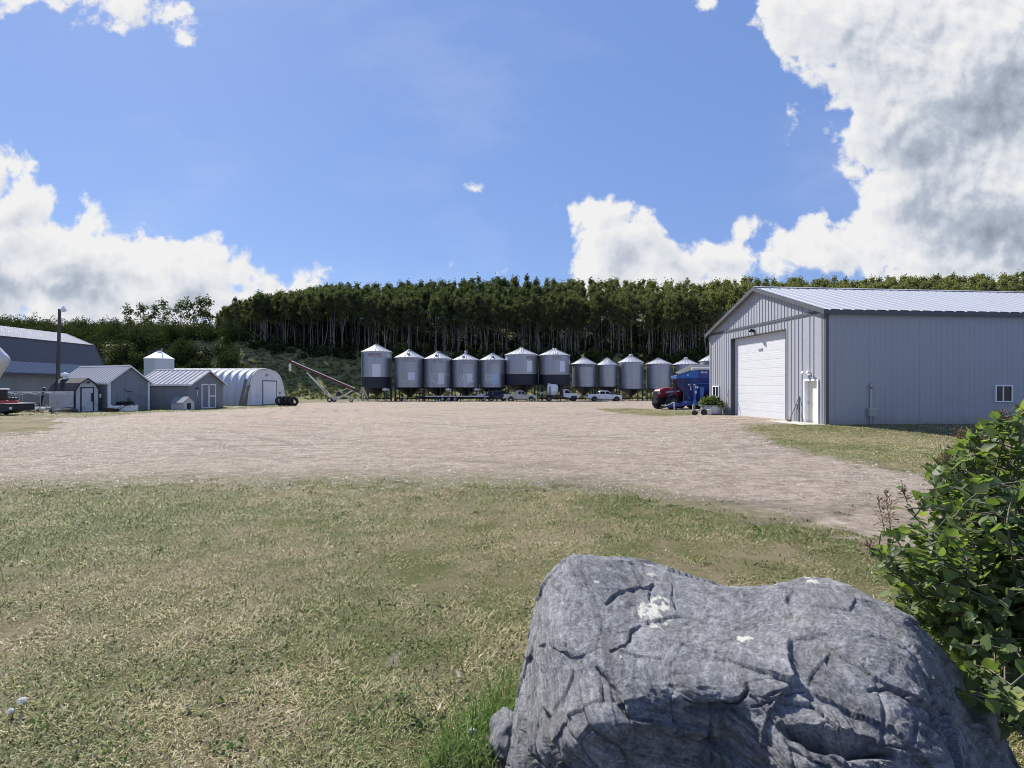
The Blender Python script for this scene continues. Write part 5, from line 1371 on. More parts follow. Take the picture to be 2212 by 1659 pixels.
def grain_cart():
    y = 47.6; u0 = 1455.3; X = lambda u: (u - U0) / F * y
    x0 = X(1455.3); zg = g(x0 + 2, y); s = thing('grain_cart', 'big blue grain cart parked in front of the tractor, partly behind the shop corner', 'grain cart', (x0, y, zg))
    BLU = mat('cart_blue', (.012, .04, .23), .38, var=.08, dirt=(.05, .07, .16), damt=.3); BLU_LIT = mat('cart_blue_sunlit', (.02, .12, .42), .4, var=.06)  # lighter blue paints sunlight onto the front sheets; near columns share it
    Z = lambda v: HC - (v - V0) / F * y - zg
    xe = 8.2; xk = X(1493) - x0
    zt0, zt1, zm, zl = Z(811), Z(799.6), Z(816.8), Z(829)
    yw = 1.75
    # upper band: the front end narrows in plan and slopes down to the front
    mb = MB()
    P = [(.0, -.85, zm), (xk, -yw, zm), (xe, -yw, zm), (xe, yw, zm), (xk, yw, zm), (0, .85, zm),
         (.0, -.85, zt0), (xk, -yw, zt1), (xe, -yw, zt1), (xe, yw, zt1), (xk, yw, zt1), (0, .85, zt0)]
    mb.add(P, [(1, 2, 8, 7), (2, 3, 9, 8), (3, 4, 10, 9)]); mb.build('hopper_side', BLU, s)
    mb = MB(); mb.add(P, [(0, 1, 7, 6), (5, 0, 6, 11), (4, 5, 11, 10)]); mb.build('hopper_front', BLU_LIT, s)
    mb = MB(); zc = Z(824)
    Q = [(.35, -.7, zl), (xk, -yw + .25, zl), (xe - .3, -yw + .25, zl), (xe - .3, yw - .25, zl), (xk, yw - .25, zl), (.35, .7, zl)]
    mb.add(P[:6] + Q, [(i, (i + 1) % 6, 6 + (i + 1) % 6, 6 + i) for i in range(6)])
    W_ = [(1.6, -.35, .85), (2.6, -.45, .85), (xe - 1.6, -.45, .85), (xe - 1.6, .45, .85), (2.6, .45, .85), (1.6, .35, .85)]
    mb.add(Q + W_, [(i, (i + 1) % 6, 6 + (i + 1) % 6, 6 + i) for i in range(6)] + [tuple(range(6, 12))]); mb.build('lower_hopper', BLU, s)
    mb = MB(); mb.box(xk, xe, -yw - .03, -yw, zt1 - .62, zt1 - .54); mb.box(xk, xe, -yw - .04, -yw, zm, zm + .1); mb.box(xk, xe, -yw + .2, -yw + .24, zl - .02, zl + .06); mb.build('side_rib', BLU, s)
    # rolled tarp
    TARP = mat('pale_tarp', (.60, .62, .64), .8, var=.1)
    mb = MB(); mb.tube((xk - .55, -yw - .02, zt1 + .08), (xe, -yw - .02, zt1 + .1), .11, n=10); mb.build('tarp_roll', TARP, s)
    mb = MB(); n = 10; vs = []; fs = []
    for i, (xx, zz) in enumerate(((.1, zt0 + .06), (xk, zt1 + .1), (xe, zt1 + .1))):
        w = .9 if i == 0 else yw
        for j in range(n + 1): q = j / n * 2 - 1; vs.append((xx, q * w, zz + .38 * (1 - q * q) * (1 if i else .45)))
    for i in range(2):
        for j in range(n): fs.append((i * (n + 1) + j, i * (n + 1) + j + 1, (i + 1) * (n + 1) + j + 1, (i + 1) * (n + 1) + j))
    mb.add(vs, fs, True); mb.build('tarp_cover', mat('dark_tarp', (.055, .056, .06), .85, var=.2), s)
    # frame, columns and tongue
    mb = MB(); zf0, zf1 = Z(875), Z(867)
    for yy in (-.8, .8): mb.box(1.1, xe - .4, yy - .1, yy + .1, zf0, zf1 + .02)
    mb.box(1.1, 1.3, -.8, .8, zf0, zf1); mb.box(4.6, 5.4, -1.4, 1.4, zf0 - .1, zf0 + .18)
    for yy in (-.8, .8): mb.beam((1.2, yy, zf0 + .12), (-.55, 0, zf0 - .12), .16, .22)
    mb.build('frame', BLU, s)
    for (xa, xb) in ((X(1487) - x0, X(1494) - x0), (X(1500) - x0, X(1510) - x0)):
        for yy in (-1.25, 1.25):
            mb = MB(); mb.add([(xa - .03, yy - .06, zl), (xb + .05, yy - .06, zl), (xb - .12, yy - .06, zf1 + .2), (xa + .12, yy - .06, zf1 + .2), (xa - .03, yy + .06, zl), (xb + .05, yy + .06, zl), (xb - .12, yy + .06, zf1 + .2), (xa + .12, yy + .06, zf1 + .2)],
                   [(0, 1, 2, 3), (4, 5, 6, 7), (0, 1, 5, 4), (1, 2, 6, 5), (2, 3, 7, 6), (3, 0, 4, 7)]); mb.box((xa + xb) / 2 - .12, (xa + xb) / 2 + .12, yy - .05, yy + .05, zf0, zf1 + .2); mb.build('support_column', BLU_LIT if yy < 0 else BLU, s)
    mb = MB()
    for xx in (1.75, 2.6): mb.tube((xx, -1.3, zf1 - .05), (xx + .85, -1.3, zf1 + .55), .035, n=6)
    mb.build('diagonal_brace', STEEL, s)
    mb = MB(); mb.box(2.9, 7.6, -1.0, -.94, zf1 + .2, zl - .2); mb.beam((3.2, -1.05, zl - .4), (5.4, -1.05, zf1 + .3), .12, .1); mb.build('side_sheet', BLU, s)
    MB().beam((-.55, 0, zf0 - .12), (-1.25, 0, zf0 - .28), .14, .14).build('hitch', DARKST, s)
    mb = MB(); xx = X(1455) - x0; mb.tube((xx - .05, -.35, -.05), (xx - .05, -.35, zf0 + .3), .06); mb.box(xx - .2, xx + .1, -.5, -.2, -.03, .01); mb.build('jack_stand', TRIMW, s)
    mb = MB(); mb.path([(-.1, -.3, zf0 + .25), (-.7, -.3, zf0 - .02), (-1.2, -.1, zf0 + .0)], .03, 6); mb.build('hydraulic_hose', TRIMW, s)
    # ladder at the front corner
    mb = MB(); lx = X(1468.5) - x0
    for q in (-.17, .17): mb.box(lx + q - .03, lx + q + .03, -1.55, -1.49, zf0 + .0, zm + .0)
    z = zf0 + .1
    while z < zm: mb.box(lx - .17, lx + .17, -1.56, -1.48, z, z + .07); z += .3
    mb.build('ladder', DARKST, s)
    # unloading spout folded at the front
    mb = MB(); mb.path([(.05, -.5, zm - .05), (-.25, -.55, zm - .5), (-.1, -.6, zl - .2), (-.45, -.6, zf1 + 1.1)], .09, 8); mb.tube((-.2, -.9, zt0 - .05), (.0, -.9, zt0 - .05), .09); mb.build('spout_arm', STEEL, s)
    mb = MB(); mb.tube((-.15, -.62, zl + .4), (-.05, -.62, zf1 + .9), .19, n=14); mb.build('unload_tube', BLACK, s)
    for yy in (-1.35, 1.35): wheel(s, X(1512) - x0 + .6, yy, .8, .82, .8, BLU, -1 if yy < 0 else 1, .5, lugs=18)
    # lettering and stickers
    def word(txt, ua, ub, va, vb, yy, sh):
        v, f = text_geo(txt, 1, .02, sh); v = fit(v, (ub - ua) / F * y, (vb - va) / F * y); xc = X((ua + ub) / 2) - x0; zc = Z((va + vb) / 2)
        MB().add([(xc + a, yy, zc + b) for a, b in v], f).build('lettering', WHT, s)
    word('Brandt', 1499.5, 1512.5, 803.2, 807.2, -yw - .02, .3)
    word('Brandt', 1471, 1476, 829.4, 832.4, -1.9, 0.2)
    MB().box(X(1470.3) - x0, X(1476.8) - x0, -1.88, -1.86, Z(833), Z(829)).build('sign_plate', BLU, s)
    for (ua, ub, va, vb, yy) in ((1487, 1499, 829, 832.4, -1.335), (1480.5, 1482, 834, 837, -1.33), (1480.5, 1482.5, 839, 843, -1.33), (1490, 1492, 835, 838.5, -1.335), (1493.5, 1497, 834.5, 838.6, -1.335), (1490.5, 1493.5, 844, 849.5, -1.335), (1474.2, 1476.2, 809.5, 812.5, None)):
        if yy is None:
            xm = X((ua + ub) / 2) - x0; t = xm / xk; yy = -lerp(.85, yw, t) - .03
        MB().box(X(ua) - x0, X(ub) - x0, yy - .005, yy, Z(vb), Z(va)).build('sticker', WHT, s)
grain_cart()

# ------------------------------------------------------------------ things by the shop
LEAFG = leafmat('potted_leaf', (.05, .08, .02), (.115, .16, .05), (.24, .28, .11), .3)
def blob_leaves(parent, name, c, rad, n, sz, seed, m, tone=.5, flat=.4, asp=.55):
    rng = np.random.default_rng(seed); pt = rng.normal(size=(n, 3)); pt /= np.linalg.norm(pt, axis=1)[:, None]; pt *= (rng.random(n) ** .35)[:, None]
    pt[:, 2] = np.where(pt[:, 2] < -.25, -pt[:, 2] * .6, pt[:, 2])
    C = np.array(c) + pt * np.array(rad)
    V, Q = leafquads(C, rng.uniform(*sz, n), rng, flat, asp)
    return npobj(name, npmesh(name, V, Q, [m], np.repeat(np.clip(rng.normal(tone, .22, n), 0, 1), 4)), parent)
def shop_things():
    p = Vector((13.42, 35.2, 0)); p.z = g(p.x, p.y)
    ZN = mat('zinc_tank', (.46, .48, .51), .42, .5, var=.12, dirt=(.33, .32, .31), damt=.4)
    s = thing('stock_tank_planter', 'round galvanised stock tank by the left corner of the big shop, used as a planter', 'planter', p)
    prof = [(0, .02), (.66, .02)]
    for k in range(9): prof.append((.69 + (.012 if k % 2 else -.008), .05 + k * .065))
    prof += [(.71, .6), (.73, .62), (.71, .64), (.66, .62), (.66, .5), (0, .5)]
    MB().lathe(prof, 40).build('tank_wall', ZN, s)
    MB().lathe([(0, .56), (.66, .56)], 24).build('soil', mat('potting_soil', (.05, .035, .025), .95), s)
    q = thing('rhubarb_plant', 'bushy green plant filling the galvanised tank by the shop', 'plant', (p.x, p.y, p.z + .56))
    blob_leaves(q, 'foliage', (0, 0, .12), (.88, .8, .6), 620, (.09, .17), 71, LEAFG, .5)
    mb = MB()
    for k in range(14): a = k * .45; mb.path([(.2 * math.cos(a), .2 * math.sin(a), 0), (.45 * math.cos(a), .45 * math.sin(a), .25), (.65 * math.cos(a), .65 * math.sin(a), .35)], .012, 5)
    mb.build('stem', LEAFG, q)
    # leaning shovel
    a = Vector((13.78, 34.2, 0)); a.z = g(a.x, a.y) + .02; b = shop_at(-.05, 9.2, 1.72)
    s = thing('shovel', 'long-handled shovel leaning on the shop wall next to the planter tank', 'shovel', a)
    d = b - a; MB().tube(d * .2, d, .022, n=8).build('handle', mat('handle_wood', (.36, .29, .22), .7, var=.2), s)
    mb = MB(); x = Vector((.3, .95, 0)).normalized(); mb.add([d * 0 - x * .02, d * .04 - x * .1, d * .17 - x * .1, d * .22, d * .17 + x * .1, d * .04 + x * .1, d * 0 + x * .02], [(0, 1, 2, 3, 4, 5, 6)]); mb.build('blade', DARKST, s)
    # two tools by the entry door
    for (yy, yb, nm, lab, m) in ((2.25, 2.0, 'broom', 'dark broom leaning on the shop wall left of the entry door', WOODG), (1.72, 1.95, 'pry_bar', 'thin dark bar leaning on the shop wall close to the white door frame', DARKST)):
        a = shop_at(-.42 if nm == 'broom' else -.2, yy, .03); b = shop_at(-.05, yb if nm == 'broom' else yb, 1.28)
        s = thing(nm, lab, 'tool', a); d = b - a
        MB().tube(d * 0, d, .02, n=7).build('shaft', m, s)
        if nm == 'broom':
            MB().beam(d * .0 + Vector((0, .14, .0)), d * .0 + Vector((0, -.14, 0)), .07, .16).build('bristles', BLACK, s)
        else: MB().beam(d * 1.0, d * 1.0 + Vector((.0, .06, .08)), .03, .03).build('hook', m, s)
    # kid's trike beside the tank
    p = Vector((12.42, 34.6, 0)); p.z = g(p.x, p.y)
    s = thing('tricycle', 'small dark tricycle with white grips standing left of the planter tank', 'tricycle', p, R(-35))
    wheel(s, .26, 0, .2, .2, .06, BLACK, -1, .8, hub=False)
    for yy in (-.18, .18): wheel(s, -.32, yy, .15, .15, .06, BLACK, -1 if yy < 0 else 1, .7, hub=False)
    mb = MB(); mb.path([(.26, 0, .2), (.2, 0, .5), (.16, 0, .62)], .02, 6); mb.path([(.19, 0, .45), (-.05, 0, .3), (-.32, 0, .16)], .022, 6); mb.tube((-.32, -.2, .15), (-.32, .2, .15), .015); mb.path([(.06, -.2, .66), (.16, 0, .62), (.06, .2, .66)], .015, 6); mb.build('frame', BLACK, s)
    MB().box(-.2, .0, -.09, .09, .33, .38).build('seat', TRIMW, s, bevel=.02)
    for yy in (-.2, .2): MB().tube((.06, yy, .66), (.0, yy * 1.2, .67), .022).build('grip', TRIMW, s)
    p = Vector((12.95, 34.3, 0)); p.z = g(p.x, p.y)
    s = thing('bucket', 'white pail on the ground between the tricycle and the planter tank', 'bucket', p)
    MB().lathe([(0, .01), (.125, .01), (.16, .36), (.17, .36), (.17, .38), (.14, .36), (.11, .03)], 20).build('pail', TRIMW, s)
    mb = MB(); mb.path([(math.cos(a) * .16, .02, .34 - math.sin(a) * .14) for a in np.linspace(0, math.pi, 9)], .006, 4); mb.build('bail', STEEL, s)
    # wooden stake in the grass
    p = at_u(1498, 37.5); s = thing('wooden_post', 'short weathered wooden post in the grass beside the grain cart', 'post', p)
    MB().lathe([(.075, -.2), (.075, .55), (.06, .6), (0, .61)], 12).build('post_body', mat('post_grey', (.36, .34, .31), .85, var=.2), s)
    MB().box(-.02, .02, -.09, -.07, .4, .5).build('staple', STEEL, s)
shop_things()

# ------------------------------------------------------------------ left yard things
def left_things():
    # dog house
    p = at_u(383, 49.3); s = thing('dog_house', 'small white-sided dog house with a grey shingle roof, in front of the double-door shed', 'dog house', p, 0)
    L, W, H_ = 1.62, 1.0, .8; x1 = 1.0
    SID = mat('lap_siding', (.56, .56, .57), .75, var=.1, dirt=(.38, .36, .35), damt=.5)
    mb = MB()
    for k in range(5): z = k * H_ / 5; mb.add([(-1.0, -.03, z), (x1 - .02, -.03, z), (x1 - .02, .0, z + H_ / 5), (-1.0, .0, z + H_ / 5)], [(0, 1, 2, 3)])
    mb.box(-1.0, x1 - .02, .0, W, 0, H_); mb.build('side_wall', SID, s)
    hx = .62
    mb = MB(); mb.add([(x1, 0, 0), (x1, W, 0), (x1, W, H_), (x1, W / 2, 1.22), (x1, 0, H_), (x1 - .03, 0, 0), (x1 - .03, W, 0), (x1 - .03, W, H_), (x1 - .03, W / 2, 1.22), (x1 - .03, 0, H_)], [(0, 1, 2, 3, 4), (5, 6, 7, 8, 9), (0, 1, 6, 5), (1, 2, 7, 6), (2, 3, 8, 7), (3, 4, 9, 8), (4, 0, 5, 9)])
    mb.build('front_wall', mat('dog_house_front', (.66, .64, .60), .7, var=.06), s)
    MB().box(x1 - .01, x1 + .006, .3, .68, .06, .66).build('doorway', BLACK, s)
    mb = MB(); mb.add([(-1.1, -.12, H_ - .1), (x1 + .1, -.12, H_ - .1), (x1 + .1, W / 2, 1.26), (-1.1, W / 2, 1.26), (-1.1, W + .12, H_ - .1), (x1 + .1, W + .12, H_ - .1)], [(0, 1, 2, 3), (3, 2, 5, 4)]); o = mb.build('roof', mat('grey_shingle', (.24, .25, .27), .9, var=.25, scale=12), s)
    m = o.modifiers.new('thick', 'SOLIDIFY'); m.thickness = .05
    s.rotation_euler[2] = R(-28)
    # planter box
    p = at_u(268.5, 45.4); s = thing('planter_box', 'white wooden planter box in front of the grey shed gable', 'planter', p, R(3))
    w, d, h = .88, .3, .52
    mb = MB()
    for sy in (-1, 1):
        for k in range(3): mb.box(-w, w, sy * d - .02, sy * d + .02, .07 + k * .15, .07 + k * .15 + .14)
    for sx in (-1, 1): mb.box(sx * w - .02, sx * w + .02, -d + .02, d - .02, .07, .51)
    mb.build('side_board', TRIMW, s)
    for x in (-w, w, .05):
        mb = MB(); mb.box(x - .06, x + .06, -d - .06, -d - .02, 0, .58); mb.box(x - .06, x + .06, d + .02, d + .06, 0, .58); mb.build('corner_post', TRIMW, s)
    MB().box(-w + .02, w - .02, -d + .02, d - .02, .1, .47).build('soil', MATS['potting_soil'], s)
    q = thing('planter_flower', 'dark leafy plants with a few tall stalks growing in the white planter box', 'plant', (p[0], p[1], p[2] + .48))
    dk = leafmat('dark_leaf', (.008, .014, .008), (.02, .032, .016), (.05, .065, .035), .2)
    blob_leaves(q, 'foliage', (-.3, 0, .05), (.6, .3, .42), 300, (.04, .09), 81, dk, .4)
    blob_leaves(q, 'foliage', (.42, 0, .08), (.4, .3, .55), 240, (.04, .09), 82, dk, .6)
    mb = MB()
    for x, t in ((-.7, .95), (-.62, .5), (.3, .95), (.55, .8), (.75, .6)): mb.path([(x, 0, 0), (x + .05, .02, t * .6), (x + .12, 0, t)], [.01, .009, .006], 5)
    mb.build('stalk', dk, q)
    # wheelbarrow
    p = at_u(247, 44.7); s = thing('wheelbarrow', 'rusty dark wheelbarrow tipped on the ground left of the white planter box', 'wheelbarrow', p, R(8))
    RUST = mat('rusty_iron', (.06, .045, .04), .85, var=.4)
    mb = MB(); mb.add([(-.5, -.3, .32), (.25, -.33, .25), (.25, .33, .25), (-.5, .3, .32), (-.35, -.2, .08), (.15, -.2, .06), (.15, .2, .06), (-.35, .2, .08)], [(0, 1, 5, 4), (1, 2, 6, 5), (2, 3, 7, 6), (3, 0, 4, 7), (4, 5, 6, 7)]); mb.build('tray', RUST, s)
    wheel(s, -.62, 0, .18, .18, .08, RUST, -1, .6, hub=False)
    for yy in (-.25, .25): MB().path([(-.6, yy * .3, .18), (.1, yy, .12), (1.05, yy, .66)], .022, 6).build('handle', RUST, s)
    # tyres
    for k, (u, y, a, t, lab) in enumerate(((604.5, 63.0, 62, 12, 'big worn tyre leaning nearest the arched hut door'), (614, 63.2, 55, 16, 'second worn tyre from the hut in the leaning row'), (624, 63.0, 60, 20, 'third worn tyre from the hut in the leaning row'), (634, 62.7, 48, 26, 'outermost worn tyre of the row, leaning furthest over'))):
        p = at_u(u, y); r = .56
        mb = MB(); hw = .2
        mb.lathe([(r * .58, -hw * .7), (r * .66, -hw), (r * .92, -hw), (r, -hw * .65), (r, hw * .65), (r * .92, hw), (r * .66, hw), (r * .58, hw * .7), (r * .62, 0), (r * .58, -hw * .7)], 30, (0, 0, 0), 'y')
        for q in range(26):
            b_ = 2 * math.pi * q / 26; mb.beam((math.sin(b_) * r, -hw * .8, math.cos(b_) * r), (math.sin(b_ + .1) * r, hw * .8, math.cos(b_ + .1) * r), .05, .03)
        o = mb.build('tyre', RUBBER, None, (p[0], p[1], p[2] + r * math.cos(R(t)) + .04)); o.rotation_euler = (R(-t), 0, R(a)); o.rotation_mode = 'XYZ'
        tag(o, lab, 'tyre', 'tyres by the arched hut')
    # yard pole with a lamp
    base = px(123.5, 880, 49.0); base.z = g(base.x, base.y); top = px(128.8, 667.5, 49.0) - base
    s = thing('yard_light_pole', 'tall wooden pole with a yard lamp at its top, in front of the barn', 'pole', base)
    MB().path([Vector((0, 0, -.3)), top * .5, top], [.17, .15, .12], 12).build('pole_shaft', mat('pole_wood', (.085, .075, .068), .85, var=.3, stretch=(2, 2, .3)), s)
    mb = MB(); mb.path([top - Vector((0, 0, .35)), top + Vector((.2, -.05, -.05)), top + Vector((.42, -.1, .1))], .03, 6); mb.build('lamp_arm', STEEL, s)
    mb = MB(); c = top + Vector((.45, -.1, 0)); mb.lathe([(0, .26), (.08, .24), (.1, .1), (.22, -.02), (.24, -.14), (.1, -.3), (0, -.32)], 16, c); mb.build('lamp_head', TRIMW, s)
    mb = MB(); mb.box(-.16, .16, -.3, -.14, 1.2, 1.7); mb.build('switch_box', DARKST, s)
    # wire pen with a netting roof
    z = 0
    y0 = 43.3; x0 = px(-120, 880, y0).x; x1 = px(158, 880, y0).x
    s = thing('wire_pen', 'low wire pen with a sagging pale netting top, left of the small white shed', 'fence', (x0, y0, g(x0, y0)))
    L = x1 - x0; NETM = mat('pale_netting', (.5, .52, .56), .8)
    hgt = 1.72
    px_ = [0, L * .22, L * .43, L * .585, L * .745, L * .905]
    for x in px_: MB().tube((x, 0, -.2), (x, 0, hgt), .025, n=7).build('post', STEEL, s)
    for x in (L * .43, L * .745): MB().tube((x, 2.0, -.2), (x, 2.0, hgt), .03, n=7).build('post', STEEL, s)
    mb = MB(); mb.tube((0, 0, hgt), (L, .1, hgt - .02), .02, n=6); mb.tube((0, 0, .48), (L, 0, .5), .018, n=6); mb.build('rail', NETM, s)
    mb = MB(); k = 0
    for i in range(int(L / .16)): mb.tube((i * .16, 0, .05), (i * .16 , 0, .5), .004, n=3, cap=False)
    for j in range(3): mb.tube((0, 0, .1 + j * .12), (L, 0, .1 + j * .12), .004, n=3, cap=False)
    mb.build('wire_mesh', STEEL, s)
    for (ya, sag, t) in ((0.3, .16, .030), (.8, .3, .022), (1.5, .1, .02)):
        pts = []
        for i in range(len(px_) - 1):
            for q in range(5): f_ = q / 5; pts.append((lerp(px_[i], px_[i + 1], f_), ya, hgt - sag * math.sin(math.pi * f_) - .02))
        mb = MB(); mb.path(pts, t, 5); mb.build('netting_edge', NETM, s)
    mb = MB()
    for i in range(40):
        x = L * i / 40; mb.path([(x, 0.0, hgt), (x, .8, hgt - .22), (x, 1.9, hgt - .02)], .003, 3, False)
    mb.build('netting', NETM, s)
    # leaning board in the pen
    p = at_u(86, 44.4); o = MB().box(-.09, .09, -.03, .03, 0, 1.72).build('plank', BLACK, None, (p[0], p[1], p[2] + .38)); o.rotation_euler = (0, R(13), 0); tag(o, 'dark board standing slanted in the wire pen', 'plank')
    p = at_u(86, 44.4); s = thing('pen_trough', 'low grey feeding bench inside the wire pen', 'trough', p)
    MB().box(-1.0, 1.0, -.16, .2, .34, .4).build('bench_top', STEEL, s)
    for x in (-.9, -.2, .9): MB().box(x - .03, x + .03, -.1, .1, -.02, .34).build('leg', DARKST, s)
    p = at_u(66, 44.6); o = MB().box(-.28, .28, -.2, .2, 0, .62).build('feed_bin', STEEL, None, p, bevel=.03); tag(o, 'pale square feed bin inside the wire pen', 'bin')
    # hay
    rng = np.random.default_rng(3)
    p = at_u(148, 43.8); n = 1600; pt = rng.normal(size=(n, 3)); pt /= np.linalg.norm(pt, axis=1)[:, None]; pt[:, 2] = abs(pt[:, 2])
    C = np.array(p) + pt * np.array([.75, .4, .42]) * (.75 + .3 * rng.random((n, 1))); V, Q = leafquads(C, rng.uniform(.06, .14, n), rng, .2, .15)
    o = npobj('hay_heap', npmesh('hay_heap', V, Q, [mat('old_hay', (.17, .15, .125), .9, var=.3)])); tag(o, 'low heap of old grey hay at the foot of the small white shed', 'hay')
    # birds
    def hen(u, y, rz, sc_, label, up):
        p = at_u(u, y); s = thing('hen', label, 'hen', p, rz); WF = mat('white_feathers', (.70, .69, .67), .85, var=.06)
        me = bpy.data.meshes.new('body')
        pts = [((-.06, 0, .22), (.10, .095)), ((.06, 0, .22), (.105, .10)), ((.15, 0, .26), (.07, .065)), ((.19, 0, .34 + up * .5), (.035, .035)), ((.21, 0, .42 + up), (.038, .034)), ((.26, 0, .43 + up), (.022, .02)), ((-.17, 0, .27), (.06, .04)), ((-.27, 0, .36), (.035, .02))]
        me.from_pydata([q[0] for q in pts], [(0, 1), (1, 2), (2, 3), (3, 4), (4, 5), (0, 6), (6, 7)], [])
        o = link(bpy.data.objects.new('body', me), s); me.materials.append(WF)
        m = o.modifiers.new('skin', 'SKIN'); sv = me.skin_vertices[0].data
        for q, d_ in zip(pts, sv): d_.radius = q[1]
        sv[0].use_root = True
        m = o.modifiers.new('sub', 'SUBSURF'); m.levels = 2; m.render_levels = 2
        mb = MB(); z = .44 + up; mb.add([(.18, -.006, z), (.19, -.006, z + .05), (.21, -.006, z + .035), (.225, -.006, z + .055), (.245, -.006, z), (.18, .006, z), (.19, .006, z + .05), (.21, .006, z + .035), (.225, .006, z + .055), (.245, .006, z)], [(0, 1, 2, 3, 4), (5, 6, 7, 8, 9)]); mb.build('comb', CANR, s)
        mb = MB()
        for yy in (-.04, .04): mb.path([(.02, yy, .15), (.0, yy, .07), (.02, yy, .0)], .009, 5); mb.path([(-.02, yy, .006), (.07, yy, .006)], .008, 4)
        mb.build('legs', mat('hen_leg', (.4, .28, .1), .7), s); s.scale = (sc_,) * 3
    hen(92.5, 42.8, R(10), 1.25, 'white hen with its neck raised, by the fence of the wire pen', .09)
    hen(74, 43.0, R(-160), 1.0, 'white hen with its head low, left of the hen with the raised neck', -.09)
    # silver hopper bin at the left edge
    y = 36.0; c = px(-30, 780, y); zg = g(c.x, c.y)
    s = thing('silver_hopper_tank', 'rounded silver hopper tank cut off by the left edge of the photo', 'tank', (c.x, y, zg))
    SIL = mat('silver_skin', (.62, .62, .62), .5, .3, var=.12, scale=6)
    r = (px(21.5, 776, y).x - c.x) * .74; zc = px(0, 778, y).z - zg
    MB().lathe([(0, zc + 1.75), (.25, zc + 1.72), (r * .55, zc + .95), (r * .9, zc + .38), (r * .985, zc + .18), (r, zc), (r * .98, zc - .12), (r * .62, zc - 1.1), (.22, zc - 2.1), (.2, zc - 2.4), (0, zc - 2.4)], 40).build('tank_shell', SIL, s)
    for k in range(4):
        a = R(225 + 30 * (k - 1.5)) if False else R(40 + 90 * k); MB().tube((math.sin(a) * r * .42, -math.cos(a) * r * .42, -.1), (math.sin(a) * r * .42, -math.cos(a) * r * .42, zc - .95), .05).build('leg', STEEL, s)
    # dark low trailer at the left edge
    y = 38.6; p = at_u(-12, y); s = thing('low_trailer', 'low dark trailer with a pale deck, cut off by the left edge of the photo', 'trailer', p, R(0))
    xr = px(53, 880, y).x - p[0]
    mb = MB(); mb.prism([(-2.2, .12), (1.0, .12), (xr - .75, .26), (xr, .36), (xr, .8), (-2.2, .82)], -.85, .85); mb.build('trailer_body', mat('navy_hull', (.016, .016, .03), .5, var=.2), s, bevel=.03)
    MB().box(-2.25, xr + .05, -.9, .9, .83, .88).build('deck', mat('pinkish_deck', (.50, .45, .42), .8, var=.1), s)
    for x in (xr - .2,): MB().box(x - .1, x + .1, -.87, -.84, .45, .62).build('marker_light', TRIMW, s)
    wheel(s, .2, -.7, .26, .26, .2, STEEL, -1); wheel(s, .2, .7, .26, .26, .2, STEEL, 1)
    q = thing('red_engine', 'small red engine on the pale deck of the low trailer', 'engine', (p[0] + 1.15, p[1], p[2] + .88))
    MB().box(-.7, .35, -.3, .3, 0, .2).build('base', CANR, q, bevel=.02); MB().box(.0, .4, -.2, .2, .2, .42).build('motor_block', BLACK, q, bevel=.04); mb = MB(); mb.tube((.3, 0, .4), (.36, 0, .58), .03); mb.tube((.1, 0, .4), (.12, 0, .55), .04); mb.build('pipe', BLACK, q)
    q = thing('control_cabinet', 'black cabinet with a white lid on the low trailer at the left edge', 'cabinet', (p[0] + .38, p[1], p[2] + .88))
    MB().box(-.35, .32, -.3, .3, 0, .98).build('cabinet_body', BLACK, q, bevel=.02); MB().box(-.4, .42, -.35, .35, .98, 1.08).build('lid', TRIMW, q, bevel=.02)
    for z in (.3, .52): MB().lathe([(0, 0), (.05, 0), (.05, .02), (0, .02)], 12, (.2, -.32, z), 'y').build('dial', TRIMW, q)
left_things()
# ------------------------------------------------------------------ the boulder
def P3(u, v, z):
    y = (HC - z) * F / (v - V0); return np.array([(u - U0) / F * y, y, z])
NETB = {  # columns of (u, v, height) for the rows back edge, upper top, mid top, front edge, face
    1: [(1130, 1470, .22), (1112, 1540, .20), (1103, 1600, .18), (1098, 1660, .16), (1100, 1740, .10)],
    2: [(1163, 1285, .60), (1152, 1345, .53), (1146, 1405, .48), (1150, 1490, .42), (1150, 1610, .33)],
    3: [(1203, 1222, .74), (1190, 1295, .68), (1208, 1375, .63), (1232, 1455, .55), (1225, 1590, .44)],
    4: [(1262, 1199, .80), (1272, 1282, .72), (1300, 1375, .655), (1325, 1475, .58), (1320, 1600, .46)],
    5: [(1400, 1215, .76), (1402, 1295, .70), (1412, 1385, .655), (1432, 1478, .605), (1430, 1590, .46)],
    6: [(1540, 1257, .70), (1546, 1335, .67), (1556, 1415, .645), (1570, 1498, .605), (1568, 1600, .45)],
    7: [(1655, 1262, .70), (1668, 1335, .685), (1680, 1415, .665), (1700, 1505, .615), (1698, 1630, 0.5)],
    8: [(1775, 1242, .77), (1800, 1325, .725), (1822, 1408, .69), (1852, 1515, .62), (1852, 1640, 0.545)],
    9: [(1868, 1284, .73), (1905, 1355, .70), (1932, 1438, .66), (1968, 1545, .58), (1980, 1660, 0.5)],
    10: [(1962, 1335, .67), (1992, 1398, .64), (2006, 1470, .59), (2062, 1590, .49), (2085, 1700, 0.41)],
    11: [(2056, 1424, .50), (2085, 1478, .44), (2125, 1560, .36), (2165, 1665, .26), (2180, 1770, 0.19)],
    12: [(2150, 1530, .28), (2175, 1590, .22), (2208, 1665, .14), (2245, 1755, .06), (2262, 1850, .0)],
}
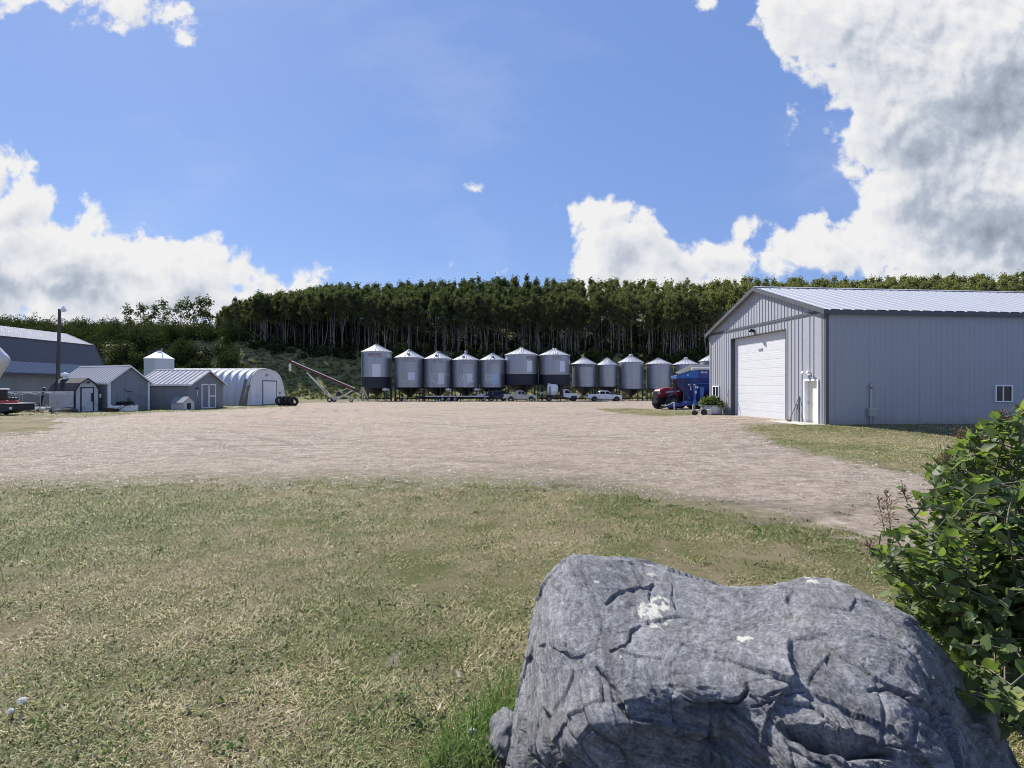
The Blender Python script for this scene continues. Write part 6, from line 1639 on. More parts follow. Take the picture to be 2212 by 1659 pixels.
def boulder():
    rows = []
    cols = []
    for k in range(1, 13):
        B = [P3(*q) for q in NETB[k]]
        back, face = B[0], B[-1]
        hid1 = back + np.array([0.02, .20, -.14 - .25 * back[2]]); hid2 = np.array([back[0], back[1] + .30, -.15])
        bot1 = face + np.array([0, -.04, -.24]); bot2 = np.array([face[0], face[1] - .05, -.2])
        cols.append([hid2, hid1] + B + [bot1, bot2])
    c0 = [np.array([p[0] - .03, p[1], -.2]) for p in cols[0]]
    c13 = [np.array([p[0] + .10, p[1] + .02, -.25]) for p in cols[-1]]
    N = np.array([c0] + cols + [c13])                                  # columns x rows x 3
    def spline(A, m):
        n = len(A); t = np.linspace(0, n - 1, m); i = np.clip(t.astype(int), 0, n - 2); f = (t - i).reshape((-1,) + (1,) * (A.ndim - 1))
        p0, p1, p2, p3 = A[np.maximum(i - 1, 0)], A[i], A[i + 1], A[np.minimum(i + 2, n - 1)]
        return .5 * (2 * p1 + (p2 - p0) * f + (2 * p0 - 5 * p1 + 4 * p2 - p3) * f ** 2 + (3 * p1 - p0 - 3 * p2 + p3) * f ** 3)
    nc, nr = 640, 400
    S = spline(N, nc); S = np.swapaxes(spline(np.swapaxes(S, 0, 1), nr), 0, 1)
    def normals(S):
        a = np.gradient(S, axis=0); b = np.gradient(S, axis=1); n = np.cross(a, b); n /= np.linalg.norm(n, axis=2)[..., None] + 1e-9
        return -n if n[nc // 2, int(nr * .45), 2] < 0 else n
    Nn = normals(S)
    U = U0 + F * S[..., 0] / S[..., 1]; Vv = V0 + F * (HC - S[..., 2]) / S[..., 1]
    flat = S.reshape(-1, 3); d = np.zeros(len(flat)); tone = np.zeros(len(flat)); bedv = np.zeros(len(flat)); lich = np.zeros(len(flat)); rustv = np.zeros(len(flat))
    fb = noise.fractal; vec = Vector
    us = U.reshape(-1); vs = Vv.reshape(-1)
    # bedding: fine sheets dipping to the lower right, bent by slow folds
    for i, p in enumerate(flat):
        x, y, z = float(p[0]), float(p[1]), float(p[2])
        w1 = noise.noise(vec((x * 1.7, y * 1.7, z * 1.7))); w2 = noise.noise(vec((x * 3.1 + 9, y * 3.1, z * 3.1)))
        bed = (z * .95 + x * .26 - y * .30) + .035 * w1 + .010 * w2
        bedv[i] = bed
        st = noise.noise(vec((bed * 20, x * 1.3, y * 1.3 + 4))); st2 = noise.noise(vec((bed * 55, x * 2.4 + 7, y * 2.4)))
        lump = fb(vec((x * 3.2 + 3, y * 3.2, z * 3.2)), 1.0, 2.1, 4)
        rg = 1 - abs(fb(vec((x * 6.5 + bed * 5, y * 6.5, z * 6.5)), .9, 2.2, 5))
        fine = fb(vec((x * 21, y * 21, z * 21 + bed * 14)), .75, 2.2, 5)
        fr = max(0.0, min(1.0, (vs[i] - 1440) / 130))                      # rougher on the front
        cd, cp = noise.voronoi(vec((x * 4.2, y * 4.2, bed * 9)))
        chip = min(.5, cd[1] - cd[0])
        c2 = noise.voronoi(vec((x * 9 + 5, y * 9, bed * 16)))
        fac = (noise.cell(cp[0] * 7.7) - .5) * .030 + (noise.cell(c2[1][0] * 5.1) - .5) * .010
        fac2 = ((x * 4.2 - cp[0].x) * (noise.cell(cp[0] * 3.1) - .5) + (y * 4.2 - cp[0].y) * (noise.cell(cp[0] * 2.3 + vec((5, 5, 5))) - .5)) * .030
        am = .30 + .85 * fr
        f3d, f3p = noise.voronoi(vec((x * 2.5 + .15 * w1, y * 2.5, bed * 3.2 + 4)))
        c3 = f3p[0]; dl = vec((x * 2.5, y * 2.5, bed * 3.2 + 4)) - c3
        fac3 = (dl.x * (noise.cell(c3 * 3.3) - .5) + dl.y * (noise.cell(c3 * 4.1 + vec((3, 3, 3))) - .5)) * .026
        q_ = bed * 8.5 + .55 * noise.noise(vec((x * 2.2, y * 2.2, 5.5))) + .5 * noise.cell(vec((x * 2.6 + .4 * w1, 1.5, y * 1.5)))
        saw = q_ - math.floor(q_); stp = (noise.cell(vec((math.floor(q_), math.floor(x * 2.6), 2.2))) - .5)
        d[i] = lump * (.006 + .008 * fr) + (rg - .75) * (.005 + .006 * fr) - abs(st) * .004 + st2 * .0026 + fine * .0044 + fac3 * (.75 + .35 * fr) + (.25 + .3 * fr) * (fac * .3 + fac2 * .8) + (.10 + .9 * fr) * (.026 * (saw - .5) + .022 * stp) - fr * .014 * max(0, .05 - chip) / .05
        tone[i] = .5 + .22 * st2 + .20 * st + .22 * fine
    def carve(pts, wid, dep, d):
        """a crack along an outline in photo units, cut into the rock"""
        best = np.full(len(us), 1e9)
        for (a, b) in zip(pts[:-1], pts[1:]):
            ax, ay = a; bx, by = b; dx, dy = bx - ax, by - ay; L2 = dx * dx + dy * dy
            t = np.clip(((us - ax) * dx + (vs - ay) * dy) / L2, 0, 1)
            best = np.minimum(best, np.hypot(us - ax - t * dx, vs - ay - t * dy))
        wv = wid * .62 * (1 + .6 * np.sin(us * .21) * np.cos(vs * .17))
        d -= dep * np.clip(1 - best / wv, 0, 1) ** .7
    nf = np.array([noise.noise(vec((a * .018, b * .03, 0))) for a, b in zip(us, vs)])
    for pts, w_, dp in (([(1310, 1300), (1330, 1282), (1360, 1273), (1405, 1268), (1412, 1262)], 6, .022), ([(1408, 1264), (1402, 1295), (1408, 1300)], 4, .02),
                        ([(1453, 1262), (1452, 1290), (1462, 1315)], 3.5, .02), ([(1385, 1345), (1365, 1358), (1362, 1378), (1348, 1395), (1320, 1404)], 5.5, .026),
                        ([(1795, 1408), (1785, 1425), (1790, 1440)], 3, .015), ([(1660, 1500), (1700, 1492), (1735, 1488)], 4.5, .024), ([(1615, 1490), (1605, 1505), (1590, 1520), (1560, 1522)], 7, .04),
                        ([(1625, 1526), (1650, 1520), (1668, 1512)], 5, .022), ([(1480, 1510), (1510, 1530), (1550, 1528)], 5, .025), ([(1880, 1490), (1915, 1488), (1950, 1502), (1985, 1515)], 6, .028),
                        ([(1780, 1610), (1760, 1560), (1790, 1545)], 4, .02), ([(1545, 1535), (1538, 1580), (1542, 1659)], 6, .03), ([(1290, 1445), (1340, 1500), (1360, 1560)], 5, .018), ([(2000, 1395), (2040, 1470), (2075, 1540)], 3, .008)):
        carve(pts, w_, dp, d)
    # undercut hollow in the front and the dark recess below the lip
    for cx, cy, a, b, rot, dep in ((1815, 1600, 122, 30, 14, .17), (1545, 1540, 60, 18, 0, .05), (1430, 1640, 170, 60, 5, .05)):
        c_, s_ = math.cos(R(rot)), math.sin(R(rot)); ex = ((us - cx) * c_ + (vs - cy) * s_) / a; ey = (-(us - cx) * s_ + (vs - cy) * c_) / b
        q = np.hypot(ex, ey) + .35 * nf
        d -= dep * np.clip((1.15 - q) / .45, 0, 1)
    # rounded bulge low on the left
    q = np.hypot((us - 1270) / 120, (vs - 1610) / 110); d += .035 * np.clip(1 - q, 0, 1)
    q = np.hypot((us - 1340) / 70, (vs - 1430) / 40); d += .012 * np.clip(1 - q, 0, 1)
    # hollow across the top and the smooth pale facet
    for cx, cy, a, b, n_, lim in ((1415, 1318, 36, 42, 22.0, .02), (1607, 1383, 22, 14, 26.0, .02), (1755, 1252, 14, 8, 20., -.1), (1408, 1240, 14, 9, 24., 0.), (1340, 1420, 6, 6, 20, -.2), (1290, 1255, 8, 5, 20, -.1)):
        e = 1 - np.hypot((us - cx) / a, (vs - cy) / b)
        idx = np.where(e > 0)[0]
        for i in idx:
            p = flat[i]; n = fb(vec((p[0] * n_, p[1] * n_, p[2] * n_ + cx)), .7, 2.2, 4)
            if n + e[i] * .9 > .42 + lim: lich[i] = 1.0; d[i] += .002
    flat2 = flat + Nn.reshape(-1, 3) * d[:, None]
    idx = np.arange(nc * nr).reshape(nc, nr)
    Qd = np.stack([idx[:-1, :-1], idx[1:, :-1], idx[1:, 1:], idx[:-1, 1:]], -1).reshape(-1, 4)
    m, t, p = newmat('blue_grey_schist')
    co = t.pos(); a = t.attr('tone'); li = t.attr('lichen')
    bd = t.node('ShaderNodeAttribute', attribute_name='bed').outputs['Fac']
    sp = t.node('ShaderNodeSeparateXYZ'); t.put(sp.inputs[0], co)
    cb = t.node('ShaderNodeCombineXYZ'); t.put(cb.inputs[0], t.math('MULTIPLY', bd, 95.0)); t.put(cb.inputs[1], t.math('MULTIPLY', sp.outputs[0], 11.0)); t.put(cb.inputs[2], t.math('MULTIPLY', sp.outputs[1], 11.0))
    streak = t.noise(cb.outputs[0], 1.3, 6, .66, .15); vein = t.noise(t.vmath('MULTIPLY', cb.outputs[0], (.10, .5, .5)), 1.2, 4, .6, .6)
    f = t.noise(co, 60, 8, .78); f2 = t.noise(co, 6, 6, .65); f3 = t.noise(co, 170, 4, .75)
    v = t.math('ADD', t.math('MULTIPLY', a, .22), t.math('ADD', t.math('MULTIPLY', streak, .30), t.math('MULTIPLY', f, .52)))
    c = t.ramp(v, [(.36, (.052, .053, .056)), (.46, (.180, .184, .195)), (.545, (.325, .33, .343)), (.68, (.65, .655, .66))])
    c = t.mix(t.maprange(f2, .52, .70, 0, .5), c, t.mix(streak, (.10, .10, .085), (.36, .34, .29)))
    c = t.mix(t.math('MULTIPLY', t.maprange(streak, .60, .70), t.maprange(f2, .40, .62, .1, .75)), c, (.52, .53, .555))
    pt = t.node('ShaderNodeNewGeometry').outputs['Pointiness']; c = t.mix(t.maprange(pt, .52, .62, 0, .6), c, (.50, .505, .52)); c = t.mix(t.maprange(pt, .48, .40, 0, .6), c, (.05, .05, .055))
    c = t.mix(t.math('MULTIPLY', t.maprange(f3, .62, .72), .6), c, (.58, .59, .62)); c = t.mix(t.math('MULTIPLY', t.maprange(f3, .40, .32), .7), c, (.03, .032, .04))
    spx = t.noise(co, 2.2, 4, .6); c = t.mix(t.maprange(spx, .60, .72, 0, .45), c, (.10, .085, .075))
    c = t.mix(li, c, t.mix(f, (.62, .62, .5), (.95, .95, .86)))
    t.put(p.inputs['Base Color'], c); t.put(p.inputs['Roughness'], t.maprange(f, .3, .7, .55, .85)); p.inputs['Specular IOR Level'].default_value = .35
    hb = t.math('ADD', t.math('ADD', t.math('MULTIPLY', f, .8), t.math('MULTIPLY', f3, .4)), t.math('MULTIPLY', streak, .55))
    t.put(p.inputs['Normal'], t.bump(hb, 1.0, .03))
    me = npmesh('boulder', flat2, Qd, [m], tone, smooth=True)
    at = me.attributes.new('lichen', 'FLOAT', 'POINT'); at.data.foreach_set('value', lich.astype(np.float32))
    at = me.attributes.new('bed', 'FLOAT', 'POINT'); at.data.foreach_set('value', bedv.astype(np.float32))
    o = npobj('boulder', me); tag(o, 'huge blue-grey streaked boulder with white lichen spots in the right foreground', 'boulder')
    return m
ROCK = boulder()
def small_rock():
    rng = np.random.default_rng(8)
    bm = bmesh.new(); bmesh.ops.create_icosphere(bm, subdivisions=5, radius=1)
    for v in bm.verts:
        p = v.co.copy(); n = noise.fractal(p * 1.6 + Vector((3, 1, 2)), .9, 2.1, 5); c = noise.voronoi(p * 1.5)[0]
        v.co = p * (1 + .22 * n + .12 * (c[1] - c[0])); v.co.x *= .07; v.co.y *= .13; v.co.z *= .12
    me = bpy.data.meshes.new('side_stone'); bm.to_mesh(me); bm.free()
    for p in me.polygons: p.use_smooth = True
    me.materials.append(ROCK)
    a = me.attributes.new('tone', 'FLOAT', 'POINT'); a.data.foreach_set('value', np.full(len(me.vertices), .45, np.float32))
    o = link(bpy.data.objects.new('side_stone', me)); q = P3(1092, 1600, .06); o.location = q; o.rotation_euler = (R(10), R(14), R(20))
    tag(o, 'small grey stone wedged between the tall grass and the left foot of the boulder', 'stone')
small_rock()

# ------------------------------------------------------------------ lilac bush
def lilac():
    rng = np.random.default_rng(21)
    base = np.array([2.82, 3.0, 0.0]); base[2] = g(2.8, 3.0)
    s = thing('lilac_bush', 'leafy green lilac bush at the right edge, beside the boulder', 'bush', base)
    LIL = None
    m, t, p = newmat('lilac_leaf')
    a = t.attr('tone'); n = t.noise(t.pos(), 30, 3, .6)
    c = t.ramp(a, [(0, (.052, .078, .034)), (.5, (.108, .148, .060)), (.88, (.185, .225, .085)), (1.0, (.29, .30, .11))]); c = t.mix(t.maprange(n, .4, .7, 0, .4), c, (.095, .115, .065))
    t.put(p.inputs['Base Color'], c); p.inputs['Roughness'].default_value = .5; p.inputs['Specular IOR Level'].default_value = .32
    tr = t.node('ShaderNodeBsdfTranslucent'); t.put(tr.inputs[0], t.mix(1.0, c, (1.9, 2.2, .7), 'MULTIPLY')); mx = t.node('ShaderNodeMixShader'); mx.inputs[0].default_value = .40
    t.l.new(p.outputs[0], mx.inputs[1]); t.l.new(tr.outputs[0], mx.inputs[2]); t.l.new(mx.outputs[0], t.n['Material Output'].inputs[0]); LIL = m
    STEM = mat('lilac_stem', (.13, .11, .085), .85, var=.3)
    SEED = mat('dry_seed_head', (.24, .15, .085), .9, var=.3)
    cen = np.array([3.02, 2.88, .78]); rad = np.array([1.05, .72, .86])
    # heart-shaped leaf, folded along the midrib; x across, y along
    shape = np.array([(0, 0, 0), (0, .45, -.05), (0, 1.12, -.12), (-.33, .06, .05), (-.46, .38, .09), (-.24, .80, .0), (.33, .06, .05), (.46, .38, .09), (.24, .80, .0)])
    quads = np.array([(0, 1, 4, 3), (1, 2, 5, 4), (0, 6, 7, 1), (1, 7, 8, 2)])
    LV, LQ, LT = [], [], []; off = 0
    stems = MB(); heads = MB()
    LB = np.array([(860, 2180), (900, 2140), (950, 2075), (1000, 2010), (1060, 1945), (1110, 1905), (1190, 1872), (1260, 1895), (1320, 1940), (1420, 2000), (1550, 2080), (1700, 2140)])
    def outside(p, m=0): return U0 + F * p[0] / p[1] < np.interp(V0 + F * (HC - p[2]) / p[1], LB[:, 0], LB[:, 1]) + m
    def leaf(p, dirv, size, tone):
        nonlocal off
        if outside(p): return
        y = dirv / (np.linalg.norm(dirv) + 1e-9)
        up = np.array([rng.normal(0, .45), rng.normal(0, .45) - .12, 1.0]); x = np.cross(y, up); x /= np.linalg.norm(x) + 1e-9; z = np.cross(x, y)
        c = shape * np.array([rng.uniform(.85, 1.1), 1, rng.uniform(.4, 1.8)]) * size
        LV.append(p + c[:, :1] * x + c[:, 1:2] * y + c[:, 2:] * z); LQ.append(quads + off); off += 9; LT.append(np.full(9, tone))
    ends = []
    for k in range(100):
        a = rng.uniform(0, 2 * math.pi); el = math.asin(rng.uniform(-.35, 1)) if k > 20 else rng.uniform(.3, 1.4)
        e = cen + rad * np.array([math.cos(a) * math.cos(el), math.sin(a) * math.cos(el), math.sin(el)]) * rng.uniform(.72, 1.05)
        if k % 5 == 0: e += np.array([rng.normal(-.05, .06), rng.normal(0, .05), rng.uniform(.0, .12)])
        ends.append(e)
    for (u, v, y) in ((1898, 1190, 2.75), (1905, 1230, 2.7), (1925, 1150, 2.85), (1960, 1100, 2.85), (1975, 1065, 2.9), (2010, 1035, 2.9), (2045, 1025, 2.85), (2085, 985, 2.85), (2092, 950, 2.9), (2125, 930, 2.85), (2150, 905, 2.9), (2185, 900, 2.8), (2205, 915, 2.75), (1935, 1290, 2.75), (1960, 1320, 2.75), (2000, 1180, 2.5), (2060, 1120, 2.4), (2120, 1050, 2.4), (2030, 1280, 2.45), (2090, 1210, 2.3), (2170, 1120, 2.3), (2150, 1300, 2.3), (2185, 1480, 2.1), (2200, 1540, 2.05), (2170, 1560, 2.1), (2205, 1420, 2.15)):
        ends.append(np.array(px(u, v, y)))
    for e in ends:
        if outside(e, 6): continue
        b = base + np.array([rng.normal(0, .16), rng.normal(0, .13), 0]); mid = (b + e) / 2 + np.array([0, 0, .18]) + rng.normal(0, .06, 3)
        pts = [(1 - q) ** 2 * b + 2 * q * (1 - q) * mid + q * q * e for q in np.linspace(0, 1, 8)]
        stems.path([Vector(p) for p in pts], [lerp(.012, .0025, i / 7) for i in range(8)], 5, False)
        d = e - mid; d /= np.linalg.norm(d)
        for q in np.linspace(.32, 1.0, 16):
            p = (1 - q) ** 2 * b + 2 * q * (1 - q) * mid + q * q * e
            for _ in range(2 if q < .99 else 3):
                out = p - cen; out[2] += .15; out /= np.linalg.norm(out) + 1e-9
                dv = rng.normal(size=3) * .75 + out * .9 + d * .5 + np.array([-.1, -.25, -.28])
                leaf(p + rng.normal(0, .025, 3), dv, rng.uniform(.030, .068), float(np.clip(rng.normal(.47, .22) + (.3 if rng.random() < .06 else 0), 0, 1)))
            if rng.random() < .72:                                            # side twig
                sd = rng.normal(size=3); sd[2] = abs(sd[2]) * .6; sd /= np.linalg.norm(sd); L = rng.uniform(.09, .22); e2 = p + sd * L
                if outside(e2): continue
                stems.path([Vector(p), Vector(p + sd * L * .5 + np.array([0, 0, .015])), Vector(e2)], [.004, .003, .002], 4, False)
                for f_ in (.35, .6, .8, 1.0, 1.0):
                    dv = rng.normal(size=3) * .8 + sd * .7 + np.array([0, -.15, -.3]); leaf(p + sd * L * f_, dv, rng.uniform(.034, .066), float(np.clip(rng.normal(.5, .22), 0, 1)))
    M = -base
    o = npobj('foliage', npmesh('foliage', np.concatenate(LV) + M, np.concatenate(LQ), [LIL], np.concatenate(LT)), s)
    stems.v = [tuple(np.array(v) + M) for v in stems.v]; stems.build('stem', STEM, s)
    for (u0, v0, u1, v1, y) in ((1912, 1150, 1896, 1078, 2.9), (1925, 1150, 1912, 1062, 2.92), (1960, 1085, 1950, 1060, 2.95), (1890, 1192, 1872, 1178, 2.8), (2040, 1010, 2035, 985, 2.95), (2165, 915, 2160, 893, 2.9), (2080, 960, 2072, 935, 2.95)):
        a = np.array(px(u0, v0, y)); b = np.array(px(u1, v1, y)); heads = MB()
        heads.path([Vector(a - base), Vector((a + b) / 2 - base), Vector(b - base)], [.003, .002, .001], 4, False)
        n = 46
        for i in range(n):
            q = (i / n) ** .8; c = a + (b - a) * (.15 + .85 * q); sp = .032 * (1 - q) + .004; e = c + rng.normal(0, sp, 3) + np.array([0, 0, .012])
            heads.path([Vector(c - base), Vector(e - base)], [.0012, .001], 3, False); d_ = (e - c) / (np.linalg.norm(e - c) + 1e-9)
            heads.tube(Vector(e - base), Vector(e + d_ * .012 - base), .0035, .001, 4, False)
        heads.build('seed_head', SEED, s)
lilac()

# ------------------------------------------------------------------ grass, clover and stones
GRASS = None
def grass_mat(name, cols, trans=.3):
    m, t, p = newmat(name)
    c = t.ramp(t.attr('tone'), cols)
    n = t.noise(t.pos(), 3.0, 3, .6); c = t.mix(t.maprange(n, .4, .65, 0, .3), c, (.12, .115, .06))
    t.put(p.inputs['Base Color'], c); p.inputs['Roughness'].default_value = .6; p.inputs['Specular IOR Level'].default_value = .3
    tr = t.node('ShaderNodeBsdfTranslucent'); t.put(tr.inputs[0], c); mx = t.node('ShaderNodeMixShader'); mx.inputs[0].default_value = trans
    t.l.new(p.outputs[0], mx.inputs[1]); t.l.new(tr.outputs[0], mx.inputs[2]); t.l.new(mx.outputs[0], t.n['Material Output'].inputs[0])
    return m
def blades(X, Y, Z, L, Wd, lean, rng, tone, curl=.6):
    n = len(X); a = rng.uniform(0, 2 * math.pi, n); dx, dy = np.cos(a), np.sin(a); sx, sy = -dy, dx
    b = rng.uniform(0, 2 * math.pi, n) * 0
    P0 = np.stack([X, Y, Z - .004], 1); D = np.stack([dx, dy, 0 * dx], 1); S = np.stack([sx, sy, 0 * sx], 1) * (Wd / 2)[:, None]
    up = np.array([0, 0, 1.0])
    l1 = lean; l2 = np.clip(lean + curl * rng.random(n), 0, 1.9)
    P1 = P0 + (D * np.sin(l1)[:, None] + up * np.cos(l1)[:, None]) * (L * .55)[:, None]
    P2 = P1 + (D * np.sin(l2)[:, None] + up * np.cos(l2)[:, None]) * (L * .45)[:, None]
    V = np.stack([P0 - S, P0 + S, P1 + S * .8, P1 - S * .8, P2 + S * .12, P2 - S * .12], 1).reshape(-1, 3)
    o = np.arange(n)[:, None] * 6
    Q = np.concatenate([o + np.array([0, 1, 2, 3]), o + np.array([3, 2, 4, 5])], 0)
    return V, Q, np.repeat(tone, 6)
def lawn():
    rng = np.random.default_rng(77)
    def pts(n, ylo, yhi, tlo=-1.12, thi=1.12, pw=1.0):
        y = (ylo ** (pw + 1) + (yhi ** (pw + 1) - ylo ** (pw + 1)) * rng.random(n)) ** (1 / (pw + 1)); return rng.uniform(tlo, thi, n) * y, y
    X1, Y1 = pts(170000, 2.2, 10.6, pw=-.7); X2, Y2 = pts(190000, 2.2, 10.6, pw=.35); X3, Y3 = pts(60000, 9.0, 24, .45, 1.15, .4)
    X4, Y4 = pts(50000, 11, 26, .3, 1.1, .5); X5, Y5 = pts(30000, 36, 56, .02, .36, .3); X6, Y6 = pts(46000, 36, 64, -1.2, -.35, .3)
    X7 = rng.uniform(-3.2, 2.6, 26000); Y7 = rng.uniform(.6, 2.6, 26000); k7 = (np.abs(X7) > 1.1 * Y7) | (Y7 < 2.2); X7, Y7 = X7[k7], Y7[k7]
    X = np.concatenate([X1, X2, X3, X4, X5, X6, X7]); Y = np.concatenate([Y1, Y2, Y3, Y4, Y5, Y6, Y7])
    k = ~gravel_mask(X, Y, True)
    # thinning towards bare spots, a ragged spill on to the gravel
    rr_ = rng.random(len(X)); spill = (~k) & (((rr_ < .35) & ~gravel_mask(X, Y * .965, True)) | ((rr_ < .12) & ~gravel_mask(X, Y * .90, True)) | ((rr_ < .03) & ~gravel_mask(X, Y * .82, True)))
    u = U0 + F * X / Y
    k = k | spill
    X, Y = X[k], Y[k]
    big = vnoise(X + 40, Y + 40, .35, 1); mid = vnoise(X + 40, Y + 40, 1.3, 2); sml = vnoise(X + 40, Y + 40, 4.2, 3)
    bare = vnoise(X * 1.0 + 20, Y + 60, 1.05, 4) * .6 + vnoise(X + 20, Y + 60, 3.3, 5) * .4
    # greener far left and in the middle, dry and brown in the lower left
    dry = .42 + .75 * (big - .5) + .75 * (mid - .5) + .5 * (sml - .5) + .26 * nsm(5.4, 3.0, Y)
    dry += np.where((Y > 10.5) & (X > 5), .34, 0) - .06
    keep = rng.random(len(X)) < np.clip(1.25 - 2.2 * np.clip(bare - .58, 0, 1) * 2.4, .12, 1)
    X, Y, dry, sml = X[keep], Y[keep], dry[keep], sml[keep]
    n = len(X)
    tone = np.clip(np.where(rng.random(n) < np.clip(dry, .05, .95), rng.normal(.76, .13, n), rng.normal(.27, .12, n)), 0, 1)
    L = rng.uniform(.020, .058, n) * (1 + 1.0 * (sml - .5)) * np.where(tone < .5, 1.15, .9) * np.interp(Y, [2, 10, 25, 60], [1, 1.15, 1.6, 2.3]); Wd = rng.uniform(.0032, .0068, n) * np.interp(Y, [2, 5, 10, 25, 60], [1, 1.5, 2.6, 6, 11])
    lean = np.clip(rng.normal(1.12, .33, n), .15, 1.55)
    V, Q, T = blades(X, Y, G(X, Y), L, Wd, lean, rng, tone, .8)
    m = grass_mat('lawn_blade', [(0, (.065, .105, .026)), (.3, (.19, .25, .065)), (.55, (.35, .33, .13)), (.8, (.50, .42, .24)), (1, (.68, .60, .40))])
    o = npobj('lawn_grass', npmesh('lawn_grass', V, Q, [m], T)); tag(o, 'short patchy lawn, green mixed with dry straw-coloured blades', 'grass', kind='stuff')
    # long lush grass at the foot of the boulder
    n = 1500; c = rng.random(n); u = np.interp(c, [0, 1], [955, 1120]) + rng.normal(0, 28, n); v = np.interp(c, [0, 1], [1690, 1515]) + rng.normal(0, 38, n)
    u = np.minimum(u, 1150); Yt = HC * F / (v - V0); Xt = (u - U0) / F * Yt; k = (Xt < .05 + .0 * Yt)
    Xt, Yt = Xt[k], Yt[k]; n = len(Xt)
    V, Q, T = blades(Xt, Yt, G(Xt, Yt), rng.uniform(.06, .2, n), rng.uniform(.003, .007, n), np.clip(rng.normal(.45, .3, n), .05, 1.2), rng, np.clip(rng.normal(.42, .2, n), 0, 1), 1.0)
    mg = grass_mat('lush_blade', [(0, (.05, .10, .02)), (.5, (.16, .26, .055)), (1, (.42, .48, .18))], .35)
    # clover leaves between them
    n2 = 900; c = rng.random(n2); u = np.interp(c, [0, 1], [950, 1090]) + rng.normal(0, 26, n2); v = np.interp(c, [0, 1], [1680, 1560]) + rng.normal(0, 34, n2); Yt = HC * F / (v - V0); Xt = (u - U0) / F * Yt
    C = np.stack([Xt, Yt, G(Xt, Yt) + rng.uniform(.02, .07, n2)], 1); v2, q2 = leafquads(C, rng.uniform(.006, .013, n2), rng, 1.5, .9)
    V = np.concatenate([V, v2]); Q = np.concatenate([Q, q2 + len(T)]); T = np.concatenate([T, np.repeat(np.clip(rng.normal(.22, .12, n2), 0, 1), 4)])
    o = npobj('tall_grass', npmesh('tall_grass', V, Q, [mg], T)); tag(o, 'lush long grass and clover growing at the left foot of the boulder', 'grass', kind='stuff')
    # broad-leaved rosettes in the turf
    n = 150; yq = (2.4 ** .6 + (9.6 ** .6 - 2.4 ** .6) * rng.random(n)) ** (1 / .6); xq = rng.uniform(-1.1, 1.0, n) * yq; CC = []
    for x, y in zip(xq, yq):
        q = rng.integers(14, 60); r = rng.uniform(.03, .13); CC.append(np.stack([x + rng.normal(0, r, q), y + rng.normal(0, r, q), g(x, y) + .008 + rng.random(q) * .03], 1))
    C = np.concatenate(CC); V, Q = leafquads(C, rng.uniform(.006, .016, len(C)), rng, 1.2, .7)
    o = npobj('lawn_weeds', npmesh('lawn_weeds', V, Q, [mg], np.repeat(np.clip(rng.normal(.18, .12, len(C)), 0, 1), 4))); tag(o, 'patches of low clover leaves in the lawn', 'clover', kind='stuff')
    # weeds along the gravel edge
    n = 120; ue = rng.uniform(-60, 1900, n); ve = np.interp(ue, [p[0] for p in NEAR_EDGE], [p[1] for p in NEAR_EDGE]) + rng.normal(-6, 9, n) - np.where(rng.random(n) < .25, rng.uniform(0, 40, n), 0)
    Yw = HC * F / (ve - V0) * .96; Xw = (ue - U0) / F * Yw; CC = []
    for x, y in zip(Xw, Yw):
        q = rng.integers(6, 26); r = rng.uniform(.03, .13); CC.append(np.stack([x + rng.normal(0, r, q), y + rng.normal(0, r * .7, q), g(x, y) + .012 + np.abs(rng.normal(0, r * .35, q))], 1))
    C = np.concatenate(CC); V, Q = leafquads(C, rng.uniform(.008, .022, len(C)), rng, .8, .5)
    o = npobj('edge_weeds', npmesh('edge_weeds', V, Q, [WEED], np.repeat(np.clip(rng.normal(.35, .25, len(C)), 0, 1), 4))); tag(o, 'low weeds straggling along the edge between lawn and gravel', 'weeds', kind='stuff')
    return m
BLADE = lawn()
CLW = mat('clover_white_petal', (.88, .87, .80), .8, var=.04)
def clover(u, v, h, label, sz=1.0, pink=False):
    y = HC * F / (v - V0); p = ((u - U0) / F * y, y); p = (p[0], p[1], g(*p))
    s = thing('clover_flower', label, 'flower', p, 0, 'white clover flowers')
    r0 = rnd.uniform(-.02, .02); top = Vector((r0, rnd.uniform(-.02, .01), h))
    MB().path([Vector((0, 0, 0)), top * .55 + Vector((0, .005, 0)), top], [.0016, .0014, .0012], 5).build('stalk', mat('clover_stalk', (.07, .11, .03), .7), s)
    mb = MB(); rng = random.Random(int(u)); n = 40
    for i in range(n):
        z = 1 - 2 * (i + .5) / n * .82; a = i * 2.4; q = math.sqrt(max(0, 1 - z * z)); d = Vector((q * math.cos(a), q * math.sin(a), z)); c = top + d * .006 * sz
        mb.tube(c, c + (d + Vector((0, 0, .35))).normalized() * .008 * sz, .0024 * sz, .0012 * sz, 5)
    mb.build('flower_head', mat('clover_pink', (.45, .30, .27), .8, var=.2) if pink else CLW, s)
for a in ((1013, 1600, .07, 'white clover flower at the upper left of the long grass by the boulder', 1.2), (1002, 1612, .05, 'small white clover flower just below left of the biggest one in the long grass', .9), (1044, 1622, .06, 'browning pinkish clover flower in the middle of the long grass', 1.1, True),
          (968, 1650, .05, 'white clover flower at the far left of the long grass', 1.0), (1084, 1655, .07, 'white clover flower in front of the small stone by the boulder', 1.1), (1100, 1652, .06, 'white clover flower touching the foot of the boulder', 1.0), (1112, 1575, .08, 'white clover flower against the left side of the boulder, above the small stone', 1.2),
          (44, 1530, .07, 'largest white clover flower in the green tuft at the lower left', 1.5), (28, 1545, .05, 'white clover flower left of the largest one at the lower left', 1.2), (58, 1520, .05, 'small white clover flower right of the largest one at the lower left', 1.0)): clover(*a)
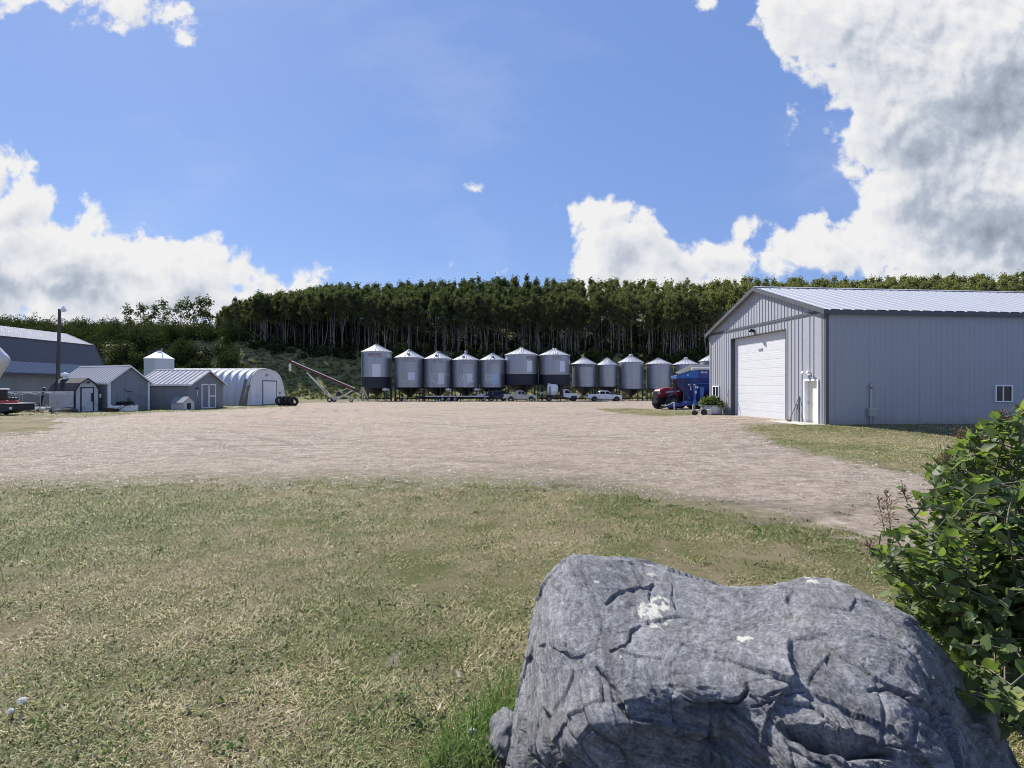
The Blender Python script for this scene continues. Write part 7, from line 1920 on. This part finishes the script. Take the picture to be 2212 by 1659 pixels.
def litter():
    rng = np.random.default_rng(12)
    lm = mat('dry_leaf', (.36, .31, .22), .8, var=.25)
    for u, v, sz, lab in ((500, 1290, .03, 'pale dry leaf on the lawn, left of centre below the gravel edge'), (405, 1530, .04, 'curled pale leaf lying on the lawn near the lower left'), (950, 1535, .035, 'pale dry leaf on the brown lawn patch left of the boulder'), (870, 1208, .028, 'bright pale leaf on the lawn up from the boulder top'), (990, 1460, .035, 'dry leaf beside the bare earth left of the boulder')):
        y = HC * F / (v - V0); p = ((u - U0) / F * y, y); mb = MB(); s = sz * .75
        mb.add([(-s, 0, .01), (-s * .3, -s * .4, .02), (s * .5, -s * .35, .012), (s, .1 * s, .03), (s * .4, s * .4, .02), (-s * .4, s * .38, .008)], [(0, 1, 2, 3, 4, 5)])
        o = mb.build('dry_leaf', lm, None, (p[0], p[1], g(*p) + .02), rng.uniform(0, 6)); tag(o, lab, 'leaf', 'dry leaves on the lawn')
litter()
def pebbles():
    rng = np.random.default_rng(5); n = 80000
    y = np.exp(rng.uniform(math.log(8.3), math.log(34), n)); x = rng.uniform(-1.1, 1.1, n) * y
    k = gravel_mask(x, y); x, y = x[k], y[k]; n = len(x)
    r = rng.uniform(.005, .015, n) * np.interp(y, [8, 34], [.9, 2.2]) * np.where(rng.random(n) < .05, 1.9, 1)
    a = rng.uniform(0, 6.28, n); z = G(x, y) + .012
    base = np.array([(1, 0, 0), (.2, .8, .1), (-.9, .3, 0), (-.5, -.7, .05), (.5, -.75, 0), (.1, .05, .75)])
    tri = np.array([(0, 1, 5), (1, 2, 5), (2, 3, 5), (3, 4, 5), (4, 0, 5)])
    ca, sa = np.cos(a), np.sin(a); B = base[None] * (r[:, None, None]) * rng.uniform(.7, 1.25, (n, 6, 1))
    V = np.stack([B[..., 0] * ca[:, None] - B[..., 1] * sa[:, None] + x[:, None], B[..., 0] * sa[:, None] + B[..., 1] * ca[:, None] + y[:, None], B[..., 2] + z[:, None]], -1).reshape(-1, 3)
    Q = (np.arange(n)[:, None, None] * 6 + tri[None]).reshape(-1, 3)
    m, t, p = newmat('pebble'); t.put(p.inputs['Base Color'], t.ramp(t.attr('tone'), [(0, (.13, .105, .09)), (.5, (.36, .30, .26)), (1, (.62, .58, .54))])); p.inputs['Roughness'].default_value = .85
    o = npobj('loose_gravel', npmesh('loose_gravel', V, Q, [m], np.repeat(rng.random(n), 6))); tag(o, 'loose pebbles scattered over the gravel yard', 'gravel', kind='stuff')
pebbles()
sc.cycles.filter_width = 1.0
sc.cycles.max_bounces = 6; sc.cycles.diffuse_bounces = 3; sc.cycles.glossy_bounces = 3; sc.cycles.transmission_bounces = 3; sc.cycles.transparent_max_bounces = 4
